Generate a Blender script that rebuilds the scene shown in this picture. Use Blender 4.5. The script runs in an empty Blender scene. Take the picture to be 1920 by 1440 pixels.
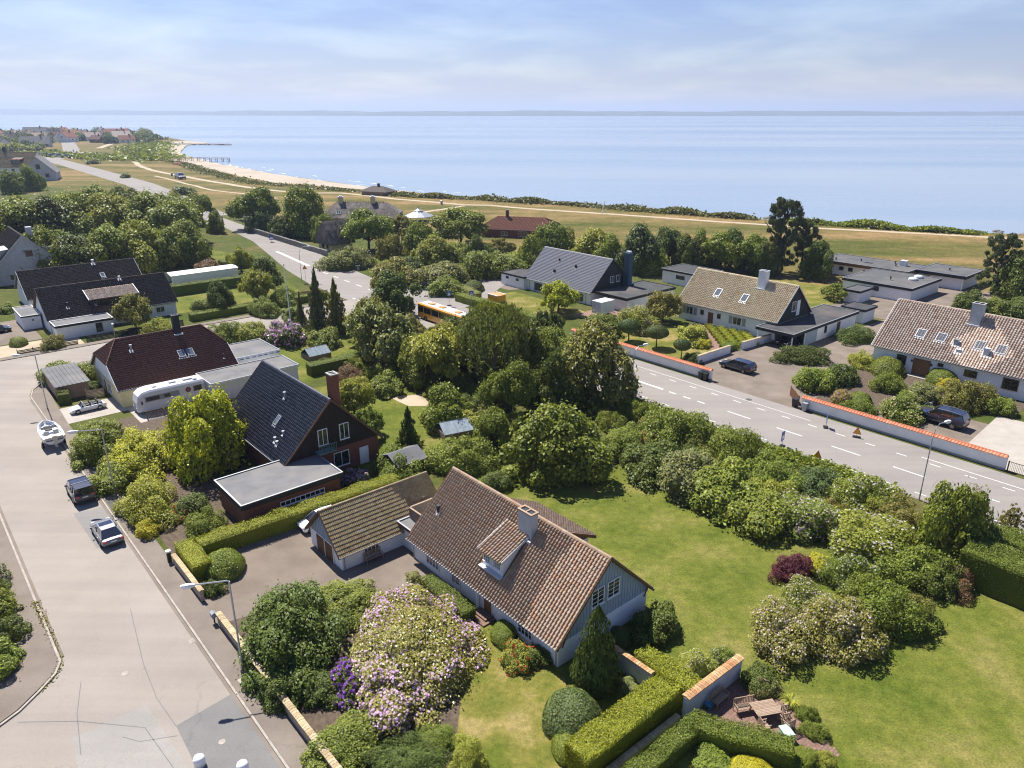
import bpy, math, random
import numpy as np
from mathutils import Vector, Matrix, Euler

# ------------------------------------------------------------------ camera, sky, sun, exposure
scene = bpy.context.scene
CAM_H = 38.0
cam_data = bpy.data.cameras.new("camera")
cam = bpy.data.objects.new("camera", cam_data)
scene.collection.objects.link(cam)
cam.location = (0, 0, CAM_H)
cam.rotation_euler = (math.radians(90 - 20.368), 0, 0)
cam_data.sensor_width = 36.0
cam_data.lens = 36.0 * 1371.0 / 1920.0
cam_data.clip_start = 0.5
cam_data.clip_end = 60000
scene.camera = cam

SUN_EL, SUN_DIR = 56.0, (-0.597, 0.802)          # the sun stands ahead and to the left
scene.view_settings.view_transform = 'Standard'
scene.view_settings.look = 'None'
scene.view_settings.exposure = 0.88
scene.view_settings.gamma = 1.0
scene.view_settings.use_curve_mapping = False
scene.render.engine = 'CYCLES'
scene.cycles.max_bounces = 6
scene.cycles.diffuse_bounces = 2
scene.cycles.glossy_bounces = 2
scene.cycles.transmission_bounces = 3
scene.cycles.transparent_max_bounces = 6
scene.cycles.volume_bounces = 0
scene.cycles.caustics_reflective = False
scene.cycles.caustics_refractive = False
scene.cycles.use_denoising = True
scene.cycles.denoiser = 'OPENIMAGEDENOISE'
scene.cycles.denoising_input_passes = 'RGB_ALBEDO_NORMAL'
scene.cycles.filter_width = 1.15

world = bpy.data.worlds.new("World")
scene.world = world
world.use_nodes = True
wn, wl = world.node_tree.nodes, world.node_tree.links
wn.clear()
w_out = wn.new('ShaderNodeOutputWorld')
w_bg = wn.new('ShaderNodeBackground')
w_sky = wn.new('ShaderNodeTexSky')
w_sky.sky_type = 'NISHITA'
w_sky.sun_disc = False
w_sky.sun_elevation = math.radians(SUN_EL)
w_sky.sun_rotation = math.atan2(SUN_DIR[0], SUN_DIR[1])
w_sky.altitude = 0
w_sky.air_density = 1.2
w_sky.dust_density = 0.15
w_sky.ozone_density = 3.0
w_bg.inputs['Strength'].default_value = 0.05
# thin high cloud spread over the whole sky: stretched noise on the view direction
tc = wn.new('ShaderNodeTexCoord')
sep = wn.new('ShaderNodeSeparateXYZ'); wl.new(tc.outputs['Generated'], sep.inputs[0])
zz = wn.new('ShaderNodeMath'); zz.operation = 'MAXIMUM'; zz.inputs[1].default_value = 0.0; wl.new(sep.outputs['Z'], zz.inputs[0])
za = wn.new('ShaderNodeMath'); za.operation = 'ADD'; za.inputs[1].default_value = 0.13; wl.new(zz.outputs[0], za.inputs[0])
dx = wn.new('ShaderNodeMath'); dx.operation = 'DIVIDE'; wl.new(sep.outputs['X'], dx.inputs[0]); wl.new(za.outputs[0], dx.inputs[1])
dy = wn.new('ShaderNodeMath'); dy.operation = 'DIVIDE'; wl.new(sep.outputs['Y'], dy.inputs[0]); wl.new(za.outputs[0], dy.inputs[1])
cmb = wn.new('ShaderNodeCombineXYZ'); wl.new(dx.outputs[0], cmb.inputs[0]); wl.new(dy.outputs[0], cmb.inputs[1])
cn = wn.new('ShaderNodeTexNoise'); cn.inputs['Scale'].default_value = 0.85; cn.inputs['Detail'].default_value = 9
cn.inputs['Roughness'].default_value = 0.58; cn.inputs['Distortion'].default_value = 0.35
wl.new(cmb.outputs[0], cn.inputs['Vector'])
cr = wn.new('ShaderNodeMapRange'); cr.inputs['From Min'].default_value = 0.44; cr.inputs['From Max'].default_value = 0.70
cr.inputs['To Min'].default_value = 0.0; cr.inputs['To Max'].default_value = 0.8
wl.new(cn.outputs['Fac'], cr.inputs['Value'])
tint = wn.new('ShaderNodeMix'); tint.data_type = 'RGBA'; tint.blend_type = 'MULTIPLY'; tint.inputs['Factor'].default_value = 1.0
tint.inputs['B'].default_value = (0.86, 0.865, 1.20, 1)
wl.new(w_sky.outputs[0], tint.inputs['A'])
mixc = wn.new('ShaderNodeMix'); mixc.data_type = 'RGBA'
cwhite = wn.new('ShaderNodeMix'); cwhite.data_type = 'RGBA'; cwhite.blend_type = 'MULTIPLY'; cwhite.inputs['Factor'].default_value = 1.0
cwhite.inputs['B'].default_value = (1.62, 1.50, 1.20, 1); wl.new(tint.outputs['Result'], cwhite.inputs['A'])
wl.new(cwhite.outputs['Result'], mixc.inputs['B'])
wl.new(cr.outputs[0], mixc.inputs['Factor']); wl.new(tint.outputs['Result'], mixc.inputs['A'])
wl.new(mixc.outputs['Result'], w_bg.inputs['Color'])
wl.new(w_bg.outputs[0], w_out.inputs['Surface'])

sun_data = bpy.data.lights.new("sun", 'SUN')
sun_data.energy = 5.0
sun_data.angle = math.radians(0.53)
sun_data.color = (1.0, 0.955, 0.88)
sun = bpy.data.objects.new("sun", sun_data)
scene.collection.objects.link(sun)
ce = math.cos(math.radians(SUN_EL))
sdir = Vector((SUN_DIR[0] * ce, SUN_DIR[1] * ce, math.sin(math.radians(SUN_EL))))
sun.rotation_euler = sdir.to_track_quat('Z', 'Y').to_euler()

# ------------------------------------------------------------------ helpers
COL = scene.collection
rng = np.random.default_rng(7)
random.seed(7)
AX = math.radians(49)
DS = Vector((math.cos(AX), -math.sin(AX), 0))     # along the streets
DT = Vector((math.sin(AX), math.cos(AX), 0))      # across them, towards the sea
ROT_S, ROT_T = -AX, math.pi / 2 - AX

def W(s, t, z=0.0):
    return DS * s + DT * t + Vector((0, 0, z))

def tag(o, label=None, cat=None, group=None, kind=None):
    if label: o['label'] = label
    if cat: o['category'] = cat
    if group: o['group'] = group
    if kind: o['kind'] = kind
    return o

def empty(name, loc, rz=0.0, label=None, cat=None, group=None):
    o = bpy.data.objects.new(name, None)
    o.empty_display_size = 0.3
    COL.objects.link(o)
    o.location = loc
    o.rotation_euler = (0, 0, rz)
    return tag(o, label, cat, group)

def put(name, mesh, parent=None, loc=(0, 0, 0), rot=(0, 0, 0), scale=(1, 1, 1)):
    o = bpy.data.objects.new(name, mesh)
    COL.objects.link(o)
    o.location = loc; o.rotation_euler = rot; o.scale = scale
    if parent is not None: o.parent = parent
    return o

def copy_tree(o, parent=None):
    c = o.copy(); COL.objects.link(c)
    c.parent = parent
    for ch in o.children: copy_tree(ch, c)
    return c

class MB:
    """collects shapes for one mesh"""
    def __init__(self): self.v = []; self.f = []; self.m = []
    def add(self, verts, faces, mi=0):
        b = len(self.v)
        self.v += [tuple(p) for p in verts]
        self.f += [tuple(i + b for i in f) for f in faces]
        self.m += [mi] * len(faces)
        return self
    def box(self, x0, x1, y0, y1, z0, z1, mi=0):
        return self.add([(x0,y0,z0),(x1,y0,z0),(x1,y1,z0),(x0,y1,z0),(x0,y0,z1),(x1,y0,z1),(x1,y1,z1),(x0,y1,z1)],
                        [(0,3,2,1),(4,5,6,7),(0,1,5,4),(1,2,6,5),(2,3,7,6),(3,0,4,7)], mi)
    def cbox(self, cx, cy, cz, sx, sy, sz, mi=0):
        return self.box(cx-sx/2, cx+sx/2, cy-sy/2, cy+sy/2, cz-sz/2, cz+sz/2, mi)
    def prism(self, poly, z0, z1, mi=0):
        n = len(poly)
        a = sum(poly[i][0]*poly[(i+1)%n][1]-poly[(i+1)%n][0]*poly[i][1] for i in range(n))
        if a < 0: poly = poly[::-1]
        vs = [(p[0], p[1], z0) for p in poly] + [(p[0], p[1], z1) for p in poly]
        fs = [tuple(range(n))[::-1], tuple(range(n, 2*n))] + [(i, (i+1)%n, n+(i+1)%n, n+i) for i in range(n)]
        return self.add(vs, fs, mi)
    def xprism(self, poly, x0, x1, mi=0):
        """poly in (y,z), extruded along x"""
        n = len(poly)
        vs = [(x0, p[0], p[1]) for p in poly] + [(x1, p[0], p[1]) for p in poly]
        a = sum(poly[i][0]*poly[(i+1)%n][1]-poly[(i+1)%n][0]*poly[i][1] for i in range(n))
        fs = [tuple(range(n))[::-1], tuple(range(n, 2*n))] + [(i, (i+1)%n, n+(i+1)%n, n+i) for i in range(n)]
        if a < 0: fs = [f[::-1] for f in fs]
        return self.add(vs, fs, mi)
    def yprism(self, poly, y0, y1, mi=0):
        """poly in (x,z), extruded along y"""
        n = len(poly)
        vs = [(p[0], y0, p[1]) for p in poly] + [(p[0], y1, p[1]) for p in poly]
        a = sum(poly[i][0]*poly[(i+1)%n][1]-poly[(i+1)%n][0]*poly[i][1] for i in range(n))
        fs = [tuple(range(n)), tuple(range(n, 2*n))[::-1]] + [(i, n+i, n+(i+1)%n, (i+1)%n) for i in range(n)]
        if a < 0: fs = [f[::-1] for f in fs]
        return self.add(vs, fs, mi)
    def quad(self, a, b, c, d, mi=0): return self.add([a, b, c, d], [(0, 1, 2, 3)], mi)
    def tube(self, path, r, n=6, mi=0, r1=None):
        path = [Vector(p) for p in path]
        rings = []
        for i, p in enumerate(path):
            d = (path[min(i+1, len(path)-1)] - path[max(i-1, 0)]).normalized()
            a = Vector((0, 0, 1)) if abs(d.z) < 0.9 else Vector((1, 0, 0))
            u = d.cross(a).normalized(); w = d.cross(u)
            rr = r if r1 is None else r + (r1 - r) * i / (len(path) - 1)
            rings.append([p + (u * math.cos(2*math.pi*k/n) + w * math.sin(2*math.pi*k/n)) * rr for k in range(n)])
        vs = [q for ring in rings for q in ring]; fs = []
        for i in range(len(path) - 1):
            for k in range(n):
                a = i*n+k; b = i*n+(k+1)%n
                fs.append((a, a+n, b+n, b))
        fs.append(tuple(range(n))); fs.append(tuple(range((len(path)-1)*n, len(path)*n))[::-1])
        return self.add(vs, fs, mi)
    def lathe(self, prof, cx=0, cy=0, n=12, mi=0):
        vs = []; fs = []
        for r, z in prof:
            for k in range(n):
                a = 2*math.pi*k/n
                vs.append((cx + r*math.cos(a), cy + r*math.sin(a), z))
        for i in range(len(prof)-1):
            for k in range(n):
                a = i*n+k; b = i*n+(k+1)%n
                fs.append((a, b, b+n, a+n))
        fs.append(tuple(range(n))[::-1]); fs.append(tuple(range((len(prof)-1)*n, len(prof)*n)))
        return self.add(vs, fs, mi)
    def mesh(self, name, mats, smooth=False):
        me = bpy.data.meshes.new(name)
        me.from_pydata(self.v, [], self.f)
        for m in (mats if isinstance(mats, (list, tuple)) else [mats]): me.materials.append(m)
        if any(self.m): me.polygons.foreach_set('material_index', self.m)
        if smooth: me.polygons.foreach_set('use_smooth', [True]*len(self.f))
        me.update()
        return me
    def build(self, name, mats, parent=None, loc=(0,0,0), rot=(0,0,0), smooth=False):
        return put(name, self.mesh(name, mats, smooth), parent, loc, rot)

def np_mesh(name, verts, faces, mats, mi=None, smooth=False):
    me = bpy.data.meshes.new(name)
    nf, k = faces.shape
    me.vertices.add(len(verts)); me.vertices.foreach_set('co', verts.astype(np.float32).ravel())
    me.loops.add(nf * k); me.loops.foreach_set('vertex_index', faces.astype(np.int32).ravel())
    me.polygons.add(nf)
    me.polygons.foreach_set('loop_start', np.arange(0, nf * k, k, dtype=np.int32))
    for m in mats: me.materials.append(m)
    if mi is not None: me.polygons.foreach_set('material_index', mi.astype(np.int32))
    if smooth: me.polygons.foreach_set('use_smooth', np.ones(nf, dtype=bool))
    me.update(calc_edges=True)
    return me

# ------------------------------------------------------------------ materials
def new_mat(name):
    m = bpy.data.materials.new(name); m.use_nodes = True
    nt = m.node_tree
    return m, nt.nodes, nt.links, nt.nodes['Principled BSDF']

def _noise(n, l, scale, detail=4, rough=0.55, coord='Object', stretch=None):
    t = n.new('ShaderNodeTexCoord')
    x = n.new('ShaderNodeTexNoise')
    x.inputs['Scale'].default_value = scale; x.inputs['Detail'].default_value = detail; x.inputs['Roughness'].default_value = rough
    if stretch:
        mp = n.new('ShaderNodeMapping'); mp.inputs['Scale'].default_value = stretch
        l.new(t.outputs[coord], mp.inputs[0]); l.new(mp.outputs[0], x.inputs['Vector'])
    else:
        l.new(t.outputs[coord], x.inputs['Vector'])
    return x.outputs['Fac']

def _ramp(n, l, src, stops):
    r = n.new('ShaderNodeValToRGB')
    e = r.color_ramp.elements
    while len(e) < len(stops): e.new(0.5)
    for i, (p, c) in enumerate(stops):
        e[i].position = p; e[i].color = (c[0], c[1], c[2], 1)
    l.new(src, r.inputs[0])
    return r.outputs[0]

def _mix(n, l, fac, a, b, mode='MIX'):
    m = n.new('ShaderNodeMix'); m.data_type = 'RGBA'; m.blend_type = mode
    for sock, val in ((m.inputs['Factor'], fac), (m.inputs['A'], a), (m.inputs['B'], b)):
        if isinstance(val, (int, float)): sock.default_value = val
        elif isinstance(val, (tuple, list)): sock.default_value = (val[0], val[1], val[2], 1)
        else: l.new(val, sock)
    return m.outputs['Result']

def _bump(n, l, bsdf, src, strength, dist):
    b = n.new('ShaderNodeBump'); b.inputs['Strength'].default_value = strength; b.inputs['Distance'].default_value = dist
    l.new(src, b.inputs['Height']); l.new(b.outputs[0], bsdf.inputs['Normal'])

def noisy(name, c0, c1, scale=3.0, rough=0.85, big=None, bump=0.0, bscale=None, spec=0.3, metallic=0.0, stretch=None, detail=5):
    """two-tone noise with an optional second, larger tone"""
    m, n, l, p = new_mat(name)
    f = _noise(n, l, scale, detail, stretch=stretch)
    col = _ramp(n, l, f, [(0.3, c0), (0.7, c1)])
    if big:
        bc, bs, lo, hi = big
        f2 = _noise(n, l, bs, 4)
        mr = n.new('ShaderNodeMapRange'); mr.inputs['From Min'].default_value = lo; mr.inputs['From Max'].default_value = hi
        l.new(f2, mr.inputs['Value'])
        col = _mix(n, l, mr.outputs[0], col, bc)
    l.new(col, p.inputs['Base Color'])
    p.inputs['Roughness'].default_value = rough; p.inputs['Specular IOR Level'].default_value = spec
    p.inputs['Metallic'].default_value = metallic
    if bump: _bump(n, l, p, _noise(n, l, bscale or scale * 4, 3), bump, 0.05)
    return m

def plain(name, c, rough=0.6, spec=0.4, metallic=0.0, coat=0.0, var=0.12):
    """paint with slight wear"""
    m, n, l, p = new_mat(name)
    f = _noise(n, l, 2.3, 5)
    col = _ramp(n, l, f, [(0.25, tuple(x * (1 - var) for x in c)), (0.75, tuple(min(1, x * (1 + var * 0.5)) for x in c))])
    l.new(col, p.inputs['Base Color'])
    p.inputs['Roughness'].default_value = rough; p.inputs['Specular IOR Level'].default_value = spec
    p.inputs['Metallic'].default_value = metallic; p.inputs['Coat Weight'].default_value = coat
    p.inputs['Coat Roughness'].default_value = 0.05
    return m

def piece_mat(name, cols, rough=0.8, spec=0.25, lichen=None, grime=0.25):
    """tiles, bricks, boards: every piece takes its own tone, plus grime in the grain"""
    m, n, l, p = new_mat(name)
    geo = n.new('ShaderNodeNewGeometry'); oi = n.new('ShaderNodeObjectInfo')
    s = n.new('ShaderNodeMath'); s.operation = 'ADD'
    l.new(geo.outputs['Random Per Island'], s.inputs[0]); l.new(oi.outputs['Random'], s.inputs[1])
    fr = n.new('ShaderNodeMath'); fr.operation = 'FRACT'; l.new(s.outputs[0], fr.inputs[0])
    k = len(cols)
    col = _ramp(n, l, fr.outputs[0], [(i / (k - 1), c) for i, c in enumerate(cols)])
    tcn = n.new('ShaderNodeTexCoord')
    ns = n.new('ShaderNodeTexNoise'); ns.inputs['Scale'].default_value = 9; ns.inputs['Detail'].default_value = 4
    gp = n.new('ShaderNodeNewGeometry'); l.new(gp.outputs['Position'], ns.inputs['Vector'])
    g = _ramp(n, l, ns.outputs['Fac'], [(0.35, (1 - grime,) * 3), (0.65, (1 + grime * 0.3,) * 3)])
    col = _mix(n, l, 1.0, col, g, 'MULTIPLY')
    if lichen:
        n2 = n.new('ShaderNodeTexNoise'); n2.inputs['Scale'].default_value = lichen[1]; n2.inputs['Detail'].default_value = 5
        l.new(gp.outputs['Position'], n2.inputs['Vector'])
        mr = n.new('ShaderNodeMapRange'); mr.inputs['From Min'].default_value = lichen[2]; mr.inputs['From Max'].default_value = lichen[2] + 0.12
        mr.inputs['To Max'].default_value = 0.8
        l.new(n2.outputs['Fac'], mr.inputs['Value'])
        col = _mix(n, l, mr.outputs[0], col, lichen[0])
    l.new(col, p.inputs['Base Color'])
    p.inputs['Roughness'].default_value = rough; p.inputs['Specular IOR Level'].default_value = spec
    return m

def leaf_mat(name, translucent=0.27, fixed=None, var=0.45, rough=0.5):
    """leaf colour comes from the plant (object colour), every leaf a little different"""
    m, n, l, p = new_mat(name)
    geo = n.new('ShaderNodeNewGeometry'); oi = n.new('ShaderNodeObjectInfo')
    v = _ramp(n, l, geo.outputs['Random Per Island'], [(0.0, (1 - var, 1 - var, 1 - var)), (0.5, (1, 1, 1)), (1.0, (1 + var * 1.1, 1 + var * 0.8, 1 - var * 0.2))])
    src = fixed if fixed else oi.outputs['Color']
    col = _mix(n, l, 1.0, src, v, 'MULTIPLY')
    l.new(col, p.inputs['Base Color'])
    p.inputs['Roughness'].default_value = rough; p.inputs['Specular IOR Level'].default_value = 0.25
    tr = n.new('ShaderNodeBsdfTranslucent')
    bright = _mix(n, l, 1.0, col, (1.25, 1.2, 0.55), 'MULTIPLY') if not fixed else col
    l.new(bright, tr.inputs['Color'])
    mx = n.new('ShaderNodeMixShader'); mx.inputs[0].default_value = translucent
    l.new(p.outputs[0], mx.inputs[1]); l.new(tr.outputs[0], mx.inputs[2])
    out = n['Material Output']; l.new(mx.outputs[0], out.inputs['Surface'])
    return m

M = {}
M['white_wall'] = noisy('white_wall', (0.78, 0.79, 0.79), (0.86, 0.86, 0.85), 1.4, 0.9, big=((0.66, 0.67, 0.66), 0.35, 0.58, 0.85))
M['white_paint'] = plain('white_paint', (0.82, 0.83, 0.83), 0.45)
M['cream_paint'] = plain('cream_paint', (0.62, 0.55, 0.30), 0.6)
M['grey_wall'] = noisy('grey_wall', (0.40, 0.42, 0.44), (0.52, 0.53, 0.54), 1.2, 0.9)
M['pale_blue_board'] = piece_mat('pale_blue_board', [(0.29, 0.36, 0.42), (0.36, 0.43, 0.49), (0.32, 0.39, 0.455)], 0.7, grime=0.1)
M['timber_dark'] = piece_mat('timber_dark', [(0.022, 0.016, 0.013), (0.035, 0.026, 0.02), (0.028, 0.02, 0.016)], 0.75, grime=0.2)
M['black_wood'] = plain('black_wood', (0.018, 0.019, 0.022), 0.7)
M['brick_red'] = noisy('brick_red', (0.14, 0.055, 0.036), (0.22, 0.085, 0.055), 6, 0.9)
M['brick_yellow'] = piece_mat('brick_yellow', [(0.46, 0.37, 0.22), (0.56, 0.46, 0.28), (0.38, 0.28, 0.16), (0.50, 0.42, 0.29)], 0.9)
M['brick_rust'] = piece_mat('brick_rust', [(0.42, 0.22, 0.10), (0.55, 0.36, 0.18), (0.36, 0.16, 0.075), (0.52, 0.40, 0.23)], 0.9)
M['brick_wall'] = noisy('brick_wall', (0.30, 0.24, 0.18), (0.42, 0.35, 0.27), 5, 0.9)
M['mortar_grey'] = noisy('mortar_grey', (0.34, 0.33, 0.31), (0.45, 0.44, 0.41), 4, 0.95)
M['glass'] = plain('glass', (0.018, 0.022, 0.028), 0.06, 0.8, var=0.3)
M['glass_sky'] = plain('glass_sky', (0.10, 0.12, 0.14), 0.04, 1.0, coat=1.0, var=0.2)
M['wood_brown'] = noisy('wood_brown', (0.10, 0.05, 0.022), (0.17, 0.085, 0.04), 3, 0.65, stretch=(1, 1, 9))
M['wood_door'] = noisy('wood_door', (0.16, 0.075, 0.03), (0.24, 0.12, 0.05), 3, 0.5, stretch=(6, 6, 0.6))
M['wood_grey'] = piece_mat('wood_grey', [(0.20, 0.15, 0.12), (0.27, 0.21, 0.17), (0.23, 0.17, 0.13)], 0.85, grime=0.3)
M['wood_weathered'] = piece_mat('wood_weathered', [(0.30, 0.21, 0.145), (0.37, 0.27, 0.19), (0.33, 0.235, 0.16)], 0.8, grime=0.25)
M['felt_grey'] = noisy('felt_grey', (0.125, 0.125, 0.13), (0.175, 0.175, 0.178), 0.5, 0.95, big=((0.22, 0.205, 0.185), 0.18, 0.5, 0.75))
M['felt_mid'] = noisy('felt_mid', (0.075, 0.075, 0.079), (0.11, 0.11, 0.113), 0.5, 0.95, big=((0.15, 0.14, 0.125), 0.15, 0.5, 0.75))
M['felt_dark'] = noisy('felt_dark', (0.045, 0.046, 0.05), (0.075, 0.075, 0.078), 0.5, 0.95, big=((0.12, 0.105, 0.09), 0.12, 0.52, 0.75))
M['zinc'] = plain('zinc', (0.33, 0.35, 0.38), 0.45, metallic=0.3)
M['metal_dark'] = plain('metal_dark', (0.03, 0.032, 0.036), 0.5)
M['galv'] = plain('galv', (0.42, 0.44, 0.47), 0.4, metallic=0.5)
M['lamp_green'] = plain('lamp_green', (0.12, 0.20, 0.20), 0.5)
M['rubber'] = plain('rubber', (0.012, 0.012, 0.013), 0.85, spec=0.2)
M['alloy'] = plain('alloy', (0.42, 0.43, 0.45), 0.3, metallic=0.8)
M['plastic_black'] = plain('plastic_black', (0.02, 0.021, 0.023), 0.5)
M['lead'] = plain('lead', (0.55, 0.57, 0.60), 0.6)
M['bark'] = noisy('bark', (0.055, 0.042, 0.03), (0.11, 0.085, 0.065), 4, 0.95)
M['bark_pale'] = noisy('bark_pale', (0.20, 0.17, 0.14), (0.45, 0.43, 0.40), 2.5, 0.9)
M['leaf'] = leaf_mat('leaf')
M['needle'] = leaf_mat('needle', 0.15, var=0.3, rough=0.6)
M['leaf_glossy'] = leaf_mat('leaf_glossy', 0.2, rough=0.32)
def petal(nm, c): M[nm] = leaf_mat(nm, 0.3, fixed=c, var=0.16, rough=0.7)
petal('petal_white', (0.74, 0.70, 0.66)); petal('petal_blush', (0.70, 0.50, 0.56)); petal('petal_lilac', (0.56, 0.36, 0.56))
petal('petal_purple', (0.30, 0.11, 0.50)); petal('petal_pink', (0.60, 0.30, 0.46)); petal('petal_cream', (0.66, 0.60, 0.34))
petal('petal_red', (0.55, 0.09, 0.04)); petal('petal_yellow', (0.66, 0.42, 0.03)); petal('petal_orange', (0.70, 0.28, 0.03))
# ------------------------------------------------------------------ the setting
def grass_mat(name, c_lush, c_mid, c_dry, patch=0.12, dry=0.6, fine=14.0, streak=None):
    m, n, l, p = new_mat(name)
    gp = n.new('ShaderNodeNewGeometry')
    def nz(scale, detail=5, st=None):
        x = n.new('ShaderNodeTexNoise'); x.inputs['Scale'].default_value = scale; x.inputs['Detail'].default_value = detail
        x.inputs['Roughness'].default_value = 0.6
        if st:
            mp = n.new('ShaderNodeMapping'); mp.inputs['Rotation'].default_value = (0, 0, st[0]); mp.inputs['Scale'].default_value = st[1]
            l.new(gp.outputs['Position'], mp.inputs[0]); l.new(mp.outputs[0], x.inputs['Vector'])
        else: l.new(gp.outputs['Position'], x.inputs['Vector'])
        return x.outputs['Fac']
    col = _ramp(n, l, nz(patch, 6, streak), [(0.36, c_lush), (0.52, c_mid), (dry, c_dry)])
    f = _ramp(n, l, nz(fine, 3), [(0.3, (0.62, 0.62, 0.6)), (0.7, (1.25, 1.22, 1.15))])
    col = _mix(n, l, 1.0, col, f, 'MULTIPLY')
    f = _ramp(n, l, nz(patch * 9, 5), [(0.33, (0.74, 0.79, 0.72)), (0.67, (1.17, 1.14, 1.10))])
    col = _mix(n, l, 1.0, col, f, 'MULTIPLY')
    l.new(col, p.inputs['Base Color']); p.inputs['Roughness'].default_value = 0.95; p.inputs['Specular IOR Level'].default_value = 0.1
    _bump(n, l, p, nz(fine * 1.6, 2), 0.5, 0.04)
    return m

M['lawn'] = grass_mat('lawn', (0.084, 0.112, 0.016), (0.134, 0.148, 0.029), (0.215, 0.190, 0.066), 0.16, 0.70, 7)
M['lawn_dry'] = grass_mat('lawn_dry', (0.10, 0.125, 0.02), (0.18, 0.168, 0.042), (0.28, 0.225, 0.095), 0.25, 0.62)
M['ground'] = grass_mat('ground', (0.06, 0.085, 0.015), (0.085, 0.095, 0.025), (0.14, 0.115, 0.05), 0.07, 0.68, 8)
M['meadow'] = grass_mat('meadow', (0.078, 0.088, 0.018), (0.165, 0.130, 0.048), (0.25, 0.170, 0.082), 0.024, 0.62, 1.2, (0.72, (0.55, 1.9, 1)))
M['soil'] = noisy('soil', (0.06, 0.045, 0.032), (0.13, 0.095, 0.065), 2.5, 0.95)
M['sand'] = noisy('sand', (0.34, 0.285, 0.22), (0.42, 0.36, 0.285), 0.15, 0.95, big=((0.33, 0.27, 0.20), 0.03, 0.5, 0.75))
M['sand_path'] = noisy('sand_path', (0.34, 0.27, 0.18), (0.44, 0.36, 0.26), 0.3, 0.95)

def asphalt(name, c, warm, scale=0.12):
    m, n, l, p = new_mat(name)
    gp = n.new('ShaderNodeNewGeometry')
    def nz(sc, d=5, st=None, rough=0.6):
        x = n.new('ShaderNodeTexNoise'); x.inputs['Scale'].default_value = sc; x.inputs['Detail'].default_value = d; x.inputs['Roughness'].default_value = rough
        mp = n.new('ShaderNodeMapping'); mp.inputs['Rotation'].default_value = (0, 0, AX)
        mp.inputs['Scale'].default_value = st or (1, 1, 1)
        l.new(gp.outputs['Position'], mp.inputs[0]); l.new(mp.outputs[0], x.inputs['Vector'])
        return x.outputs['Fac']
    col = _ramp(n, l, nz(scale, 6), [(0.3, c), (0.7, warm)])
    wheel = _ramp(n, l, nz(0.35, 3, (0.06, 1.2, 1)), [(0.35, (0.92, 0.92, 0.93)), (0.65, (1.05, 1.045, 1.04))])
    col = _mix(n, l, 1.0, col, wheel, 'MULTIPLY')
    grit = _ramp(n, l, nz(16, 3, None, 0.75), [(0.3, (0.86, 0.86, 0.86)), (0.7, (1.1, 1.1, 1.1))])
    col = _mix(n, l, 1.0, col, grit, 'MULTIPLY')
    # hairline cracks
    vo = n.new('ShaderNodeTexVoronoi'); vo.feature = 'DISTANCE_TO_EDGE'; vo.inputs['Scale'].default_value = 0.16
    wob = n.new('ShaderNodeTexNoise'); wob.inputs['Scale'].default_value = 0.6; wob.inputs['Detail'].default_value = 4
    l.new(gp.outputs['Position'], wob.inputs['Vector'])
    add = n.new('ShaderNodeVectorMath'); add.operation = 'MULTIPLY_ADD'; add.inputs[1].default_value = (3, 3, 0)
    l.new(wob.outputs['Color'], add.inputs[0]); l.new(gp.outputs['Position'], add.inputs[2])
    l.new(add.outputs[0], vo.inputs['Vector'])
    mr = n.new('ShaderNodeMapRange'); mr.inputs['From Min'].default_value = 0.001; mr.inputs['From Max'].default_value = 0.005
    mr.inputs['To Min'].default_value = 0.90; mr.inputs['To Max'].default_value = 1.0
    l.new(vo.outputs['Distance'], mr.inputs['Value'])
    cc = n.new('ShaderNodeCombineColor')
    for i in range(3): l.new(mr.outputs[0], cc.inputs[i])
    col = _mix(n, l, 1.0, col, cc.outputs[0], 'MULTIPLY')
    l.new(col, p.inputs['Base Color']); p.inputs['Roughness'].default_value = 0.93; p.inputs['Specular IOR Level'].default_value = 0.2
    return m
M['street'] = asphalt('street', (0.262, 0.231, 0.200), (0.308, 0.274, 0.240))
M['road'] = asphalt('road', (0.232, 0.211, 0.193), (0.274, 0.251, 0.231), 0.06)
M['pavement'] = asphalt('pavement', (0.165, 0.137, 0.112), (0.225, 0.19, 0.158), 0.3)
M['drive'] = asphalt('drive', (0.15, 0.12, 0.095), (0.225, 0.185, 0.15), 0.25)
M['patch'] = asphalt('patch', (0.165, 0.16, 0.155), (0.19, 0.184, 0.178), 0.3)
M['patch_dark'] = asphalt('patch_dark', (0.085, 0.08, 0.077), (0.11, 0.105, 0.10), 0.3)
M['concrete'] = noisy('concrete', (0.32, 0.285, 0.245), (0.40, 0.365, 0.32), 0.5, 0.95)
M['kerb'] = noisy('kerb', (0.27, 0.24, 0.21), (0.40, 0.36, 0.31), 2.0, 0.9)
M['paver'] = piece_mat('paver', [(0.19, 0.115, 0.09), (0.25, 0.155, 0.12), (0.215, 0.135, 0.105)], 0.9)
M['marking'] = noisy('marking', (0.50, 0.48, 0.45), (0.68, 0.66, 0.63), 1.5, 0.7)
M['stone'] = piece_mat('stone', [(0.16, 0.15, 0.14), (0.26, 0.25, 0.235), (0.20, 0.18, 0.165)], 0.9)

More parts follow.
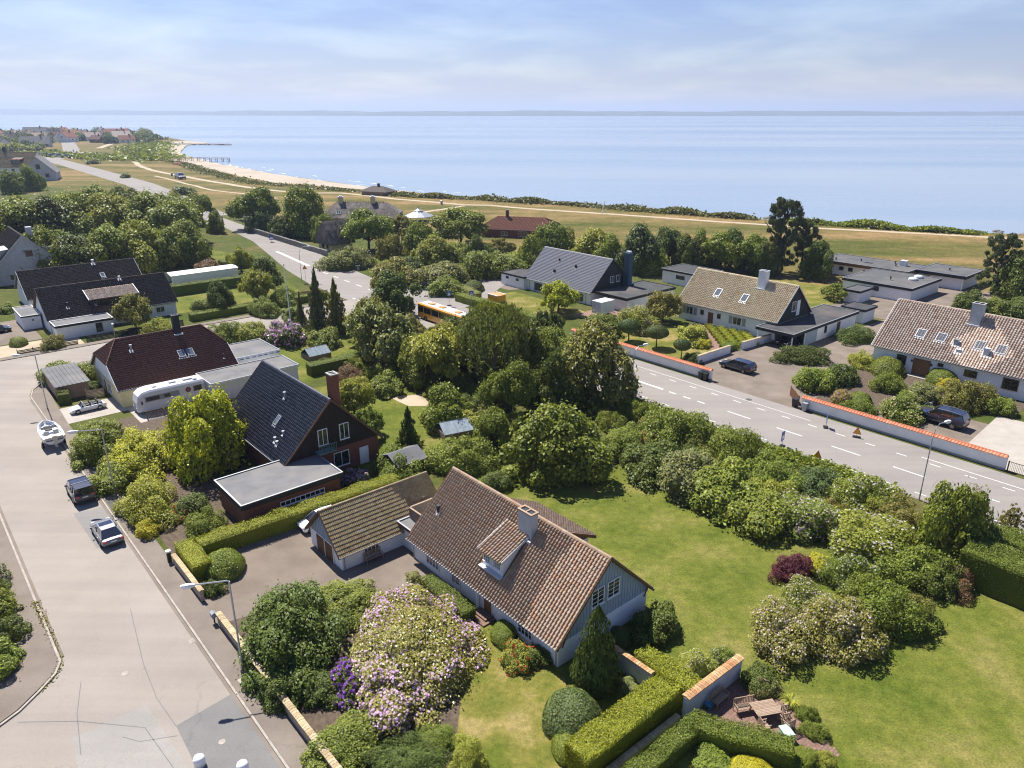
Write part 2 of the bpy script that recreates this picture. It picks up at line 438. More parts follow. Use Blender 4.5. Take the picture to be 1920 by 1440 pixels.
def structure(name, o): o['kind'] = 'structure'; return o
def sheet(name, pts, z, mat, thick=0.0, world=False, parent=None):
    P = [(p[0], p[1]) for p in pts] if world else [tuple(W(*p)[:2]) for p in pts]
    b = MB()
    if thick: b.prism(P, z - thick, z)
    else:
        a = sum(P[i][0]*P[(i+1)%len(P)][1]-P[(i+1)%len(P)][0]*P[i][1] for i in range(len(P)))
        if a < 0: P = P[::-1]
        b.add([(x, y, z) for x, y in P], [tuple(range(len(P)))])
    o = b.build(name, mat, parent)
    if parent is None: o['kind'] = 'structure'
    return o
def ribbon(name, pts, width, z, mat):
    """a strip of even width along a polyline in world coordinates"""
    P = [Vector((x, y, 0)) for x, y in pts]
    L_, R_ = [], []
    for i, p in enumerate(P):
        d = (P[min(i+1, len(P)-1)] - P[max(i-1, 0)]).normalized(); nrm = Vector((-d.y, d.x, 0))
        w = width[i] if isinstance(width, (list, tuple)) else width
        L_.append(p + nrm * w / 2); R_.append(p - nrm * w / 2)
    b = MB(); n = len(P)
    b.add([(q.x, q.y, z) for q in R_ + L_], [(i, i+1, n+i+1, n+i) for i in range(n-1)])
    return structure(name, b.build(name, mat))

SHORE = [(1600, -330), (600, 62), (300, 188), (169.9, 244.8), (137.0, 256.6), (96.8, 280.8), (53.5, 311.6), (0.0, 351.8), (-42.7, 375.9), (-74.7, 406.3), (-114.9, 452.7), (-153.8, 496.9), (-188.5, 545.1), (-224.6, 590.8), (-264.2, 651.9), (-301.5, 708.8), (-336.2, 776.3), (-372.1, 870.7), (-404.0, 957.7), (-391.6, 990.6), (-414.0, 1044.4), (-466.5, 1104.4), (-540.5, 1220.9), (-603.5, 1303.2), (-701.9, 1431.7), (-864.0, 1545.9), (-1080.9, 1632.5), (-1459.2, 1679.6), (-2600, 1750)]
def wiggle(pts, amp, seed, sub=4):
    r = random.Random(seed); out = []
    for i in range(len(pts) - 1):
        a, b = Vector(pts[i]), Vector(pts[i+1]); d = (b - a); nrm = Vector((-d.y, d.x)).normalized() if d.length else Vector((0, 0))
        for k in range(sub):
            f = k / sub; out.append(tuple(a.lerp(b, f) + nrm * (r.uniform(-amp, amp) * min(1, d.length / 60) if k else 0)))
    return out + [tuple(pts[-1])]
land_edge = wiggle(SHORE, 1.6, 3)
sheet('ground', land_edge + [(-2600, -900), (1600, -900)], 0.0, M['ground'], thick=1.5, world=True)

# water: open sea to the horizon
m, n, l, p = new_mat('sea')
gp = n.new('ShaderNodeNewGeometry')
def sea_noise(scale, st, rot, d=3):
    mp = n.new('ShaderNodeMapping'); mp.inputs['Scale'].default_value = st; mp.inputs['Rotation'].default_value = (0, 0, rot)
    x = n.new('ShaderNodeTexNoise'); x.inputs['Scale'].default_value = scale; x.inputs['Detail'].default_value = d
    l.new(gp.outputs['Position'], mp.inputs[0]); l.new(mp.outputs[0], x.inputs['Vector'])
    return x.outputs['Fac']
cs = _ramp(n, l, sea_noise(0.0016, (0.35, 2.2, 1), 0.12, 6), [(0.38, (0.185, 0.245, 0.325)), (0.60, (0.27, 0.315, 0.36))])
l.new(cs, p.inputs['Base Color'])
rr = n.new('ShaderNodeMapRange'); rr.inputs['To Min'].default_value = 0.10; rr.inputs['To Max'].default_value = 0.34
l.new(sea_noise(0.0035, (0.22, 2.4, 1), 0.1, 5), rr.inputs['Value']); l.new(rr.outputs[0], p.inputs['Roughness'])
p.inputs['IOR'].default_value = 1.33
s1, s2 = sea_noise(0.09, (0.5, 1.7, 1), -0.45, 4), sea_noise(0.9, (0.6, 1.4, 1), -0.3, 2)
ad = n.new('ShaderNodeMath'); ad.operation = 'MULTIPLY_ADD'; ad.inputs[1].default_value = 0.22
l.new(s2, ad.inputs[0]); l.new(s1, ad.inputs[2])
_bump(n, l, p, ad.outputs[0], 0.22, 1.0)
M['sea'] = m
sheet('water', [(-40000, -200), (40000, -1500), (40000, 45000), (-40000, 45000)], -0.3, M['sea'], world=True)

# meadow behind the shore, beach, sandy paths
BEACH_IN = [(9.8, 344.1), (0.0, 348.5), (-57.5, 368.3), (-88.8, 391.9), (-116.6, 412.4), (-146.3, 431.6), (-168.6, 460.1), (-197.4, 501.4), (-223.5, 539.9), (-257.0, 597.0), (-285.1, 637.3), (-317.1, 683.3), (-368.6, 787.0), (-438.6, 957.7), (-471.7, 1063.7), (-470.4, 1104.4)]
# pull the inner edge of the sand towards the water, where the beach narrows
BEACH_IN = [(x, y) if x < -230 else (x + 7, y + 7) for x, y in BEACH_IN[2:]]
inner = [(600, -120), (300, 60), (150, 118), (100, 150), (60, 178), (20, 205), (-40, 235), (-75, 262), (-110, 300), (-160, 330), (-330, 480), (-520, 690), (-760, 900)]
shore_m = [(x, y) for x, y in SHORE if -720 < x < 700]
sheet('meadow', shore_m + [(-760, 1400)] + inner[::-1] + [(700, -100)], 0.012, M['meadow'], world=True)
shore_b = [(x, y) for x, y in land_edge if -466 < x < -48]
sheet('beach', wiggle(BEACH_IN, 2.0, 5, 3)[::-1] + shore_b, 0.03, M['sand'], world=True)
for k, (pts, wd) in enumerate([
        ([(-85.9, 378.5), (-67.1, 363.5), (-55.3, 351.8), (-38.8, 340.9), (-21.8, 328.5), (-9.3, 326.6), (0.0, 318.9), (37.3, 297.9), (54.8, 288.3), (77.1, 275.1), (104.2, 260.3), (131.5, 249.4), (168.9, 232.9), (300, 165)], 3.4),
        ([(-38.6, 299.5), (-34.9, 304.6), (-27.0, 315.2), (-20.8, 324.6)], 2.6),
        ([(-312.8, 630.2), (-278.9, 572.8), (-257.6, 539.9), (-218.3, 492.5), (-174.6, 441.9), (-140.9, 406.3), (-121.3, 389.2), (-102.0, 378.5), (-85.3, 377.9)], [9, 7, 5, 4, 3.5, 3.5, 3.2, 3, 3]),
        ([(-228.2, 484.0), (-184.5, 428.3), (-155.5, 391.9), (-129.0, 370.8), (-110.8, 354.1)], 2.2),
        ([(-468.9, 870.7), (-529.8, 1025.9), (-523.3, 1063.7), (-558.4, 1195.7)], 7)]):
    ribbon('path', wiggle(pts, 0.8, 20 + k, 3), wd if not isinstance(wd, list) else 4.0, 0.035 + 0.004 * k, M['sand_path'])
ribbon('road', [(-600, 830), (-566.4, 797.9), (-498.9, 745.9), (-439.5, 700.1), (-391.7, 651.9), (-346.8, 597.0), (-273.8, 505.9), (-211.7, 428.3), (-177.2, 378.5), (-142.1, 326.6), (-118, 290)], 15, 0.05, M['road'])
ribbon('street', [(-650.1, 1125.9), (-525.0, 912.1), (-421.4, 735.1)], 16, 0.06, M['road'])
# car park by the far shore road
sheet('car_park', [(-520, 735), (-440, 790), (-360, 720), (-400, 660), (-450, 690)], 0.044, M['road'], world=True)

# foam along the shore
fb = MB(); r = random.Random(8)
edge = [Vector(q) for q in land_edge if -300 < q[0] < -30]
for i in range(0, len(edge) - 1):
    a, b = edge[i], edge[i+1]; d = (b - a).normalized(); nrm = Vector((d.y, -d.x))
    if nrm.dot(Vector((1, 1))) < 0: nrm = -nrm
    for row, w0 in ((0.6, 0.9), (6, 0.7), (14, 0.6)):
        if r.random() < 0.55 - row * 0.015:
            p0, p1 = a.lerp(b, r.uniform(-0.1, 0.3)) + nrm * (row + r.uniform(-.5, 1.5)), a.lerp(b, r.uniform(0.6, 1.1)) + nrm * (row + r.uniform(-.5, 1.5))
            pm = (p0 + p1) / 2 + nrm * r.uniform(0.2, 1.0); ww = w0 * r.uniform(0.5, 1.6)
            fb.add([(*p0, -0.26), (*pm, -0.26), (*p1, -0.26), (*(pm + nrm * ww), -0.26)], [(0, 1, 2, 3)])
M['foam'] = plain('foam', (0.8, 0.82, 0.84), 0.8)
o = fb.build('surf', M['foam']); tag(o, 'thin white surf lines breaking along the sandy beach', 'surf', kind='stuff')

# hills on the far side of the sound
xs = np.linspace(-26000, 26000, 420)
hv, hf = [], []
def hh(x):
    f = (x + 26000) / 52000
    base = 150 - 210 * f if f < 0.34 else 62 + 6 * math.sin(f * 9)
    base = max(base, 50) if f < 0.5 else 50 + 6 * math.sin(f * 13 + 1)
    return base + 5 * math.sin(x * 0.0017 + 1) + 4 * math.sin(x * 0.0043) + 3 * math.sin(x * 0.011)
for x in xs:
    yy = 9300 + (max(0, (-x - 1500)) * 0.62 if x < -1500 else max(0, x - 2500) * 0.25)
    h = hh(x) * (yy / 9300) ** 0.4
    hv += [(x, yy, -0.5), (x, yy + 60, 7 + random.random() * 7), (x, yy + 900, h), (x, yy + 2500, h * 0.5)]
for i in range(len(xs) - 1):
    for k in range(3): a = i*4+k; hf.append((a, a+4, a+5, a+1))
M['far_woods'] = noisy('far_woods', (0.030, 0.045, 0.022), (0.075, 0.085, 0.04), 0.004, 0.95, big=((0.20, 0.19, 0.13), 0.0022, 0.62, 0.7))
structure('hills', MB().add(hv, hf).build('hills', M['far_woods'], smooth=True))

# ---- streets and pavements (s runs along the streets, t across them)
sheet('residential_street', [(-127.5, 3.35), (-54.6, 3.35), (-53.4, 2.8), (-52.2, 1.6), (-51.0, 0.2), (-50.3, -1.2), (-50.3, -40), (12, -40), (12, 11.8), (-118.5, 11.8), (-121.5, 12.6), (-124.5, 14.4), (-126.2, 17), (-127.0, 19.5), (-127.0, 75.2), (-139.8, 75.2), (-139.8, -26), (-127.5, -26)], 0.02, M['street'])
def edges_strip(low, up, name, z, mat):
    return sheet(name, low + up[::-1], z, mat)
LOW = [(60, 77.3), (-16, 77.0), (-24, 76.4), (-45, 75.4), (-62, 74.8), (-124, 74.6), (-142, 74.6), (-160, 75.6), (-178, 78.5), (-202, 84.2), (-228, 90.2), (-266, 95), (-305, 98)]
UP = [(60, 89.9), (-20, 89.9), (-77, 90.0), (-118, 89.6), (-155, 90.2), (-175, 92.4), (-193, 95.6), (-225, 98.6), (-252, 101), (-283, 103.2), (-305, 104.5)]
edges_strip(LOW, UP, 'coast_road', 0.028, M['road'])
pv = sheet('pavement', [(-118.2, 12.0), (6, 12.0), (6, 13.75), (-51.2, 13.75), (-55, 13.75), (-104, 13.75), (-119, 14.3), (-121.3, 15.4), (-122.6, 17), (-124.4, 16.3), (-123, 14.2), (-121, 12.8)], 0.10, M['pavement'], thick=0.2)
kb = MB()
def kerb_line(pts, w=0.16, h=0.125):
    for i in range(len(pts) - 1):
        a, b_ = W(*pts[i]), W(*pts[i+1]); d = (b_ - a).normalized(); nn = Vector((-d.y, d.x, 0)) * w / 2
        q = [a - nn, b_ - nn, b_ + nn, a + nn]
        kb.prism([(v.x, v.y) for v in q], -0.05, h)
kerb_line([(6, 11.9), (-118, 11.9)]); kerb_line([(-118, 11.9), (-121.2, 12.7), (-124, 14.4), (-125.8, 17), (-126.4, 20)])
kerb_line([(-90, 3.35), (-54.6, 3.35), (-53.4, 2.8), (-52.2, 1.6), (-51.0, 0.2), (-50.3, -1.2), (-50.3, -12)])
structure('kerb', kb.build('kerb', M['kerb']))
sheet('pavement', [(-90, 3.28), (-54.7, 3.28), (-53.5, 2.7), (-52.4, 1.5), (-51.2, 0.1), (-50.5, -1.3), (-50.5, -6), (-52.5, -6), (-56, 0.2), (-60, 0.8), (-90, 0.8)], 0.09, M['pavement'], thick=0.2)
sheet('pavement', [(-141.6, -26), (-139.95, -26), (-139.95, 74), (-141.6, 74)], 0.10, M['pavement'], thick=0.2)
sheet('verge', [(-150, -20), (-141.7, -20), (-141.7, 24), (-149, 24)], 0.03, M['sand_path'])
# repairs in the asphalt
sheet('asphalt_patch', [(-42.8, 7.8), (-43.2, 11.75), (-34.0, 11.75), (-36, 7.6)], 0.026, M['patch'])
sheet('asphalt_patch', [(-46.2, 2.4), (-46.0, 6.9), (-36, 7.4), (-36, 1.5)], 0.024, M['concrete'] if False else asphalt('patch_light', (0.265, 0.25, 0.228), (0.30, 0.283, 0.26), 0.3))
sheet('asphalt_patch', [(-77.9, 9.0), (-77.4, 11.75), (-69.0, 11.75), (-69.4, 9.2)], 0.026, asphalt('patch_mid', (0.21, 0.2, 0.19), (0.235, 0.222, 0.21), 0.3))
sheet('asphalt_patch', [(-78.2, 12.1), (-78.0, 13.7), (-72.0, 13.6), (-72.6, 12.1)], 0.105, M['patch_dark'])
for s0, t0, w in ((-50.2, 6.6, 0.5), (-39.5, 9.6, 0.45)):
    b = MB(); b.lathe([(w/2, 0.0), (w/2, 0.012)], n=14); put('manhole_cover', b.mesh('manhole_cover', M['kerb']), None, W(s0, t0, 0.026))['kind'] = 'structure'
b = MB(); b.box(-.45, .45, -.45, .45, 0, 0.01); structure('utility_cover', b.build('utility_cover', M['concrete'], None, W(-43.7, 12.9, 0.102), (0, 0, ROT_S)))
b = MB(); b.box(-.3, .3, -.2, .2, 0, 0.012)
for k in range(5): b.box(-.26 + k * .11, -.2 + k * .11, -.17, .17, 0.012, 0.02)
structure('drain_grate', b.build('drain_grate', M['kerb'], None, W(-50.6, 11.45, 0.022), (0, 0, ROT_S)))
b = MB(); b.lathe([(0.42, 0), (0.42, 0.012)], n=16); structure('manhole_cover', b.build('manhole_cover', M['patch_dark'], None, W(-50.5, 88.2, 0.03)))

# tar seams and dirt along the kerbs
def st_ribbon(name, pts, w, z, mat): return ribbon(name, wiggle([tuple(W(*p)[:2]) for p in pts], .05, len(pts), 3), w, z, mat)
for pts in ([(-57.8, 9.0), (-50.3, 7.9), (-46.2, 7.6), (-42.8, 7.8)], [(-51.3, 4.0), (-48.2, 3.1), (-44.3, 2.5)], [(-50.0, 0.0), (-47.5, 3.0), (-44.0, 6.2), (-36, 6.9)], [(-44.1, 4.9), (-43.0, 5.6), (-41.9, 7.6)]):
    st_ribbon('tar_seam', pts, .055, .0285, M['patch'])
st_ribbon('gutter_dirt', [(5, 11.68), (-40, 11.7), (-80, 11.68), (-117, 11.7)], .26, .0275, M['pavement'])
st_ribbon('gutter_dirt', [(-88, 3.55), (-70, 3.52), (-55, 3.55)], .3, .0275, M['pavement'])
st_ribbon('gutter_dirt', [(30, 77.05), (-24, 76.55), (-60, 75.1)], .35, .0315, M['pavement'])

# lane markings of the coast road: each painted dash is a piece of the road
mk = bpy.data.objects['coast_road']
def dash(s0, s1, t, w=0.16):
    b = MB(); b.box(-(s1 - s0) / 2, (s1 - s0) / 2, -w / 2, w / 2, 0, 0.004)
    o = b.build('lane_marking', M['marking'], mk, W((s0 + s1) / 2, t, 0.030), (0, 0, ROT_S))
for k in range(-3, 20): dash(-61.3 + 3.73 * k, -60.1 + 3.73 * k, 77.8)
for k in range(-2, 22): dash(-66.7 + 3.73 * k, -65.5 + 3.73 * k, 86.4 - 0.025 * k)
for a in (-59.8, -57.3, -54.9): dash(a, a + 1.2, 82.2, 0.3)
dash(-80, -61, 82.3, 0.45)
for k in range(0, 9): dash(-50.0 + 7.3 * k, -46.5 + 7.3 * k, 82.2, 0.2)
dash(-27, 30, 87.25, 0.14); dash(-74, -41, 87.6, 0.10); dash(-72, -36, 76.5, 0.12); dash(-18, 20, 77.2, 0.14)
for (a, b_), (c, d) in (((-206, 88.2), (-180, 85.4)),):
    p0, p1 = W(a, b_), W(c, d); dd = (p1 - p0); bb = MB(); bb.box(-dd.length/2, dd.length/2, -.5, .5, 0, .004)
    bb.build('lane_marking', M['marking'], mk, (p0 + p1) / 2 + Vector((0, 0, .031)), (0, 0, math.atan2(dd.y, dd.x)))
for k in range(9): dash(-176 + 6 * k, -173.5 + 6 * k, 84.6 - 0.28 * k, 0.3)
for k in range(7): dash(-140.5 + 1.9 * k, -139.6 + 1.9 * k, 76.2, 0.5)
# side road and yards on the sea side
sheet('side_road', [(-139, 89.5), (-118, 89.5), (-121, 98), (-128, 108), (-135, 122), (-142, 121), (-137, 105)], 0.024, M['road'])
sheet('driveway', [(-55, 13.7), (-51.2, 13.7), (-50.4, 17), (-46.5, 22), (-43.4, 26), (-41.5, 31), (-62, 31), (-62, 16), (-57, 16)], 0.016, M['drive'])
sheet('driveway', [(-58.3, 89.8), (-43.8, 89.8), (-44.6, 96), (-47.4, 112), (-49, 128), (-50, 152), (-56.5, 152), (-57.6, 126), (-64.4, 120), (-64.4, 105.2), (-64.6, 97.5)], 0.016, M['drive'])
sheet('driveway', [(-36.5, 91), (-24.5, 91), (-24.5, 104), (-36.5, 104)], 0.016, M['drive'])
sheet('driveway', [(-24.6, 91), (10, 91), (10, 112), (-25.4, 108)], 0.020, M['concrete'])
sheet('driveway', [(-70, 146), (-50, 146), (-48, 190), (-62, 182), (-66, 166)], 0.016, M['drive'])
sheet('driveway', [(-137, 107), (-124, 107), (-120, 122), (-132, 122)], 0.019, M['drive'])
sheet('driveway', [(-99, 103), (-92, 103), (-92, 113), (-100, 113)], 0.016, M['paver'])
sheet('driveway', [(-110.4, 13.8), (-103.8, 13.8), (-103.8, 21), (-98, 21), (-98, 31), (-110.4, 31)], 0.016, M['concrete'])
sheet('driveway', [(-168, -10), (-150, -10), (-150, 19), (-168, 19)], 0.016, M['drive'])
# lawns
sheet('lawn', [(-58, 41.5), (-52, 41.5), (-49, 30.5), (-28, 30), (-28, 28.5), (-22, 20), (20, 20), (20, 74.5), (-62, 74.3), (-62, 56)], 0.008, M['lawn'])
sheet('lawn', [(-38.5, 30), (-33, 24), (-24, 16), (-8, 12.5), (-8, 25), (-24.5, 26), (-29, 30.3)], 0.013, M['lawn_dry'])
sheet('lawn', [(-96, 37), (-66, 36), (-62.5, 45), (-66, 60), (-92, 66)], 0.010, M['lawn'])
sheet('lawn', [(-127, 40), (-98, 44), (-99, 62), (-126, 66)], 0.010, M['lawn'])
sheet('lawn', [(-86, 90.6), (-65, 90.6), (-65, 110), (-86, 112)], 0.010, M['lawn_dry'])
sheet('lawn', [(-126, 93), (-100, 92), (-96, 106), (-122, 107)], 0.010, M['lawn_dry'])
sheet('lawn', [(-230, 40), (-152, 40), (-152, 70), (-200, 80), (-240, 70)], 0.010, M['lawn'])
sheet('lawn', [(-96, 140), (-66, 140), (-72, 165), (-90, 170)], 0.010, M['lawn_dry'])
sheet('lawn', [(-175, 100), (-140, 96), (-128, 124), (-150, 150), (-185, 140)], 0.010, M['lawn'])
sheet('flower_bed', [(-51.5, 14), (-24, 14), (-24, 19), (-30, 22.6), (-36, 28), (-40, 30), (-43.6, 26), (-47, 22), (-50.6, 17)], 0.012, M['soil'])
sheet('flower_bed', [(-84.6, 50.4), (-82.6, 54.5), (-78, 53), (-80, 50.6)], 0.014, M['sand_path'])
sheet('flower_bed', [(-44.3, 91), (-36.6, 91), (-36.6, 104.2), (-24, 108), (-24, 116), (-46, 116), (-46.5, 104)], 0.012, M['soil'])
sheet('flower_bed', [(-101, 14.2), (-62.6, 14.2), (-62.6, 34), (-70, 34), (-70, 21), (-101, 30)], 0.012, M['soil'])
sheet('flower_bed', [(-66, 60), (-52, 62), (-30, 66), (-14, 66), (-14, 74.8), (-66, 74.2)], 0.014, M['ground'])
sheet('footpath', [(-79.5, 113.5), (-77.2, 116.2), (-64.6, 104.4), (-64.6, 101.5)], 0.016, M['paver'])

# the air over the sound
m = bpy.data.materials.new('haze'); m.use_nodes = True; nt = m.node_tree
for nd in list(nt.nodes):
    if nd.type != 'OUTPUT_MATERIAL': nt.nodes.remove(nd)
pv_ = nt.nodes.new('ShaderNodeVolumePrincipled'); pv_.inputs['Density'].default_value = 0.00011; pv_.inputs['Color'].default_value = (0.62, 0.75, 1.0, 1); pv_.inputs['Anisotropy'].default_value = 0.2
nt.links.new(pv_.outputs[0], nt.nodes['Material Output'].inputs['Volume'])
o = MB().box(-45000, 45000, -1600, 46000, -3, 260).build('haze', m); o['kind'] = 'stuff'
# ------------------------------------------------------------------ building kit
M['tile_brown'] = piece_mat('tile_brown', [(0.29, 0.20, 0.138), (0.37, 0.268, 0.19), (0.33, 0.232, 0.163), (0.42, 0.315, 0.23), (0.36, 0.21, 0.125), (0.38, 0.285, 0.21)], 0.8, lichen=((0.42, 0.40, 0.35), 0.7, 0.66), grime=0.22)
M['tile_moss'] = piece_mat('tile_moss', [(0.275, 0.21, 0.115), (0.35, 0.275, 0.155), (0.31, 0.24, 0.13), (0.38, 0.30, 0.18), (0.29, 0.195, 0.105)], 0.9, lichen=((0.44, 0.43, 0.40), 0.5, 0.68), grime=0.4)
M['tile_glazed'] = piece_mat('tile_glazed', [(0.032, 0.036, 0.055), (0.05, 0.054, 0.078), (0.07, 0.073, 0.10), (0.04, 0.043, 0.062)], 0.4, 0.5, grime=0.3)
M['tile_darkred'] = piece_mat('tile_darkred', [(0.095, 0.04, 0.028), (0.125, 0.055, 0.038), (0.11, 0.045, 0.032)], 0.75)
M['tile_darkbrown'] = piece_mat('tile_darkbrown', [(0.055, 0.043, 0.036), (0.08, 0.063, 0.052), (0.066, 0.052, 0.043), (0.10, 0.08, 0.066)], 0.85, lichen=((0.16, 0.15, 0.11), 0.6, 0.66))
M['tile_grey'] = piece_mat('tile_grey', [(0.255, 0.255, 0.275), (0.295, 0.295, 0.315), (0.275, 0.275, 0.295)], 0.45, 0.4, grime=0.1)
M['tile_tan'] = piece_mat('tile_tan', [(0.47, 0.365, 0.225), (0.58, 0.47, 0.31), (0.52, 0.41, 0.255), (0.64, 0.54, 0.37), (0.43, 0.29, 0.16)], 0.85)
M['tile_pale'] = piece_mat('tile_pale', [(0.37, 0.265, 0.20), (0.50, 0.395, 0.315), (0.43, 0.325, 0.25), (0.56, 0.47, 0.39), (0.33, 0.21, 0.15)], 0.85)
M['tile_red'] = piece_mat('tile_red', [(0.22, 0.085, 0.055), (0.28, 0.115, 0.075), (0.25, 0.10, 0.065)], 0.8)
M['tile_coping'] = piece_mat('tile_coping', [(0.50, 0.135, 0.06), (0.60, 0.19, 0.09), (0.54, 0.155, 0.07), (0.62, 0.26, 0.15)], 0.6)
M['thatch'] = noisy('thatch', (0.075, 0.066, 0.06), (0.19, 0.165, 0.145), 1.6, 0.98, big=((0.26, 0.23, 0.20), 0.25, 0.5, 0.75), bump=0.6, bscale=6)

TILES = {}
PAN = [0.0, -0.02, 0.0, 0.12, 0.5, 0.92, 1.0, 0.80, 0.0]
def tile_mesh(key, w, l, amp, mat, seg=8, lap=0.05, th=0.025):
    """one roof tile: wavy across, lower edge lifted over the course below"""
    k = (key, round(w, 3), round(l, 3))
    if k in TILES: return TILES[k]
    vs, fs = [], []
    xs = [i / seg for i in range(seg + 1)]
    def prof(f):
        i = round(f * seg)
        return amp * (PAN[i] if key == 'pan' else (0.0, 0.9, 1.0, 0.9, 0.0, 0.9, 1.0, 0.9, 0.0)[i])
    for yy, lift in ((-lap, th + 0.02), (l, 0.0)):
        for f in xs: vs.append((f * w - w / 2, yy, prof(f) + lift))
    for f in xs: vs.append((f * w - w / 2, -lap, prof(f) + 0.02 - th))
    n = seg + 1
    for i in range(seg):
        fs.append((i, i + 1, n + i + 1, n + i)); fs.append((2 * n + i, 2 * n + i + 1, i + 1, i))
    mb = MB(); mb.add(vs, fs)
    TILES[k] = (np.array(vs), np.array(fs), mb.mesh('tile_' + key, mat, smooth=False))
    return TILES[k]

def tile_slope(roof, org, ax, up, length, slope, tw, tl, key, amp, mat, singles=0, single_key=None, skip=None, name='tile'):
    """cover a roof slope with tiles. org: lower corner, ax along the eaves, up the slope"""
    ax = Vector(ax).normalized(); up = Vector(up).normalized(); nr = ax.cross(up)
    nc = max(1, round(length / tw)); tw = length / nc
    nrw = max(1, round(slope / tl)); tl = slope / nrw
    V, F, me = tile_mesh(key, tw, tl, amp, mat)
    R = Matrix((ax, up, nr)).transposed()
    cells = []
    for j in range(nrw):
        for i in range(nc):
            f, g = (i + 0.5) / nc, (j + 0.5) / nrw
            if skip and skip(f, g): continue
            cells.append((i, j, Vector(org) + ax * (tw * (i + 0.5)) + up * (tl * j)))
    order = sorted(cells, key=single_key or (lambda c: 0)) if singles else cells
    one, rest = order[:singles], order[singles:]
    q = R.to_euler()
    for i, j, p in one:
        e = (Matrix.Rotation(random.uniform(-.012, .012), 3, 'Z') @ Matrix.Identity(3))
        put(name, me, roof, p + nr * random.uniform(0, .008), (R @ e).to_euler())
    if rest:
        Rn = np.array(R); nv = len(V)
        P = np.array([p for _, _, p in rest])
        J = rng.uniform(0, .008, len(rest))[:, None] * np.array(nr)[None]
        VV = (V @ Rn.T)[None] + P[:, None] + J[:, None]
        FF = F[None] + (np.arange(len(rest)) * nv)[:, None, None]
        o = put('roof_tiles', np_mesh('roof_tiles', VV.reshape(-1, 3), FF.reshape(-1, F.shape[1]), [mat]), roof)
        o['kind'] = 'stuff'

WIN = {}
def window(parent, x, y, z, rz, w, h, nx=2, ny=1, frame='white_paint', glass='glass', name='window', fw=0.07, label=None, tilt=None, shutters=None):
    """casement: frame (the part) with pane and glazing-bar sub-parts. Outward is -y before rotation; (x,y,z) is its centre"""
    k = (round(w, 2), round(h, 2), nx, ny, frame, glass, fw)
    if k not in WIN:
        b = MB()
        b.box(-w/2, -w/2+fw, -.05, .05, -h/2, h/2); b.box(w/2-fw, w/2, -.05, .05, -h/2, h/2)
        b.box(-w/2+fw, w/2-fw, -.05, .05, h/2-fw, h/2); b.box(-w/2+fw, w/2-fw, -.05, .05, -h/2, -h/2+fw)
        b.box(-w/2-.05, w/2+.05, -.11, -.052, -h/2-.04, -h/2+.02)
        g = MB().box(-w/2+fw, w/2-fw, -.008, .02, -h/2+fw, h/2-fw)
        bars = []
        for i in range(1, nx):
            cx = -w/2 + w * i / nx; bars.append(MB().box(cx-.03, cx+.03, -.042, -.01, -h/2+fw, h/2-fw).mesh('glazing_bar', M[frame]))
        for j in range(1, ny):
            cz = -h/2 + h * j / ny; bars.append(MB().box(-w/2+fw, w/2-fw, -.034, -.012, cz-.018, cz+.018).mesh('glazing_bar', M[frame]))
        WIN[k] = (b.mesh('window_frame', M[frame]), g.mesh('pane', M[glass]), bars)
    fm, gm, bars = WIN[k]
    rot = (0, 0, rz) if tilt is None else tilt
    o = put(name, fm, parent, (x, y, z), rot)
    if label: o['label'] = label
    put('pane', gm, o)
    for bm in bars: put('glazing_bar', bm, o)
    return o

def door(parent, x, y, z0, rz, w, h, mat='wood_door', frame='white_paint', name='door', planks=0, label=None):
    b = MB(); b.box(-w/2, w/2, -.03, .03, 0, h)
    if planks:
        for i in range(planks): b.box(-w/2 + w*(i+.08)/planks, -w/2 + w*(i+.92)/planks, -.05, -.031, .03, h-.03)
    else:
        b.box(-w/2+.12, w/2-.12, -.045, -.031, .15, h*.45); b.box(-w/2+.12, w/2-.12, -.045, -.031, h*.52, h-.15)
    o = b.build(name, M[mat], parent, (x, y, z0), (0, 0, rz))
    f = MB(); f.box(-w/2-.09, -w/2-.002, -.06, .04, 0, h+.09); f.box(w/2+.002, w/2+.09, -.06, .04, 0, h+.09); f.box(-w/2-.002, w/2+.002, -.06, .04, h+.002, h+.09)
    f.build('door_frame', M[frame], o)
    MB().tube([(w/2-.14, -.09, 1.0), (w/2-.03, -.09, 1.0)], .018).build('handle', M['galv'], o)
    if label: o['label'] = label
    return o

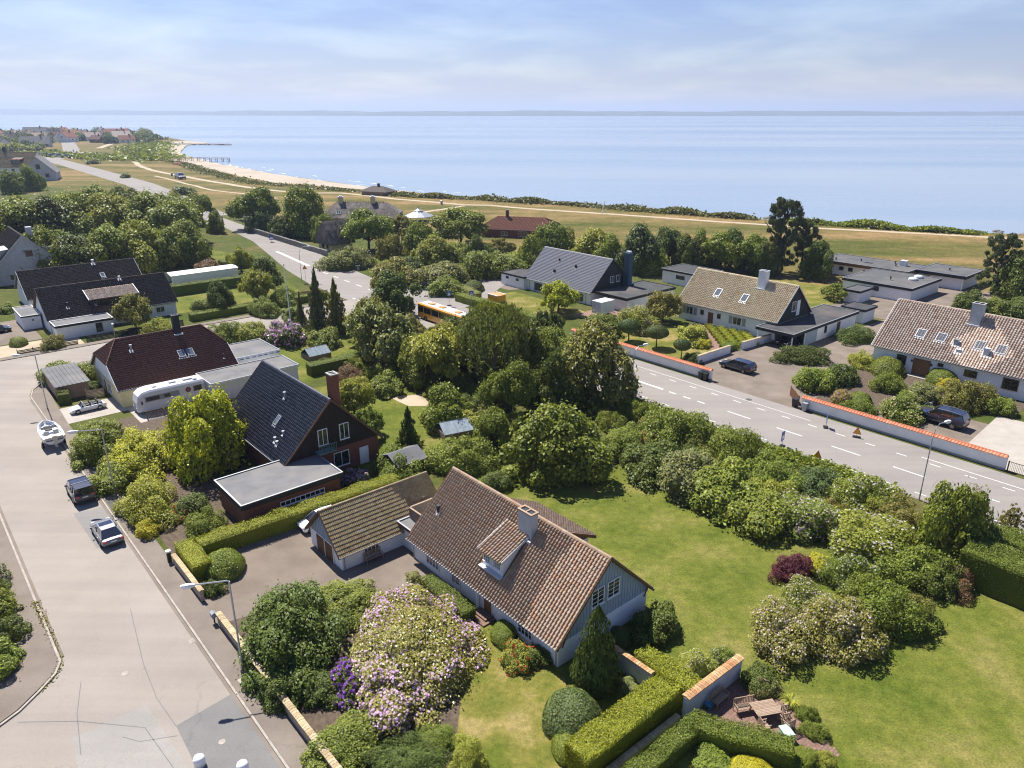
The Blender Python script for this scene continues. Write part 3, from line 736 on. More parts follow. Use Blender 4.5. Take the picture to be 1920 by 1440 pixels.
class House:
    """gabled house. local x along the ridge, -y the side towards the viewer's street"""
    def __init__(self, name, label, s, t, along, L, w, ze, zr, wall, cat='house', group=None, oe=0.45, og=0.35, roof_mat=None, rot=None, loc=None, barge='wood_brown', z0=-0.3, hip=None):
        rz = rot if rot is not None else (ROT_S if along == 's' else ROT_T)
        self.o = empty(name, loc or W(s, t), rz, label, cat, group)
        self.L, self.w, self.ze, self.zr, self.rz = L, w, ze, zr, rz
        k = (zr - ze) / w; self.k = k; self.th = 0.16
        self.wy = w - oe; self.lx = L / 2 - og; self.oe = oe
        self.zw = ze + oe * k - 0.14
        if wall is not None:
            top = [(0, zr - 0.2)] if not hip else [((zr-hip[0])/k, hip[0]-.2), (-(zr-hip[0])/k, hip[0]-.2)]
            b = MB(); b.xprism([(-self.wy, z0), (self.wy, z0), (self.wy, self.zw)] + top + [(-self.wy, self.zw)], -self.lx, self.lx)
            self.wall = b.build('wall', M[wall], self.o)
        b = MB()
        self.hip = hip
        for sgn in (-1, 1):
            if not hip: b.xprism([(0, zr), (sgn*w, ze), (sgn*w, ze-self.th), (0, zr-self.th)], -L/2, L/2)
            else:
                zh, ins = hip; yh = (zr - zh) / k
                P = [(-L/2, sgn*w, ze), (L/2, sgn*w, ze), (L/2, sgn*yh, zh), (L/2-ins, 0, zr), (-L/2+ins, 0, zr), (-L/2, sgn*yh, zh)]
                if sgn > 0: P = P[::-1]
                Q = [(x, y, z-self.th) for x, y, z in P]
                b.add(P + Q, [(0,1,2,3,4,5), (11,10,9,8,7,6)] + [(i, i+6, (i+1)%6+6, (i+1)%6) for i in range(6)])
        if hip:
            zh, ins = hip; yh = (zr - zh) / k
            for e in (-1, 1):
                P = [(e*L/2, e*-yh, zh), (e*L/2, e*yh, zh), (e*(L/2-ins), 0, zr)]; Q = [(x, y, z-self.th) for x, y, z in P]
                b.add(P + Q, [(0,1,2), (5,4,3), (0,3,4,1), (1,4,5,2), (2,5,3,0)])
        self.roof = b.build('roof', roof_mat or M['wood_brown'], self.o)
        # barge boards on the gable ends, gutter along the eaves
        sl = math.hypot(w, zr - ze)
        for e in (-1, 1):
            for sgn in (-1, 1):
                bb = MB(); x0, x1 = (L/2+.004, L/2+.05) if e > 0 else (-L/2-.05, -L/2-.004)
                if hip:
                    yh = (zr-hip[0])/k
                    bb.xprism([(sgn*yh, hip[0]+.10), (sgn*(w+.02), ze+.08), (sgn*(w+.02), ze-.16), (sgn*yh, hip[0]-.16)], x0, x1)
                else: bb.xprism([(0, zr+.10), (sgn*(w+.02), ze+.08), (sgn*(w+.02), ze-.16), (0, zr-.16)], x0, x1)
                bb.build('barge_board', M[barge], self.roof)
        for sgn in (-1, 1):
            MB().tube([(-L/2, sgn*(w+.08), ze-.03), (L/2, sgn*(w+.08), ze-.03)], .07, 6).build('gutter', M['zinc'], self.o)
    def tiles(self, tw, tl, key, amp, mat, singles=0, single_key=None, back=True, skip=None, ridge=True, skip_back=None):
        L, w, ze, zr = self.L, self.w, self.ze, self.zr
        sl = math.hypot(w, zr - ze)
        if self.hip:
            zh, ins = self.hip; gh = (zh - ze) / (zr - ze); sk0 = skip; yh = (zr - zh) / self.k
            cut = lambda f, g: g > gh and min(f, 1 - f) * L < (g - gh) / (1 - gh) * ins - .1
            skip = (lambda f, g: cut(f, g) or (sk0 and sk0(f, g))); skip_back = cut
            hs = math.hypot(ins, zr - zh); tri = lambda f, g: abs(f - .5) * 2 > 1 - g + .04
            tile_slope(self.roof, (L/2+.03, -yh, zh+.012), (0,1,0), (-ins, 0, zr-zh), 2*yh, hs, tw, tl, key, amp, M[mat], skip=tri)
            tile_slope(self.roof, (-L/2-.03, yh, zh+.012), (0,-1,0), (ins, 0, zr-zh), 2*yh, hs, tw, tl, key, amp, M[mat], skip=tri)
            for e in (-1, 1):
                for sg in (-1, 1):
                    MB().tube([(e*L/2, sg*yh, zh+.05), (e*(L/2-ins), 0, zr+.06)], .1, 6).build('hip_ridge', M[mat], self.roof)
        tile_slope(self.roof, (-L/2, -w-.05, ze-.05*self.k+.012), (1,0,0), (0, w, zr-ze), L, sl, tw, tl, key, amp, M[mat], singles, single_key, skip)
        if back: tile_slope(self.roof, (L/2, w+.05, ze-.05*self.k+.012), (-1,0,0), (0, -w, zr-ze), L, sl, tw, tl, key, amp, M[mat], skip=skip_back)
        if ridge:
            L = L - (2 * self.hip[1] if self.hip else 0)
            n = max(2, round(L / 0.42)); rw = L / n
            b = MB(); b.xprism([(-.17, -.09), (-.10, .035), (0, .075), (.10, .035), (.17, -.09), (0, -.02)], -rw/2-.02, rw/2)
            me = b.mesh('ridge_tile', M[mat])
            for i in range(n): put('ridge_tile', me, self.roof, (-L/2 + rw*(i+.5), 0, zr + .05), (0, random.uniform(-.01, .01), 0))
        return self
    def win(self, side, a, z, w, h, nx=2, ny=1, **kw):
        """side: n (near, -y), f (far, +y), e (+x gable), w (-x gable)"""
        if side == 'n': return window(self.o, a, -self.wy-.035, z, 0, w, h, nx, ny, **kw)
        if side == 'f': return window(self.o, a, self.wy+.035, z, math.pi, w, h, nx, ny, **kw)
        if side == 'e': return window(self.o, self.lx+.035, a, z, math.pi/2, w, h, nx, ny, **kw)
        return window(self.o, -self.lx-.035, a, z, -math.pi/2, w, h, nx, ny, **kw)
    def dr(self, side, a, z0, w, h, **kw):
        if side == 'n': return door(self.o, a, -self.wy-.025, z0, 0, w, h, **kw)
        if side == 'e': return door(self.o, self.lx+.025, a, z0, math.pi/2, w, h, **kw)
        return door(self.o, -self.lx-.025, a, z0, -math.pi/2, w, h, **kw)
    def z_at(self, y): return self.zr - abs(y) * self.k
    def skylight(self, x, y, w, h, glass='glass_sky', blind=False):
        a = math.atan(self.k); sg = -1 if y < 0 else 1
        org = Vector((x, y, self.z_at(y))); nr = Vector((0, sg*math.sin(a), math.cos(a)))
        b = MB(); fw = .09
        b.box(-w/2, w/2, -h/2, -h/2+fw, 0, .16); b.box(-w/2, w/2, h/2-fw, h/2, 0, .18); b.box(-w/2, -w/2+fw, -h/2+fw, h/2-fw, 0, .16); b.box(w/2-fw, w/2, -h/2+fw, h/2-fw, 0, .16)
        b.box(-w/2-.12, w/2+.12, -h/2-.3, -h/2-.002, 0.02, .07)
        o = b.build('skylight', M['zinc'], self.roof, org, (-sg*a if sg < 0 else -a, 0, 0) if False else ((a if sg < 0 else -a), 0, 0))
        MB().box(-w/2+fw, w/2-fw, -h/2+fw, h/2-fw, .08, .12).build('pane', M[glass], o)
        return o
    def vent(self, x, y, h=0.5, r=0.09, mat='metal_dark', box=False, plate='lead'):
        org = (x, y, self.z_at(y))
        b = MB()
        if box: b.box(-r, r, -r, r, -.1, h)
        else: b.lathe([(r, -.2), (r, h*.7), (r*1.5, h*.72), (r*1.5, h)], n=8)
        o = b.build('vent_pipe', M[mat], self.roof, org)
        a = math.atan(self.k); sg = -1 if y < 0 else 1
        MB().box(-r*2, r*2, -r*2.2, r*2.2, .05, .09).build('flashing', M[plate], o, (0, 0, 0), (a if sg < 0 else -a, 0, 0))
        return o
    def chimney(self, x, y, sx, sy, top, mat='white_wall', cap=True, pots=0, capmat='brick_yellow'):
        zb = self.z_at(y) - sy
        b = MB().box(-sx/2, sx/2, -sy/2, sy/2, zb, top)
        o = b.build('chimney', M[mat], self.roof, (x, y, 0))
        if cap:
            c = MB(); c.box(-sx/2-.06, sx/2+.06, -sy/2-.06, -sy/2+.12, top+.001, top+.12); c.box(-sx/2-.06, sx/2+.06, sy/2-.12, sy/2+.06, top+.001, top+.12)
            c.box(-sx/2-.06, -sx/2+.12, -sy/2+.12, sy/2-.12, top+.001, top+.12); c.box(sx/2-.12, sx/2+.06, -sy/2+.12, sy/2-.12, top+.001, top+.12)
            c.box(-.06, .06, -sy/2+.12, sy/2-.12, top+.001, top+.10)
            c.build('chimney_cap', M[capmat], o)
            MB().box(-sx/2+.12, sx/2-.12, -sy/2+.12, sy/2-.12, top-.05, top+.02).build('flue', M['metal_dark'], o)
        f = MB(); zf = self.z_at(abs(y) + sy/2)
        f.box(-sx/2-.18, sx/2+.18, -sy/2-.3, -sy/2-.005, zf-.18, zf+.06) if y <= 0 else None
        if y <= 0: f.build('flashing', M['lead'], o)
        return o
    def pipe(self, x, side=-1):
        y = side * (self.wy + .09)
        MB().tube([(x, side*(self.w+.06), self.ze-.08), (x, y, self.ze-.35), (x, y, 0)], .045, 6).build('downpipe', M['zinc'], self.o)

def flat_block(parent, x0, x1, y0, y1, z, wall, fascia='black_wood', roof='felt_dark', fh=0.42, oh=0.25, name='wing', z0=-0.3, edge='zinc', wt=None):
    """flat-roofed volume: wall part, roof part with fascia and edge trim"""
    if wall:
        MB().box(x0+oh, x1-oh, y0+oh, y1-oh, z0, z-fh-.002).build('wall', M[wall], parent)
    r = MB().box(x0+.04, x1-.04, y0+.04, y1-.04, z-fh+.1, z-.06).build('roof', M[roof], parent)
    f = MB(); t = .06
    f.box(x0, x1, y0, y0+t, z-fh, z); f.box(x0, x1, y1-t, y1, z-fh, z); f.box(x0, x0+t, y0+t, y1-t, z-fh, z); f.box(x1-t, x1, y0+t, y1-t, z-fh, z)
    f.box(x0+t, x1-t, y0+t, y1-t, z-fh, z-fh+.05)
    f.build('fascia', M[fascia], r)
    e = MB(); t = .13
    e.box(x0-.02, x1+.02, y0-.02, y0+t, z+.001, z+.05); e.box(x0-.02, x1+.02, y1-t, y1+.02, z+.001, z+.05)
    e.box(x0-.02, x0+t, y0+t, y1-t, z+.001, z+.05); e.box(x1-t, x1+.02, y0+t, y1-t, z+.001, z+.05)
    e.build('roof_edge', M[edge], r)
    return r
# ------------------------------------------------------------------ the main house
H1 = House('tiled_house', 'pale blue house with brown pantile roof, dormer and white chimney beside the lawn', -39.5, 35.6, 's', 19.4, 5.41, 2.02, 7.33, 'white_wall')
def near_cam(h):
    mw = Matrix.Translation(h.o.location) @ Matrix.Rotation(h.rz, 4, 'Z')
    return lambda c: ((mw @ c[2]) - Vector((0, 0, CAM_H))).length
H1.tiles(0.305, 0.335, 'pan', 0.10, 'tile_brown', singles=290, single_key=near_cam(H1),
         skip=lambda f, g: 0.452 < f < 0.61 and 0.27 < g < 0.78)
H1.win('n', -6.3, 1.15, 1.9, 1.0, 4, 2); H1.win('n', -2.9, 1.15, 1.2, 1.0, 2, 2); H1.win('n', 5.8, 1.12, 1.6, 1.0, 4, 2)
H1.dr('n', 1.35, 0.0, 1.0, 1.95, mat='wood_door')
# sheltered entrance post and step
MB().box(-.1, .1, -.1, .1, 0, 2.05).build('porch_post', M['white_paint'], H1.o, (0.2, -5.15, 0))
MB().box(-1.0, 1.0, -1.3, 0, 0.0, 0.14).box(-.7, .7, -.85, 0, 0.14, 0.27).build('entrance_step', M['paver'], H1.o, (1.35, -5.0, 0))
# vertical boarding on the gable
zb = 2.1
MB().xprism([(-H1.wy+.02, zb), (H1.wy-.02, zb), (H1.wy-.02, H1.zw+.02), (0, H1.zr-.24), (-H1.wy+.02, H1.zw+.02)] if zb < H1.zw else
            [(-(H1.zr-.24-zb)/H1.k, zb), ((H1.zr-.24-zb)/H1.k, zb), (0, H1.zr-.24)], H1.lx+.004, H1.lx+.05).build('gable_boarding', M['pale_blue_board'], H1.o)
nb = 30
for i in range(nb):
    y = -H1.wy + .2 + (2*H1.wy-.4) * i / (nb-1); zt = H1.zr - .3 - abs(y)*H1.k
    if zt > zb + .15: MB().box(H1.lx+.052, H1.lx+.085, y-.028, y+.028, zb, zt).build('batten', M['pale_blue_board'], H1.o)
MB().box(H1.lx+.004, H1.lx+.10, -(H1.zr-.3-zb)/H1.k, (H1.zr-.3-zb)/H1.k, zb-.14, zb-.003).build('drip_board', M['white_paint'], H1.o)
for y in (-1.05, 0.68): window(H1.o, H1.lx+.11, y, 4.33, math.pi/2, 1.36, 1.5, 2, 4)
for y, sg in ((-4.6, 1), (4.6, -1)):
    MB().tube([(H1.lx+.06, y, 1.6), (H1.L/2, y, H1.zr - abs(y)*H1.k - .2)], .05, 6).build('gable_bracket', M['wood_brown'], H1.o)
H1.pipe(9.2); H1.pipe(-9.2)
H1.vent(-8.1, -2.95, 0.75, 0.13, 'metal_dark')
H1.chimney(1.72, -1.05, 1.55, 0.75, 8.15, 'grey_wall', capmat='tile_brown')
# shed dormer: front window wall, cheeks, its own tiled roof
dm = MB()
x0, x1 = -0.62, 2.08
yb, zbk = -1.2, H1.z_at(-1.2) + .12
yf, zf = -3.95, 4.92
base = H1.z_at(-3.95) - .05
dm.xprism([(yf, base), (yf, zf-.1), (yb, zbk-.12), (yb, zbk-.4)], x0+.12, x1-.12)
D1 = dm.build('dormer', M['white_wall'], H1.roof)
DL = x1 - x0
sl = math.hypot(yb - (yf-.35), zbk - (zf-.08))
rb = MB().xprism([(yf-.35, zf-.14), (yf-.35, zf-.02), (yb+.1, zbk+.02), (yb+.1, zbk-.1)], x0-.12, x1+.12).build('dormer_roof', M['wood_brown'], H1.o)
tile_slope(rb, (x0-.12, yf-.40, zf-.01), (1,0,0), (0, yb-(yf-.35), zbk-(zf-.08)), DL+.24, sl+.1, .305, .335, 'pan', .10, M['tile_brown'], singles=0)
for xx in (x0-.17, x1+.125):
    MB().xprism([(yf-.38, zf-.15), (yf-.38, zf+.1), (yb+.1, zbk+.12), (yb+.1, zbk-.12)], xx, xx+.045).build('barge_board', M['lead'], rb)
for xx in (0.12, 1.34): window(H1.o, xx, yf-.04, 4.32, 0, 0.98, 0.86, 4, 3)
MB().box(x0, x1, yf-.45, yf-.02, base-.03, base+.06).build('flashing', M['lead'], H1.roof)
# rear wing under a low tiled roof
wx0, wx1 = -5.4, 2.3
rw = MB().xprism([(2.3, 5.15), (6.5, 3.05), (6.5, 2.9), (2.3, 5.0)], wx0, wx1).build('wing_roof', M['wood_brown'], H1.o)
tile_slope(rw, (wx1, 6.55, 3.05), (-1,0,0), (0, -4.2, 2.1), wx1-wx0, 4.7, .305, .335, 'pan', .09, M['tile_brown'])
MB().box(wx0+.3, wx1-.4, 4.0, 6.0, -.3, 2.95).build('wing_wall', M['white_wall'], H1.o)
MB().xprism([(2.3, 5.2), (6.55, 3.12), (6.55, 2.8), (2.3, 4.9)], wx1+.003, wx1+.05).build('barge_board', M['wood_brown'], rw)
window(H1.o, -1.6, 6.04, 1.5, math.pi, 2.4, 1.5, 3, 1)
# link to the garage with a flat roof and a boarded roof terrace
MB().box(-12.0, -9.45, -4.6, -.3, -.2, 2.2).build('link_wall', M['white_wall'], H1.o)
flat_block(H1.o, -12.1, -9.72, -4.9, 0.2, 2.5, None, 'wood_brown', 'felt_grey', .3, .1)
for a, b_, c, d in ((-11.9, -9.75, -3.6, -3.54), (-11.9, -11.84, -3.54, 0.0)):
    rl = MB().box(a, b_, c, d, 2.52, 3.55).build('terrace_screen', M['wood_grey'], H1.o)
    n_ = int(max(b_-a, d-c) / .16)
    for i in range(n_):
        if b_-a > d-c: MB().box(a + i*.16+.01, a+i*.16+.15, c-.025, c-.002, 2.56, 3.52).build('board', M['wood_grey'], rl)
        else: MB().box(a-.025, a-.002, c+i*.16+.01, c+i*.16+.15, 2.56, 3.52).build('board', M['wood_grey'], rl)
    MB().box(a-.05, b_+.05, c-.06, d+.06, 3.552, 3.6).build('handrail', M['wood_weathered'], rl)

# ------------------------------------------------------------------ garage
H2 = House('garage', 'white garage with mossy tan tile roof and brown doors beside the paved yard', -54.15, 30.1, 't', 11.6, 3.26, 1.62, 4.84, 'white_wall', cat='garage', oe=.3, og=.4)
H2.tiles(0.34, 0.385, 'flat', 0.06, 'tile_moss', singles=290, single_key=near_cam(H2))
b = MB()
zt2 = 1.85
b.xprism([(-(H2.zr-.22-zt2)/H2.k, zt2), ((H2.zr-.22-zt2)/H2.k, zt2), (0, H2.zr-.22)], -H2.lx-.045, -H2.lx-.004); b.build('gable_boarding', M['pale_blue_board'], H2.o)
for i in range(17):
    y = -2.7 + 5.4*i/16; zt = H2.zr-.3-abs(y)*H2.k
    if zt > zt2+.1: MB().box(-H2.lx-.08, -H2.lx-.047, y-.03, y+.03, zt2, zt).build('batten', M['pale_blue_board'], H2.o)
for yy in (-0.78, 0.78): door(H2.o, -H2.lx-.03, yy + .1, 0, -math.pi/2, 1.5, 1.82, 'wood_brown', 'white_paint', 'garage_door', planks=7)
H2.win('n', -2.45, .98, 1.55, 1.0, 4, 2); H2.pipe(-5.2)
# ------------------------------------------------------------------ dark timber house with glazed tiles and its flat-roofed annex
H = House('timber_house', 'dark brown timber and brick house with black glazed tile roof and brick chimney', -77.15, 33.4, 's', 17.7, 6.13, 2.6, 8.92, 'brick_red', oe=.5, og=.35)
H.tiles(0.33, 0.36, 'pan', 0.07, 'tile_glazed', singles=0)
zb = 2.95
MB().xprism([(-(H.zr-.22-zb)/H.k, zb), ((H.zr-.22-zb)/H.k, zb), (0, H.zr-.22)], H.lx+.004, H.lx+.06).build('gable_boarding', M['timber_dark'], H.o)
for i in range(36):
    y = -4.6 + 9.2*i/35; zt = H.zr-.32-abs(y)*H.k
    if zt > zb+.2: MB().box(H.lx+.062, H.lx+.085, y-.03, y+.03, zb, zt).build('batten', M['timber_dark'], H.o)
for y in (-1.2, 1.4): window(H.o, H.lx+.10, y, 4.75, math.pi/2, 1.15, 1.9, 2, 1)
H.win('e', 0.85, 1.5, 1.9, 1.75, 2, 1)
H.dr('e', 3.7, 0, 0.95, 2.0, mat='white_paint')
bl = MB().box(0, 1.1, -1.05, 1.05, 0, .12).build('balcony', M['lamp_green'], H.o, (H.lx+.06, -1.2, 3.2))
for k in range(11): MB().box(1.06, 1.1, -1.0 + k*.2, -.96 + k*.2, .12, 1.0).build('baluster', M['lamp_green'], bl)
MB().box(1.04, 1.12, -1.08, 1.08, 1.0, 1.06).build('balcony_rail', M['lamp_green'], bl)
H.skylight(2.35, -3.45, 0.8, 1.2); H.vent(0.8, -1.7, .75, .12, 'galv'); H.vent(5.0, -4.1, .45, .11, 'galv'); H.vent(4.5, -4.9, .6, .12, 'galv'); H.vent(5.2, -5.0, .5, .12, 'galv')
H.chimney(7.9, 0.9, 1.1, .9, 11.4, 'brick_red', capmat='mortar_grey')
H.win('n', -5, 1.3, 1.6, 1.2, 2, 1)
flat_block(H.o, 7.25, 14.25, -12.8, -2.0, 2.95, 'brick_red', 'black_wood', 'felt_grey', .55, .3, edge='galv')
wn_ = window(H.o, 13.99, -6.5, 1.55, math.pi/2, 4.8, .55, 9, 1)

# ------------------------------------------------------------------ house with dark red half-hipped roof
H = House('hipped_house', 'house with dark red half-hipped tile roof, black chimney and pale yellow walls', -112.2, 28.7, 't', 16.7, 7.5, 2.6, 7.75, 'cream_paint', hip=(5.3, 2.4), barge='white_paint')
H.tiles(0.34, 0.40, 'pan', 0.06, 'tile_darkred')
MB().xprism([(-5.8, 2.6), (5.8, 2.6), (3.4, 5.15), (-3.4, 5.15)], -H.lx-.06, -H.lx-.004).build('gable_boarding', M['white_paint'], H.o)
MB().xprism([(-5.8, 2.6), (5.8, 2.6), (3.4, 5.15), (-3.4, 5.15)], H.lx+.004, H.lx+.06).build('gable_boarding', M['white_paint'], H.o)
H.chimney(2.4, -.4, .9, .9, 9.9, 'black_wood', capmat='metal_dark')
H.skylight(1.5, -4.0, .95, 1.3); H.skylight(2.75, -4.0, .95, 1.3); H.vent(-4.6, -2.2, 1.0, .13, 'galv'); H.vent(6.8, -6.0, .8, .06, 'metal_dark')
H.win('w', -1.5, 1.3, 1.6, 1.3, 2, 1); H.win('w', 3, 1.3, 1.2, 1.3, 2, 1); H.dr('w', 1.0, 0, .95, 2.0, mat='wood_door'); H.win('n', -4, 1.3, 1.8, 1.3, 2, 1)
flat_block(H.o, 1.9, 15.0, -13.6, -7.7, 2.85, 'white_wall', 'white_paint', 'felt_grey', .35, .2)
flat_block(H.o, 8.5, 15.4, -6.2, 1.6, 3.3, 'white_wall', 'white_paint', 'felt_grey', .5, .2)
for k in range(7): window(H.o, 9.3+k*.95, -6.22, 3.02, 0, .7, .28, 1, 1)

# ------------------------------------------------------------------ long dark-roofed terrace houses beyond the cross street
H = House('terrace_house', 'long dark tile roofed house with wide shed dormer along the cross street', -158.2, 31.9, 't', 22.8, 6.5, 2.6, 7.42, 'white_wall', barge='black_wood')
H.tiles(0.36, 0.40, 'pan', 0.07, 'tile_darkbrown', back=False, skip=lambda f, g: .36 < f < .71 and .03 < g < .62)
DX0, DX1, YF, YB = -3.8, 4.7, -5.0, -1.8
ZB = H.z_at(YB)+.1
MB().xprism([(YF, 2.4), (YF, 5.0), (YB, ZB-.15), (YB, 2.4)], DX0+.1, DX1-.1).build('dormer', M['black_wood'], H.roof)
rr_ = MB().xprism([(YF-.4, 4.95), (YF-.4, 5.08), (YB+.1, ZB+.03), (YB+.1, ZB-.1)], DX0-.1, DX1+.1).build('dormer_roof', M['wood_brown'], H.o)
tile_slope(rr_, (DX0-.1, YF-.42, 5.09), (1,0,0), (0, YB-YF+.4, ZB-5.0), DX1-DX0+.2, math.hypot(YB-YF+.5, ZB-5.0), .36, .40, 'pan', .07, M['tile_pale'])
for xx in (DX0-.2, DX1+.105): MB().xprism([(YF-.42, 4.9), (YF-.42, 5.25), (YB+.1, ZB+.2), (YB+.1, ZB-.1)], xx, xx+.09).build('barge_board', M['white_paint'], rr_)
for k in range(5): window(H.o, -2.6+k*1.35, YF-.05, 4.2, 0, 1.15, 1.15, 1, 1, frame='black_wood')
H.win('n', -8, 1.4, 1.6, 1.1, 2, 1); H.win('n', 8, 1.4, 1.6, 1.1, 2, 1); H.win('n', 2, 1.4, 2.2, 1.3, 3, 1); H.dr('n', -1.5, 0, .95, 2.0, mat='black_wood')
H.vent(-7.4, -4.6, 1.1, .14); H.vent(3.0, -.3, .7, .16, 'white_paint')
flat_block(H.o, -11.2, -1.7, -11.4, -6.8, 2.6, 'white_wall', 'black_wood', 'felt_grey', .4, .2, edge='white_paint')
window(H.o, -4.2, -11.22, 1.2, 0, 1.1, 1.6, 1, 1, frame='black_wood')
S_ = empty('white_shed', W(-162.5, 19.0), ROT_T, 'small white flat roofed shed at the end of the long dark roofed house', 'shed')
flat_block(S_, -1.6, 1.6, -4.2, 5, 2.6, 'white_wall', 'black_wood', 'felt_grey', .25, .1, edge='white_paint')
MB().cbox(0.2, -4.14, 1.7, .25, .06, .3).build('wall_lamp', M['metal_dark'], S_)
H = House('terrace_house', 'long dark tile roofed house with one skylight, behind the dormered one', -179.5, 32.0, 't', 22.6, 7.0, 2.6, 7.3, 'white_wall', barge='lead')
H.tiles(0.36, 0.40, 'pan', 0.07, 'tile_darkbrown', back=False)
H.skylight(3.8, -3.4, .9, 1.3); H.vent(3.0, -.3, 1.0, .2, 'white_paint'); H.win('w', 0, 4.2, 1.5, 1.2, 2, 1); H.win('n', -7, 1.4, 1.6, 1.3, 2, 1)
# grey cross-gabled house at the left edge
H = House('gabled_house', 'grey rendered house with steep gables and white chimney beside the dark wood', -214, 26.5, 's', 19, 8.0, 3.0, 11.2, 'grey_wall', og=.2, barge='lead')
H.tiles(0.40, 0.42, 'pan', 0.08, 'tile_darkbrown')
H.win('e', .6, 6.9, 1.5, 1.4, 1, 2, frame='lamp_green'); H.win('e', -3.4, 1.8, 1.6, 1.4, 2, 1)
H.chimney(6.2, 2.0, 1.6, 1.2, 12.6, 'grey_wall', cap=False)
MB().xprism([(-5.9, 4.2), (-5.9, 7.8), (-2.5, 8.2), (-2.5, 4.2)], 1.5, 8.2).build('dormer', M['zinc'], H.roof)
MB().xprism([(5.9, 4.2), (5.9, 7.8), (2.5, 8.2), (2.5, 4.2)], 3.5, 8.2).build('dormer', M['zinc'], H.roof)
H.win('n', 4, 1.6, 2.0, 1.6, 2, 1)
H = House('terrace_house', 'dark roofed white house cut by the left edge of the picture', -203, 10.5, 't', 16, 7.0, 3.2, 8.6, 'white_wall', barge='lead')
H.tiles(0.40, 0.42, 'pan', 0.08, 'tile_darkbrown', back=False)
H.win('e', 0, 1.5, 1.8, 1.2, 2, 1, frame='wood_brown'); H.win('n', 4.0, 1.5, 1.8, 1.2, 2, 1, frame='wood_brown')
S_ = empty('garden_marquee', W(-182, 58.5), ROT_T, 'long white canvas marquee roof on the lawn behind the dark roofed houses', 'tent')
MB().xprism([(-2.6, 2.2), (0, 2.7), (2.6, 2.2), (2.6, 2.1), (0, 2.6), (-2.6, 2.1)], -8, 8).build('canvas_roof', M['white_paint'], S_)
MB().box(-7.9, 7.9, -2.5, -2.46, 0, 2.1).box(-7.9, 7.9, 2.46, 2.5, 0, 2.1).box(7.86, 7.9, -2.46, 2.46, 0, 2.1).build('canvas_wall', M['white_paint'], S_)

# ------------------------------------------------------------------ house with light grey roof and dark gable
H = House('grey_roof_house', 'white house with light grey ribbed roof, black gable and blue chimney stack', -112.5, 117.0, 's', 20.9, 6.62, 2.6, 8.92, 'white_wall', barge='black_wood')
H.tiles(0.42, 0.36, 'flat', 0.03, 'tile_grey', back=False)
zb = 2.5
MB().xprism([(-(H.zr-.22-zb)/H.k, zb), ((H.zr-.22-zb)/H.k, zb), (0, H.zr-.22)], H.lx+.004, H.lx+.06).build('gable_boarding', M['black_wood'], H.o)
for y in (.25, 2.15): window(H.o, H.lx+.1, y, 4.6, math.pi/2, 1.2, 1.4, 2, 1)
H.vent(-3.5, -2.1, .5, .14, 'metal_dark', True, 'metal_dark'); H.vent(-2.8, -4.3, .55, .2, 'metal_dark', True, 'metal_dark'); H.vent(2.2, -2.7, .55, .18, 'metal_dark', True, 'metal_dark')
M['chimney_blue'] = plain('chimney_blue', (0.035, 0.075, 0.105), 0.7)
c = MB().box(-.75, .75, -.6, .6, 0, 9.9).build('chimney_stack', M['chimney_blue'], H.o, (H.lx+1.0, 4.2, 0))
MB().box(-.5, .5, -.4, .4, 9.9, 10.3).build('chimney_cap', M['lead'], c)
MB().xprism([(0, 2.5), (2.2, 2.5), (0, 5.4)], -.2, .2).build('chimney_buttress', M['white_wall'], H.o, (H.lx+.6, 4.9, 0))
flat_block(H.o, 10.5, 19.4, -5.6, 10.4, 3.0, None, 'black_wood', 'felt_dark', .5, .2, edge='metal_dark')
MB().box(14.6, 19.1, -5.0, 10.1, -.3, 2.5).box(10.7, 14.6, 0, 10.1, -.3, 2.5).build('wing_wall', M['white_wall'], H.o)
MB().box(14.0, 14.55, -5.2, -4.7, 0, 2.5).build('garage_door', M['black_wood'], H.o)
flat_block(H.o, -17.8, -9.6, -7.3, .5, 2.9, 'white_wall', 'black_wood', 'felt_dark', .35, .15, edge='metal_dark')
for a in (-15.5, -12.0): window(H.o, a, -7.19, 2.0, 0, .9, .45, 1, 1, frame='black_wood')
H.win('n', -6, 1.2, 2.4, 1.6, 3, 1, frame='black_wood'); H.win('n', 3, 1.2, 2.4, 1.7, 3, 1, frame='wood_brown'); H.win('n', 7.2, 1.2, 1.6, 1.5, 2, 1, frame='wood_brown')
H.pipe(8.8); H.pipe(-8.8)

# ------------------------------------------------------------------ white house with tan roof, carport and clipped garden
H = House('tan_roof_house', 'white house with tan pantile roof, two skylights and grey shutters behind clipped box hedges', -73.75, 122.4, 's', 21.5, 6.09, 3.4, 9.12, 'white_wall', oe=.5, barge='lead')
H.tiles(0.34, 0.38, 'pan', 0.09, 'tile_tan', back=False)
zb = 3.0
MB().xprism([(-(H.zr-.22-zb)/H.k, zb), ((H.zr-.22-zb)/H.k, zb), (0, H.zr-.22)], H.lx+.004, H.lx+.06).build('gable_boarding', M['black_wood'], H.o)
window(H.o, H.lx+.1, -.4, 5.4, math.pi/2, 1.3, 1.8, 1, 1); d_ = door(H.o, H.lx+.08, 1.2, 3.5, math.pi/2, .9, 2.7, 'white_paint', 'white_paint', 'balcony_door'); 
for a, w_, nx in ((-7.95, 1.6, 2), (2.6, 1.8, 2), (9.2, 1.6, 2)):
    H.win('n', a, 1.98, w_, 1.45, nx, 1)
    for sg in (-1, 1):
        if a > 8 and sg > 0: continue
        MB().box(-.35, .35, -.04, 0, -.72, .72).build('shutter', M['zinc'], H.o, (a + sg*(w_/2+.5), -H.wy-.03, 1.98))
H.win('n', -5.05, 2.15, .95, 1.1, 1, 1); H.win('n', -1.3, 2.1, .95, 1.1, 1, 1)
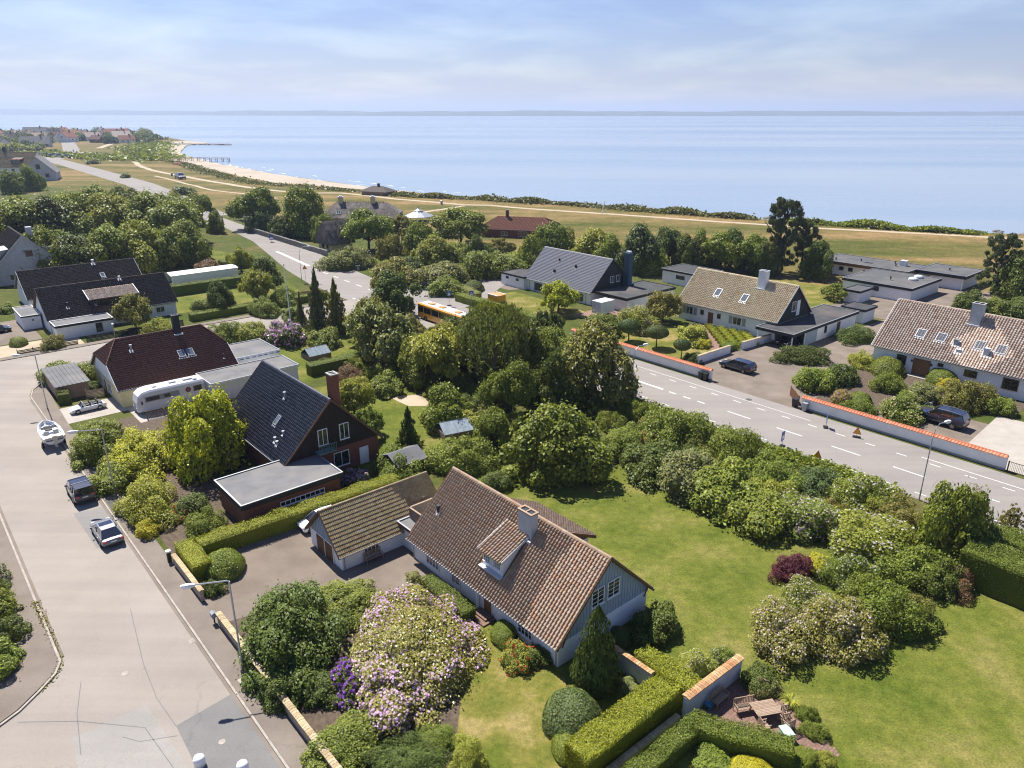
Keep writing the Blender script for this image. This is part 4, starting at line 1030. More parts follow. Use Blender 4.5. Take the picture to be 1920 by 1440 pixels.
H.dr('n', -3.1, 0, 1.2, 2.5, mat='wood_brown'); H.pipe(-10.2)
H.skylight(-3.4, -3.4, 1.3, 1.7); H.skylight(2.35, -3.45, 1.3, 1.7); H.vent(-.3, -3.9, .35, .08)
H.chimney(4.2, -.9, 1.5, 1.2, 10.9, 'white_wall', cap=True, capmat='lead')
# carport
C = empty('carport', W(-61.6, 125.2), ROT_S, 'flat roofed carport with dark fascia and white posts beside the tan roofed house', 'carport')
flat_block(C, -3.5, 3.6, -12.2, 11.8, 3.0, None, 'black_wood', 'felt_dark', .5, .2, edge='galv')
MB().box(-3.0, 3.3, -3.2, 11.4, -.2, 2.48).build('wall', M['white_wall'], C)
for x, y in ((3.3, -11.8), (3.3, -7.6), (-3.2, -11.8)): MB().box(-.08, .08, -.08, .08, 0, 2.49).build('post', M['white_paint'], C, (x, y, 0))
MB().box(3.25, 3.32, -7.4, -3.3, 0, 2.45).build('boarded_screen', M['pale_blue_board'], C)
window(C, 3.34, -.3, 1.7, math.pi/2, .8, 1.2, 1, 1, frame='wood_brown'); door(C, 3.33, 4.6, 0, math.pi/2, .9, 2.1, 'wood_brown', 'wood_brown')
S_ = empty('garden_shed', W(-60.2, 141.9), ROT_S, 'small white flat roofed shed at the far end of the carport', 'shed')
flat_block(S_, -2.5, 2.3, -2.6, 2.7, 2.75, 'white_wall', 'black_wood', 'felt_dark', .4, .3, edge='metal_dark')
# white handrail by the carport
R_ = empty('handrail', W(-56.6, 129.5), ROT_T, 'white painted handrail on the ramp along the carport wall', 'handrail')
for k, x in enumerate((-2.2, 0, 2.2)): MB().tube([(x, 0, 0), (x, 0, 1.0 + (.0 if k else -.1))], .06).build('post', M['white_paint'], R_)
MB().tube([(-2.2, 0, .9), (-1.4, 0, 1.25), (2.2, 0, 1.35)], .06).tube([(-2.2, 0, .5), (2.2, 0, .85)], .05).build('rail', M['white_paint'], R_)

# ------------------------------------------------------------------ white house on the right with the pale brown roof
H = House('pale_roof_house', 'white house with pale brown pantile roof, four skylights and double oak door', -33.2, 123.9, 's', 26.6, 7.7, 3.3, 9.6, 'white_wall', oe=.5, barge='white_paint')
H.tiles(0.38, 0.42, 'pan', 0.12, 'tile_pale', back=False, singles=290, single_key=lambda c: abs(c[2].x - 1.0) + abs(c[2].y + 5))
for a in (-7.4, -4.5, .75, 3.6): H.skylight(a, -4.55, 1.35, 1.55)
H.vent(-2.2, -5.0, .75, .3, 'galv', True); H.vent(-1.4, -5.9, .3, .3, 'lead', True); H.vent(2.1, -5.5, .9, .35, 'lead', True)
H.chimney(-1.4, -1.2, 1.5, 1.4, 11.2, 'grey_wall', capmat='mortar_grey')
for sg in (-.58, .58): H.dr('n', -5.6 + sg, .1, 1.14, 2.5, mat='wood_door', frame='wood_door')
H.win('n', -8.6, 1.95, 1.4, 1.5, 1, 1, frame='black_wood'); H.win('n', 1.15, 2.2, 1.7, 1.0, 2, 1, frame='wood_brown'); H.win('n', -3.0, 2.5, .8, .5, 1, 1, frame='wood_brown'); H.win('n', 6.3, 2.0, 2.0, 1.6, 2, 2, frame='wood_door'); H.win('w', 0, 2.0, 1.6, 1.4, 2, 1)
for a in (-7.0, -4.2): MB().lathe([(.05, 0), (.14, .05), (.14, .3), (.02, .42)], n=8).build('wall_lantern', M['metal_dark'], H.o, (a, -H.wy-.2, 2.0))
MB().box(-1.6, 1.6, -1.2, 0, 0, .12).build('door_step', M['concrete'], H.o, (-5.6, -H.wy-.06, 0))

# ------------------------------------------------------------------ modern flat-roofed villa
C = empty('flat_roof_villa', W(-68, 175), ROT_S, 'low white brick villa with staggered dark flat roofs above the meadow', 'house')
flat_block(C, -20.5, 1.5, 4.5, 16.0, 3.3, 'white_wall', 'wood_brown', 'felt_mid', .7, .8, edge='galv')
flat_block(C, 1.5, 12.4, 8.6, 20.2, 3.4, 'white_wall', 'black_wood', 'felt_mid', .7, .8, edge='galv')
flat_block(C, -6.2, 9.0, -11.8, 4.2, 3.1, 'white_wall', 'black_wood', 'felt_mid', .55, .25, edge='galv')
for a in (-14.5, -12.2, -8.5): window(C, a, 5.25, 1.7, 0, 1.1, .9, 1, 1, frame='black_wood')
window(C, -3.5, 5.25, 1.3, 0, 3.2, 1.5, 3, 1, frame='black_wood'); door(C, 4.0, 9.36, 0, 0, 1.1, 2.3, 'wood_door', 'wood_brown'); window(C, 1.5, -11.6, 1.9, 0, 1.2, .9, 1, 1, frame='black_wood')
for x in (-19.3, 11.8): MB().box(-.12, .12, -.12, .12, 0, 2.6).build('porch_post', M['white_paint'], C, (x, 4.9 if x < 0 else 9.0, 0))
MB().box(-.7, .7, -.6, .6, 3.2, 4.5).build('chimney', M['white_wall'], C, (-2.6, 12, 0))
for x, y in ((5.2, 1.0), (5.4, -2.4)):
    MB().lathe([(1.0, 3.05), (1.0, 3.35), (.85, 3.55), (.5, 3.68), (.1, 3.72)], x, y, 12).build('roof_dome', M['lead'], C)
for x, y in ((-17, 7), (-12, 10), (-5, 13), (-3.6, 10), (7, 14), (2, -6)): MB().lathe([(.15, 3.2), (.15, 3.7), (.25, 3.75), (.25, 3.85)], x, y, 8).build('vent_pipe', M['metal_dark'], C)
window(C, -9.8, 9.4, 3.36, 0, 1.8, 1.2, 1, 1, frame='galv', glass='glass_sky', tilt=(-math.pi/2, 0, 0))
S_ = empty('garden_shed', W(-67.6, 157.4), ROT_S, 'tiny white shed with dark flat roof in front of the flat roofed villa', 'shed')
flat_block(S_, -1.9, 1.9, -3.2, 3.0, 2.7, 'white_wall', 'black_wood', 'felt_mid', .4, .3, edge='metal_dark')
S_ = empty('flat_roof_annex', W(-101.5, 143.5), ROT_S, 'white flat roofed annex half hidden behind the tan roofed house', 'annex')
flat_block(S_, -5.5, 6, -3.5, 5, 3.3, 'white_wall', 'black_wood', 'felt_dark', .4, .3); window(S_, 0, -3.24, 1.9, 0, 2.4, .8, 1, 1, frame='black_wood')
S_ = empty('flat_roof_annex', W(-32, 174), ROT_S, 'dark flat roofed building cut by the right edge behind shrubs', 'annex')
flat_block(S_, -4, 8, -4, 6, 3.4, 'grey_wall', 'black_wood', 'felt_mid', .5, .3)
S_ = empty('garden_shed', W(-119.2, 16.6), ROT_T, 'grey boarded lean-to shed inside the corner hedge', 'shed')
MB().box(-2.0, 2.0, -5.5, 3, -.1, 2.0).build('wall', M['wood_weathered'], S_)
r_ = MB().xprism([(-5.9, 2.1), (3.3, 2.5), (3.3, 2.58), (-5.9, 2.18)], -2.25, 2.25).build('roof', M['felt_grey'], S_)
for k in range(9): MB().xprism([(-5.9, 2.182), (3.3, 2.582), (3.3, 2.64), (-5.9, 2.24)], -2.2+k*.54, -2.1+k*.54).build('roof_rib', M['felt_grey'], r_)
for k in range(26): MB().box(-1.98+k*.153, -1.85+k*.153, -5.54, -5.502, 0, 1.98).build('board', M['wood_weathered'], S_)
S_ = empty('garden_shed', W(-64.3, 39.6), ROT_T, 'small grey felt roofed shed between the timber house and the hedge', 'shed')
MB().box(-1.7, 1.7, -1.6, 1.6, 0, 1.7).build('wall', M['black_wood'], S_)
MB().xprism([(-2.0, 1.6), (0, 2.5), (2.0, 1.6), (2.0, 1.5), (0, 2.4), (-2.0, 1.5)], -2.0, 2.0).build('roof', M['felt_grey'], S_)

# ------------------------------------------------------------------ thatched houses and others towards the sea
def thatched(name, label, loc, rot, L, w, ze, zr, hipped, chims):
    o = empty(name, loc, rot, label, 'house')
    MB().box(-L/2+.7, L/2-.7, -w+.7, w-.7, -.2, ze+.4).build('wall', M['cream_paint'], o)
    b = MB(); n = 14; ins = w * .75 if hipped else 0.0
    # rounded thatch: several bands, eaves bulging
    prof = [(w, ze-.25), (w+.05, ze+.05), (w*.8, ze+(zr-ze)*.26), (w*.45, ze+(zr-ze)*.63), (.25, zr-.05), (0, zr+.03)]
    rows = []
    for i, (y, z) in enumerate(prof):
        f = (z-ze)/(zr-ze); e = L/2 - (max(0, f-.25)/.75*ins if hipped else 0) + (.05*math.sin(f*3.1))
        rows.append([(-e+2*e*k/n, y + .08*math.sin(k*2.1+i), z + .06*math.sin(k*1.7+i*2)) for k in range(n+1)])
    vs = []; fs = []
    for sgn in (-1, 1):
        base = len(vs)
        for row in rows: vs += [(x, sgn*y, z) for x, y, z in row]
        for i in range(len(rows)-1):
            for k in range(n):
                a = base+i*(n+1)+k; q = (a, a+1, a+n+2, a+n+1); fs.append(q if sgn < 0 else q[::-1])
    b.add(vs, fs)
    m_ = len(rows)*(n+1)
    for side in (0, n):
        ring = [i*(n+1)+side for i in range(len(rows))] + [m_+i*(n+1)+side for i in range(len(rows)-1, -1, -1)]
        b.f.append(tuple(ring if side else ring[::-1])); b.m.append(0)
    rf = b.build('thatched_roof', M['thatch'], o)
    rl = L - 2*ins - .4
    for k in range(int(rl/.75)):
        x = -rl/2 + .75*k
        MB().xprism([(-.75, zr-.55), (.05, zr+.35), (.12, zr+.28), (-.68, zr-.62)], x, x+.16).xprism([(.75, zr-.55), (-.05, zr+.35), (-.12, zr+.28), (.68, zr-.62)], x+.2, x+.36).build('ridge_log', M['wood_grey'], rf)
    for x in chims:
        c = MB().box(-.8, .8, -.8, .8, zr-1, zr+1.7).build('chimney', M['cream_paint'], rf, (x, 0, 0))
        MB().box(-.95, .95, -.95, .95, zr+1.7, zr+1.95).box(-.5, .5, -.5, .5, zr+1.95, zr+2.3).build('chimney_cap', M['lead'], c)
    return o, rf
o, rf = thatched('thatched_house', 'long thatched house with two pale chimneys and crossed ridge logs', (-54.5, 271, 0), math.radians(1), 28, 6.5, 2.6, 7.6, True, (-7.4, 4.2))
window(o, -7.5, -4.6, 4.6, 0, 1.4, 1.2, 2, 1, glass='glass_sky', tilt=(math.radians(-40), 0, 0)); window(o, 11, -5.85, 1.6, 0, 1.2, 1.2, 2, 2)
o, rf = thatched('thatched_cottage', 'small steep thatched cottage with pale yellow gable beside the stone wall', (-52.3, 217.6, 0), math.radians(45), 8.2, 4.4, 2.2, 8.2, False, ())
for a, z in ((-1.2, 1.4), (1.2, 1.4), (0, 4.6)): window(o, -3.45, a, z, -math.pi/2, 1.0, 1.2, 2, 2, frame='wood_brown')
H = House('red_roof_house', 'low brick house with broad dull red tile roof near the meadow', 0, 0, 's', 24, 6.8, 2.6, 6.0, 'brick_red', rot=math.radians(-14), loc=(3.0, 244, 0), hip=(3.4, 4.5), barge='wood_brown')
H.tiles(.45, .45, 'pan', .07, 'tile_red', back=False, ridge=False); H.win('n', 2, 1.3, 3, 1.6, 3, 1); H.win('n', -4, 1.3, 2, 1.2, 2, 1); H.chimney(-4.5, -.6, .9, .9, 8.0, 'brick_red', capmat='mortar_grey')
# round pavilion roof
P_ = empty('garden_pavilion', (-34.6, 276, 0), 0, 'round garden pavilion with pale grey faceted metal roof', 'pavilion')
MB().lathe([(5.6, 1.9), (5.6, 2.1), (1.5, 3.7), (1.5, 3.9), (1.7, 3.95), (.25, 4.7), (.1, 5.6)], n=12).build('roof', M['zinc'], P_)
for k in range(8): MB().tube([(5*math.cos(k*.785), 5*math.sin(k*.785), 0), (5*math.cos(k*.785), 5*math.sin(k*.785), 2)], .12).build('post', M['white_paint'], P_)
# hut by the beach
P_ = empty('beach_hut', (-66, 371, 0), math.radians(-25), 'low dark roofed hut at the edge of the beach', 'hut')
MB().box(-7, 7, -4, 4, 0, 2).build('wall', M['wood_grey'], P_)
MB().add([(-8,-5,1.8),(8,-5,1.8),(8,5,1.8),(-8,5,1.8),(-3,0,4.2),(3,0,4.2)], [(0,1,5,4),(1,2,5),(2,3,4,5),(3,0,4),(3,2,1,0)]).build('roof', M['tile_darkbrown'], P_)
MB().box(-.5,.5,-.5,.5,3.4,5.4).build('chimney', M['black_wood'], P_, (0.5,0,0))
# two houses left of the wood
H = House('far_house', 'brown roofed white house with shed dormer by the shore road', 0, 0, 's', 40, 11, 5, 14, 'white_wall', rot=math.radians(2), loc=(-330, 500, 0), og=.5, oe=.8, barge='white_paint')
H.tiles(1.2, 1.1, 'pan', .12, 'tile_moss', back=False, ridge=False); H.chimney(-1, 0, 1.6, 1.6, 17, 'black_wood', cap=False); H.chimney(-8, -2, 1.4, 1.4, 14.5, 'white_wall', cap=False)
MB().xprism([(-9, 5.5), (-9, 9.5), (-3, 11), (-3, 5.5)], 7, 13).build('dormer', M['black_wood'], H.roof)
MB().box(6.6, 13.4, -9.8, -3, 9.6, 9.9).build('dormer_roof', M['tile_coping'], H.roof)
for k in range(3): window(H.o, 8.1+k*1.9, -9.08, 8.3, 0, 1.5, 1.6, 1, 1)
for a in (-14, 3, 8, 13): H.win('n', a, 3, 2.2, 2.0, 2, 1)
H = House('far_house', 'pale grey house with steep gable towards the street, beside the brown roofed one', 0, 0, 's', 24, 9, 4.5, 13.5, 'grey_wall', rot=math.radians(-65), loc=(-285, 460, 0), og=.4, oe=.5, roof_mat=M['felt_grey'], barge='lead')
H.win('e', 0, 8, 2.2, 2.6, 1, 1, frame='black_wood'); H.win('e', -4, 3, 2, 2, 1, 1, frame='black_wood'); H.win('e', 4, 3, 2, 2, 1, 1, frame='black_wood')
# village on the far headland
VM = {k: (M[a], M[b]) for k, (a, b) in dict(red=('tile_red', 'white_wall'), dark=('tile_darkbrown', 'white_wall'), pale=('tile_pale', 'white_wall'), grey=('felt_grey', 'grey_wall'), darkred=('tile_darkred', 'brick_red')).items()}
def far_house(x, y, rot, L, w, h, kind, label, group=None):
    o = empty('village_house', (x, y, 0), rot, label, 'house', group); rm, wm = VM[kind]
    MB().xprism([(-w, -.3), (w, -.3), (w, h), (0, h+w*.85), (-w, h)], -L/2, L/2).build('wall', wm, o)
    rf = MB()
    for sg in (-1, 1): rf.xprism([(0, h+w*.85+.3), (sg*(w+.7), h-.4), (sg*(w+.7), h-.8), (0, h+w*.85)], -L/2-.5, L/2+.5)
    rf.build('roof', rm, o)
    for k in range(max(2, int(L/5))): MB().box(-.8, .8, -.06, .06, -.9, .9).build('window', M['glass'], o, (-L/2 + L*(k+.5)/max(2, int(L/5)), -w-.05, h*.5))
    MB().box(-.06, .06, -.9, .9, -1, 1).build('window', M['glass'], o, (L/2+.05, 0, h*.95)); MB().box(-.06, .06, -.9, .9, -1, 1).build('window', M['glass'], o, (-L/2-.05, 0, h*.95))
    MB().box(-.7, .7, -.7, .7, 0, 2.4).build('chimney', M['brick_red'], o, (L*.2, 0, h+w*.85-.3))
    return o
far_house(-610, 1195, math.radians(5), 34, 9, 7, 'red', 'long white house with red roof at the tip of the headland')
far_house(-588, 1172, math.radians(-70), 16, 7, 7, 'red', 'white cross wing with red roof in front of the headland house')
far_house(-640, 1168, math.radians(-75), 15, 6, 6, 'red', 'white gabled wing with red roof at the left of the headland house')
far_house(-690, 1190, math.radians(-80), 24, 9, 9, 'red', 'tall white house with red roof left of the headland house')
far_house(-745, 1210, math.radians(10), 34, 9, 9, 'grey', 'broad grey roofed white house in the far village')
r = random.Random(4)
for i in range(30):
    y = 1040 + (i % 6)*62 + r.uniform(-20, 20); x = -y*(.50 + .19*((i*7) % 30)/30)
    k = r.choice(['red', 'darkred', 'pale', 'grey', 'dark', 'red'])
    far_house(x, y, r.uniform(-1.6, 1.6), r.uniform(14, 24), r.uniform(5.5, 8), r.uniform(4.5, 7.5), k, {'grey': 'grey walled', 'red': 'white walled', 'pale': 'pale roofed', 'darkred': 'dark red roofed', 'dark': 'dark roofed'}[k] + ' house among the trees of the far village', 'houses of the far village')
far_house(-575, 860, math.radians(-25), 26, 9, 4, 'dark', 'dark roofed low house above the far car park')
far_house(-615, 850, math.radians(60), 22, 8, 5, 'pale', 'pale roofed house beside the dark one above the far car park')
far_house(-560, 905, math.radians(20), 30, 9, 4, 'grey', 'grey roofed house behind the dark one above the far car park')
far_house(-690, 930, math.radians(-10), 24, 8, 4, 'grey', 'grey roofed house in trees at the far left')
# ------------------------------------------------------------------ plant kit
PC = dict(mid=(0.150, 0.196, 0.034), dark=(0.086, 0.122, 0.026), light=(0.235, 0.270, 0.050), olive=(0.180, 0.180, 0.052), grey=(0.178, 0.205, 0.085),
          bluegreen=(0.100, 0.145, 0.060), acid=(0.34, 0.37, 0.030), yellow=(0.42, 0.38, 0.026), maroon=(0.135, 0.032, 0.052), redbrown=(0.195, 0.120, 0.067),
          thuja=(0.090, 0.120, 0.026), conifer=(0.118, 0.140, 0.060), pine=(0.068, 0.090, 0.038), weep=(0.112, 0.142, 0.042), hedge=(0.27, 0.295, 0.022), hedge_dark=(0.145, 0.185, 0.026), scrub=(0.135, 0.143, 0.048))
for _k in ('mid', 'dark', 'light', 'olive', 'grey', 'bluegreen', 'weep', 'conifer', 'pine'):   # FRESH early summer growth
    PC[_k] = (PC[_k][0] * 1.26, PC[_k][1] * 1.20, PC[_k][2] * 1.05)

def unit(v): return v / np.maximum(np.linalg.norm(v, axis=1, keepdims=True), 1e-9)
def kites(P, Nrm, size, g, aspect=0.62):
    """leaf-shaped quads at P facing Nrm"""
    n = len(P)
    a = unit(np.cross(Nrm, g.normal(size=(n, 3)))); b = np.cross(Nrm, a)
    s = (size * g.uniform(0.5, 1.45, n))[:, None]
    V = np.stack([P - a * s * 0.5, P + b * s * aspect * 0.5 - a * s * 0.05, P + a * s * 0.55, P - b * s * aspect * 0.5 - a * s * 0.05], 1)
    V[:, 0] -= Nrm * s * 0.06; V[:, 2] -= Nrm * s * 0.10
    F = np.arange(n * 4).reshape(n, 4)
    return V.reshape(-1, 3), F

def lobes_for(shape, n, g):
    if shape == 'dome':
        u = g.uniform(0, 1, n); th = g.uniform(0, 2*np.pi, n); ph = np.arccos(1 - u * 0.98)
        r = g.uniform(0.52, 0.90, n)
        c = np.stack([r*np.sin(ph)*np.cos(th), r*np.sin(ph)*np.sin(th), r*np.cos(ph)*0.92], 1)
        c[:, 2] = np.maximum(c[:, 2], 0.10); R = g.uniform(0.17, 0.32, n)
    elif shape == 'tree':
        d = unit(g.normal(size=(n, 3))); d[:, 2] = np.where(d[:, 2] < -0.45, -d[:, 2], d[:, 2])
        r = g.uniform(0.45, 0.82, n)[:, None]; c = d * r; R = g.uniform(0.17, 0.31, n)
        c[:, 2] = 0.56 + c[:, 2] * 0.46
    elif shape == 'tall':
        z = g.uniform(0.10, 0.95, n); prof = np.sin(np.pi * np.clip(z * 0.85 + 0.15, 0, 1)) ** 0.7
        th = g.uniform(0, 2*np.pi, n); r = prof * g.uniform(0.35, 0.8, n)
        c = np.stack([r*np.cos(th), r*np.sin(th), z], 1); R = g.uniform(0.15, 0.27, n)
    elif shape == 'airy':
        d = unit(g.normal(size=(n, 3))); d[:, 2] = np.abs(d[:, 2])
        r = g.uniform(0.5, 0.88, n)[:, None]; c = d * r; c[:, 2] = 0.36 + c[:, 2] * 0.58; R = g.uniform(0.13, 0.24, n)
    return c, R

def crown(seed, shape, n_lobes, n_leaf, size, zs=1.0, petals=0.0, psize=0.05, pmask=0.5, jitter=0.9, core=0.0):
    g = np.random.default_rng(seed)
    c, R = lobes_for(shape, n_lobes, g)
    R = R * (50.0 / n_lobes) ** 0.42 * g.uniform(0.50, 1.35, n_lobes)
    ang = np.arctan2(c[:, 1], c[:, 0]); lump = 1 + 0.16*np.sin(2*ang+seed) + 0.10*np.sin(3*ang+seed*1.7) + 0.08*np.sin(5*ang+c[:, 2]*5+seed*.3)
    c[:, :2] *= lump[:, None]; c[:, 2] *= 1 + 0.10*np.sin(ang*2+seed*.7)
    if shape == 'dome': c *= np.array([1, 1, 1]) * (1 + 0.10 * (1 - (50.0 / n_lobes) ** 0.42))
    w = R ** 2; w /= w.sum()
    def sample(n, out=(0.80, 1.04)):
        k = g.choice(n_lobes, n, p=w); d = unit(g.normal(size=(n, 3)) + np.array([0, 0, 0.25]))
        rr = R[k] * g.uniform(*out, n)
        p = c[k] + d * rr[:, None] * np.array([1, 1, 0.62 if shape in ('tree', 'airy') else 0.85])
        dist = np.linalg.norm(p[:, None] - c[None], axis=2) / R[None]; dist[np.arange(n), k] = 9
        keep = (dist.min(1) > 0.62) & (p[:, 2] > 0.0)
        return p[keep], d[keep]
    P, D = sample(int(n_leaf * 1.5))
    while len(P) < n_leaf:
        p2, d2 = sample(n_leaf); P = np.concatenate([P, p2]); D = np.concatenate([D, d2])
    P, D = P[:n_leaf], D[:n_leaf]
    if core:
        cl_n = int(n_leaf * 0.22); cd = unit(g.normal(size=(cl_n, 3))); cd[:, 2] = np.abs(cd[:, 2]); cp = cd * (core * g.uniform(.98, 1.10, cl_n))[:, None] * np.array([1, 1, .86])
        P = np.concatenate([P, cp]); D = np.concatenate([D, cd])
    # a few stray shoots that break the outline
    m = int(len(P) * 0.09); idx = g.choice(len(P), m); P[idx] += D[idx] * g.uniform(0.02, 0.15, m)[:, None]
    Nr = unit(D * 0.50 + g.normal(size=P.shape) * 0.40 * jitter + np.array([0, 0, 0.50]))
    V, F = kites(P, Nr, size, g); mi = np.zeros(len(F), int)
    if petals:
        PP, DD = sample(int(petals * 3), (1.0, 1.08))
        while len(PP) * pmask < petals * 1.05:
            p2, d2 = sample(int(petals * 3), (1.0, 1.08)); PP = np.concatenate([PP, p2]); DD = np.concatenate([DD, d2])
        f = np.sin(PP[:, 0]*5.1+seed) + np.sin(PP[:, 1]*4.3+seed*2) + np.sin(PP[:, 2]*6+seed)
        keep = f > np.quantile(f, 1 - pmask) if pmask < 1 else np.ones(len(PP), bool)
        if pmask < 1: keep |= g.uniform(size=len(PP)) < 0.12
        PP, DD = PP[keep][:int(petals)], DD[keep][:int(petals)]
        # each flower head: five petals fanned over a small dome
        allP, allN = [], []
        for q in range(5):
            o = unit(g.normal(size=PP.shape) * 0.8 + DD); allP.append(PP + o * psize * 0.38); allN.append(o)
        PV, PF = kites(np.concatenate(allP), np.concatenate(allN), psize, g, 0.9)
        F = np.concatenate([F, PF + len(V)]); V = np.concatenate([V, PV]); mi = np.concatenate([mi, np.ones(len(PF), int)])
    if core:
        nu, nw = 14, 7; cv = []
        for j in range(nw):
            ph = math.pi / 2 * j / (nw - 1)
            for i in range(nu):
                a = 2 * math.pi * i / nu; rr = core * (0.93 + 0.07 * math.sin(3 * a + seed + j))
                zc = math.sin(ph) * rr * (0.86 if shape == 'dome' else 0.4)
                cv.append((math.cos(ph) * rr * math.cos(a), math.cos(ph) * rr * math.sin(a), zc if shape == 'dome' else 0.5 + zc))
        cf = [(j*nu+i, j*nu+(i+1) % nu, (j+1)*nu+(i+1) % nu, (j+1)*nu+i) for j in range(nw-1) for i in range(nu)]
        F = np.concatenate([F, np.array(cf) + len(V)]); V = np.concatenate([V, np.array(cv)]); mi = np.concatenate([mi, np.zeros(len(cf), int)])
    V[:, 2] *= zs
    V[:, 2] = V[:, 2] / max(1e-6, np.quantile(V[:, 2], 0.999)); V[:, :2] /= np.quantile(np.linalg.norm(V[:, :2], axis=1), 0.99)
    return V, F, mi

def conifer_mesh(seed, n, size, droop=0.25, tiers=12, narrow=1.0):
    g = np.random.default_rng(seed); P, Nn = [], []
    for t in range(tiers):
        z = 0.06 + 0.92 * (t / (tiers - 1)) ** 0.95; R = (1 - z) ** 0.85 * narrow + 0.04
        nb = max(4, int(9 * (1 - z) + 4)); a0 = g.uniform(0, 6.28)
        for b in range(nb):
            a = a0 + 6.283 * b / nb + g.normal() * 0.2; L = R * g.uniform(0.40, 1.2); m = max(6, int(n / tiers / nb * (0.5 + R * 1.4)))
            f = g.uniform(0.12, 1, m); sp = 0.16 * L * (1.1 - f)
            p = np.stack([np.cos(a)*L*f + g.normal(size=m)*sp, np.sin(a)*L*f + g.normal(size=m)*sp, z - droop*0.16*f**1.5 + g.normal(size=m)*0.010 + 0.05*(f > .9)], 1)
            P.append(p); Nn.append(unit(np.array([np.cos(a)*.3, np.sin(a)*.3, .9]) + g.normal(size=(m, 3))*0.45))
    P, Nn = np.concatenate(P), np.concatenate(Nn)
    V, F = kites(P, Nn, size, g, 0.45)
    return V, F, np.zeros(len(F), int)

def thuja_mesh(seed, n, size):
    g = np.random.default_rng(seed); P, Nn = [], []
    cols = [(0, 0, 1.0, 0.55)] + [(0.42*math.cos(a), 0.42*math.sin(a), g.uniform(.5, .8), g.uniform(.36, .48)) for a in np.linspace(0, 6.28, 8)[:-1]]
    for cx, cy, h, r in cols:
        m = n // len(cols); z = g.uniform(0, 1, m) ** 0.9; a = g.uniform(0, 6.28, m)
        lump = 1 + 0.16*np.sin(a*5 + z*22) + 0.10*np.sin(z*37 + a*3)
        rr = r * np.sin(np.pi*np.clip(0.18 + 0.82*z, 0, 1))**0.75 * lump * g.uniform(.86, 1.03, m)
        P.append(np.stack([cx*(1-z*.6)+rr*np.cos(a), cy*(1-z*.6)+rr*np.sin(a), z*h], 1)); Nn.append(unit(np.stack([np.cos(a), np.sin(a), np.full(m, .7)], 1) + g.normal(size=(m, 3))*0.4))
    V, F = kites(np.concatenate(P), np.concatenate(Nn), size, g, 0.5)
    return V, F, np.zeros(len(F), int)

def weep_mesh(seed, n, size):
    g = np.random.default_rng(seed); P, Nn = [], []
    for k in range(150):
        a = g.uniform(0, 6.28); r = math.sqrt(g.uniform(0.02, 1)) * 0.9; zt = 0.55 + 0.45*math.sqrt(max(0, 1-r*r)) * g.uniform(.75, 1); L = g.uniform(.22, .55); m = n // 150
        f = g.uniform(0, 1, m); sp = 0.055*(1 - .4*f)
        P.append(np.stack([math.cos(a)*(r+.06*f)+g.normal(size=m)*sp, math.sin(a)*(r+.06*f)+g.normal(size=m)*sp, np.maximum(zt-L*f, .03) + g.normal(size=m)*.015], 1))
        Nn.append(unit(np.array([math.cos(a), math.sin(a), .35]) + g.normal(size=(m, 3))*.5))
    V, F = kites(np.concatenate(P), np.concatenate(Nn), size, g, 0.5)
    return V, F, np.zeros(len(F), int)

def pine_mesh(seed, n, size):
    g = np.random.default_rng(seed); P, Nn = [], []
    for k in range(90):
        z = g.uniform(0.15, 0.98); a = g.uniform(0, 6.28); r = g.uniform(.15, .95) * (1.05 - abs(z-.45)*0.95); rad = g.uniform(.10, .20); m = n // 90
        d = unit(g.normal(size=(m, 3))); 
        P.append(np.array([math.cos(a)*r, math.sin(a)*r, z]) + d*np.array([rad, rad, rad*.30])*g.uniform(.5, 1, m)[:, None]); Nn.append(unit(d + g.normal(size=(m, 3))*.5 + np.array([0, 0, .5])))
    V, F = kites(np.concatenate(P), np.concatenate(Nn), size, g, 0.4)
    return V, F, np.zeros(len(F), int)

def ball_mesh(seed, n, size, wob=0.05, full=False):
    g = np.random.default_rng(seed); d = unit(g.normal(size=(n, 3)))
    if not full: d[:, 2] = np.abs(d[:, 2])
    k = 1 + wob*np.sin(d[:, 0]*5+seed) * np.sin(d[:, 1]*4+1) + wob*.6*np.sin(d[:, 2]*7+d[:, 0]*6)
    P = d * (k * g.uniform(.93, 1.0, n))[:, None]
    if full: P[:, 2] = P[:, 2]*.5+.5
    else:
        e = np.sqrt(np.maximum(0, 1-d[:, 2]**2)); low = d[:, 2] < .35
        P[:, :2] = np.where(low[:, None], P[:, :2]/np.maximum(e, .2)[:, None]*.97, P[:, :2])
    V, F = kites(P, unit(d + g.normal(size=(n, 3))*.35), size, g, .7)
    return V, F, np.zeros(len(F), int)

def tuft_mesh(seed, n, w):
    g = np.random.default_rng(seed); V = []; F = []
    for k in range(n):
        a = g.uniform(0, 6.28); L = g.uniform(.6, 1.0); ca, sa = math.cos(a), math.sin(a); sx, sy = -sa*w, ca*w
        pts = [(.05, .0), (.35*L, .75), (.75*L, .85), (1.0*L, .5)]
        b = len(V)
        for i, (r, z) in enumerate(pts):
            t = 1 - i/3.2; V += [(ca*r+sx*t, sa*r+sy*t, z*L), (ca*r-sx*t, sa*r-sy*t, z*L)]
        for i in range(3): F.append((b+2*i, b+2*i+1, b+2*i+3, b+2*i+2))
    return np.array(V, float), np.array(F), np.zeros(len(F), int)

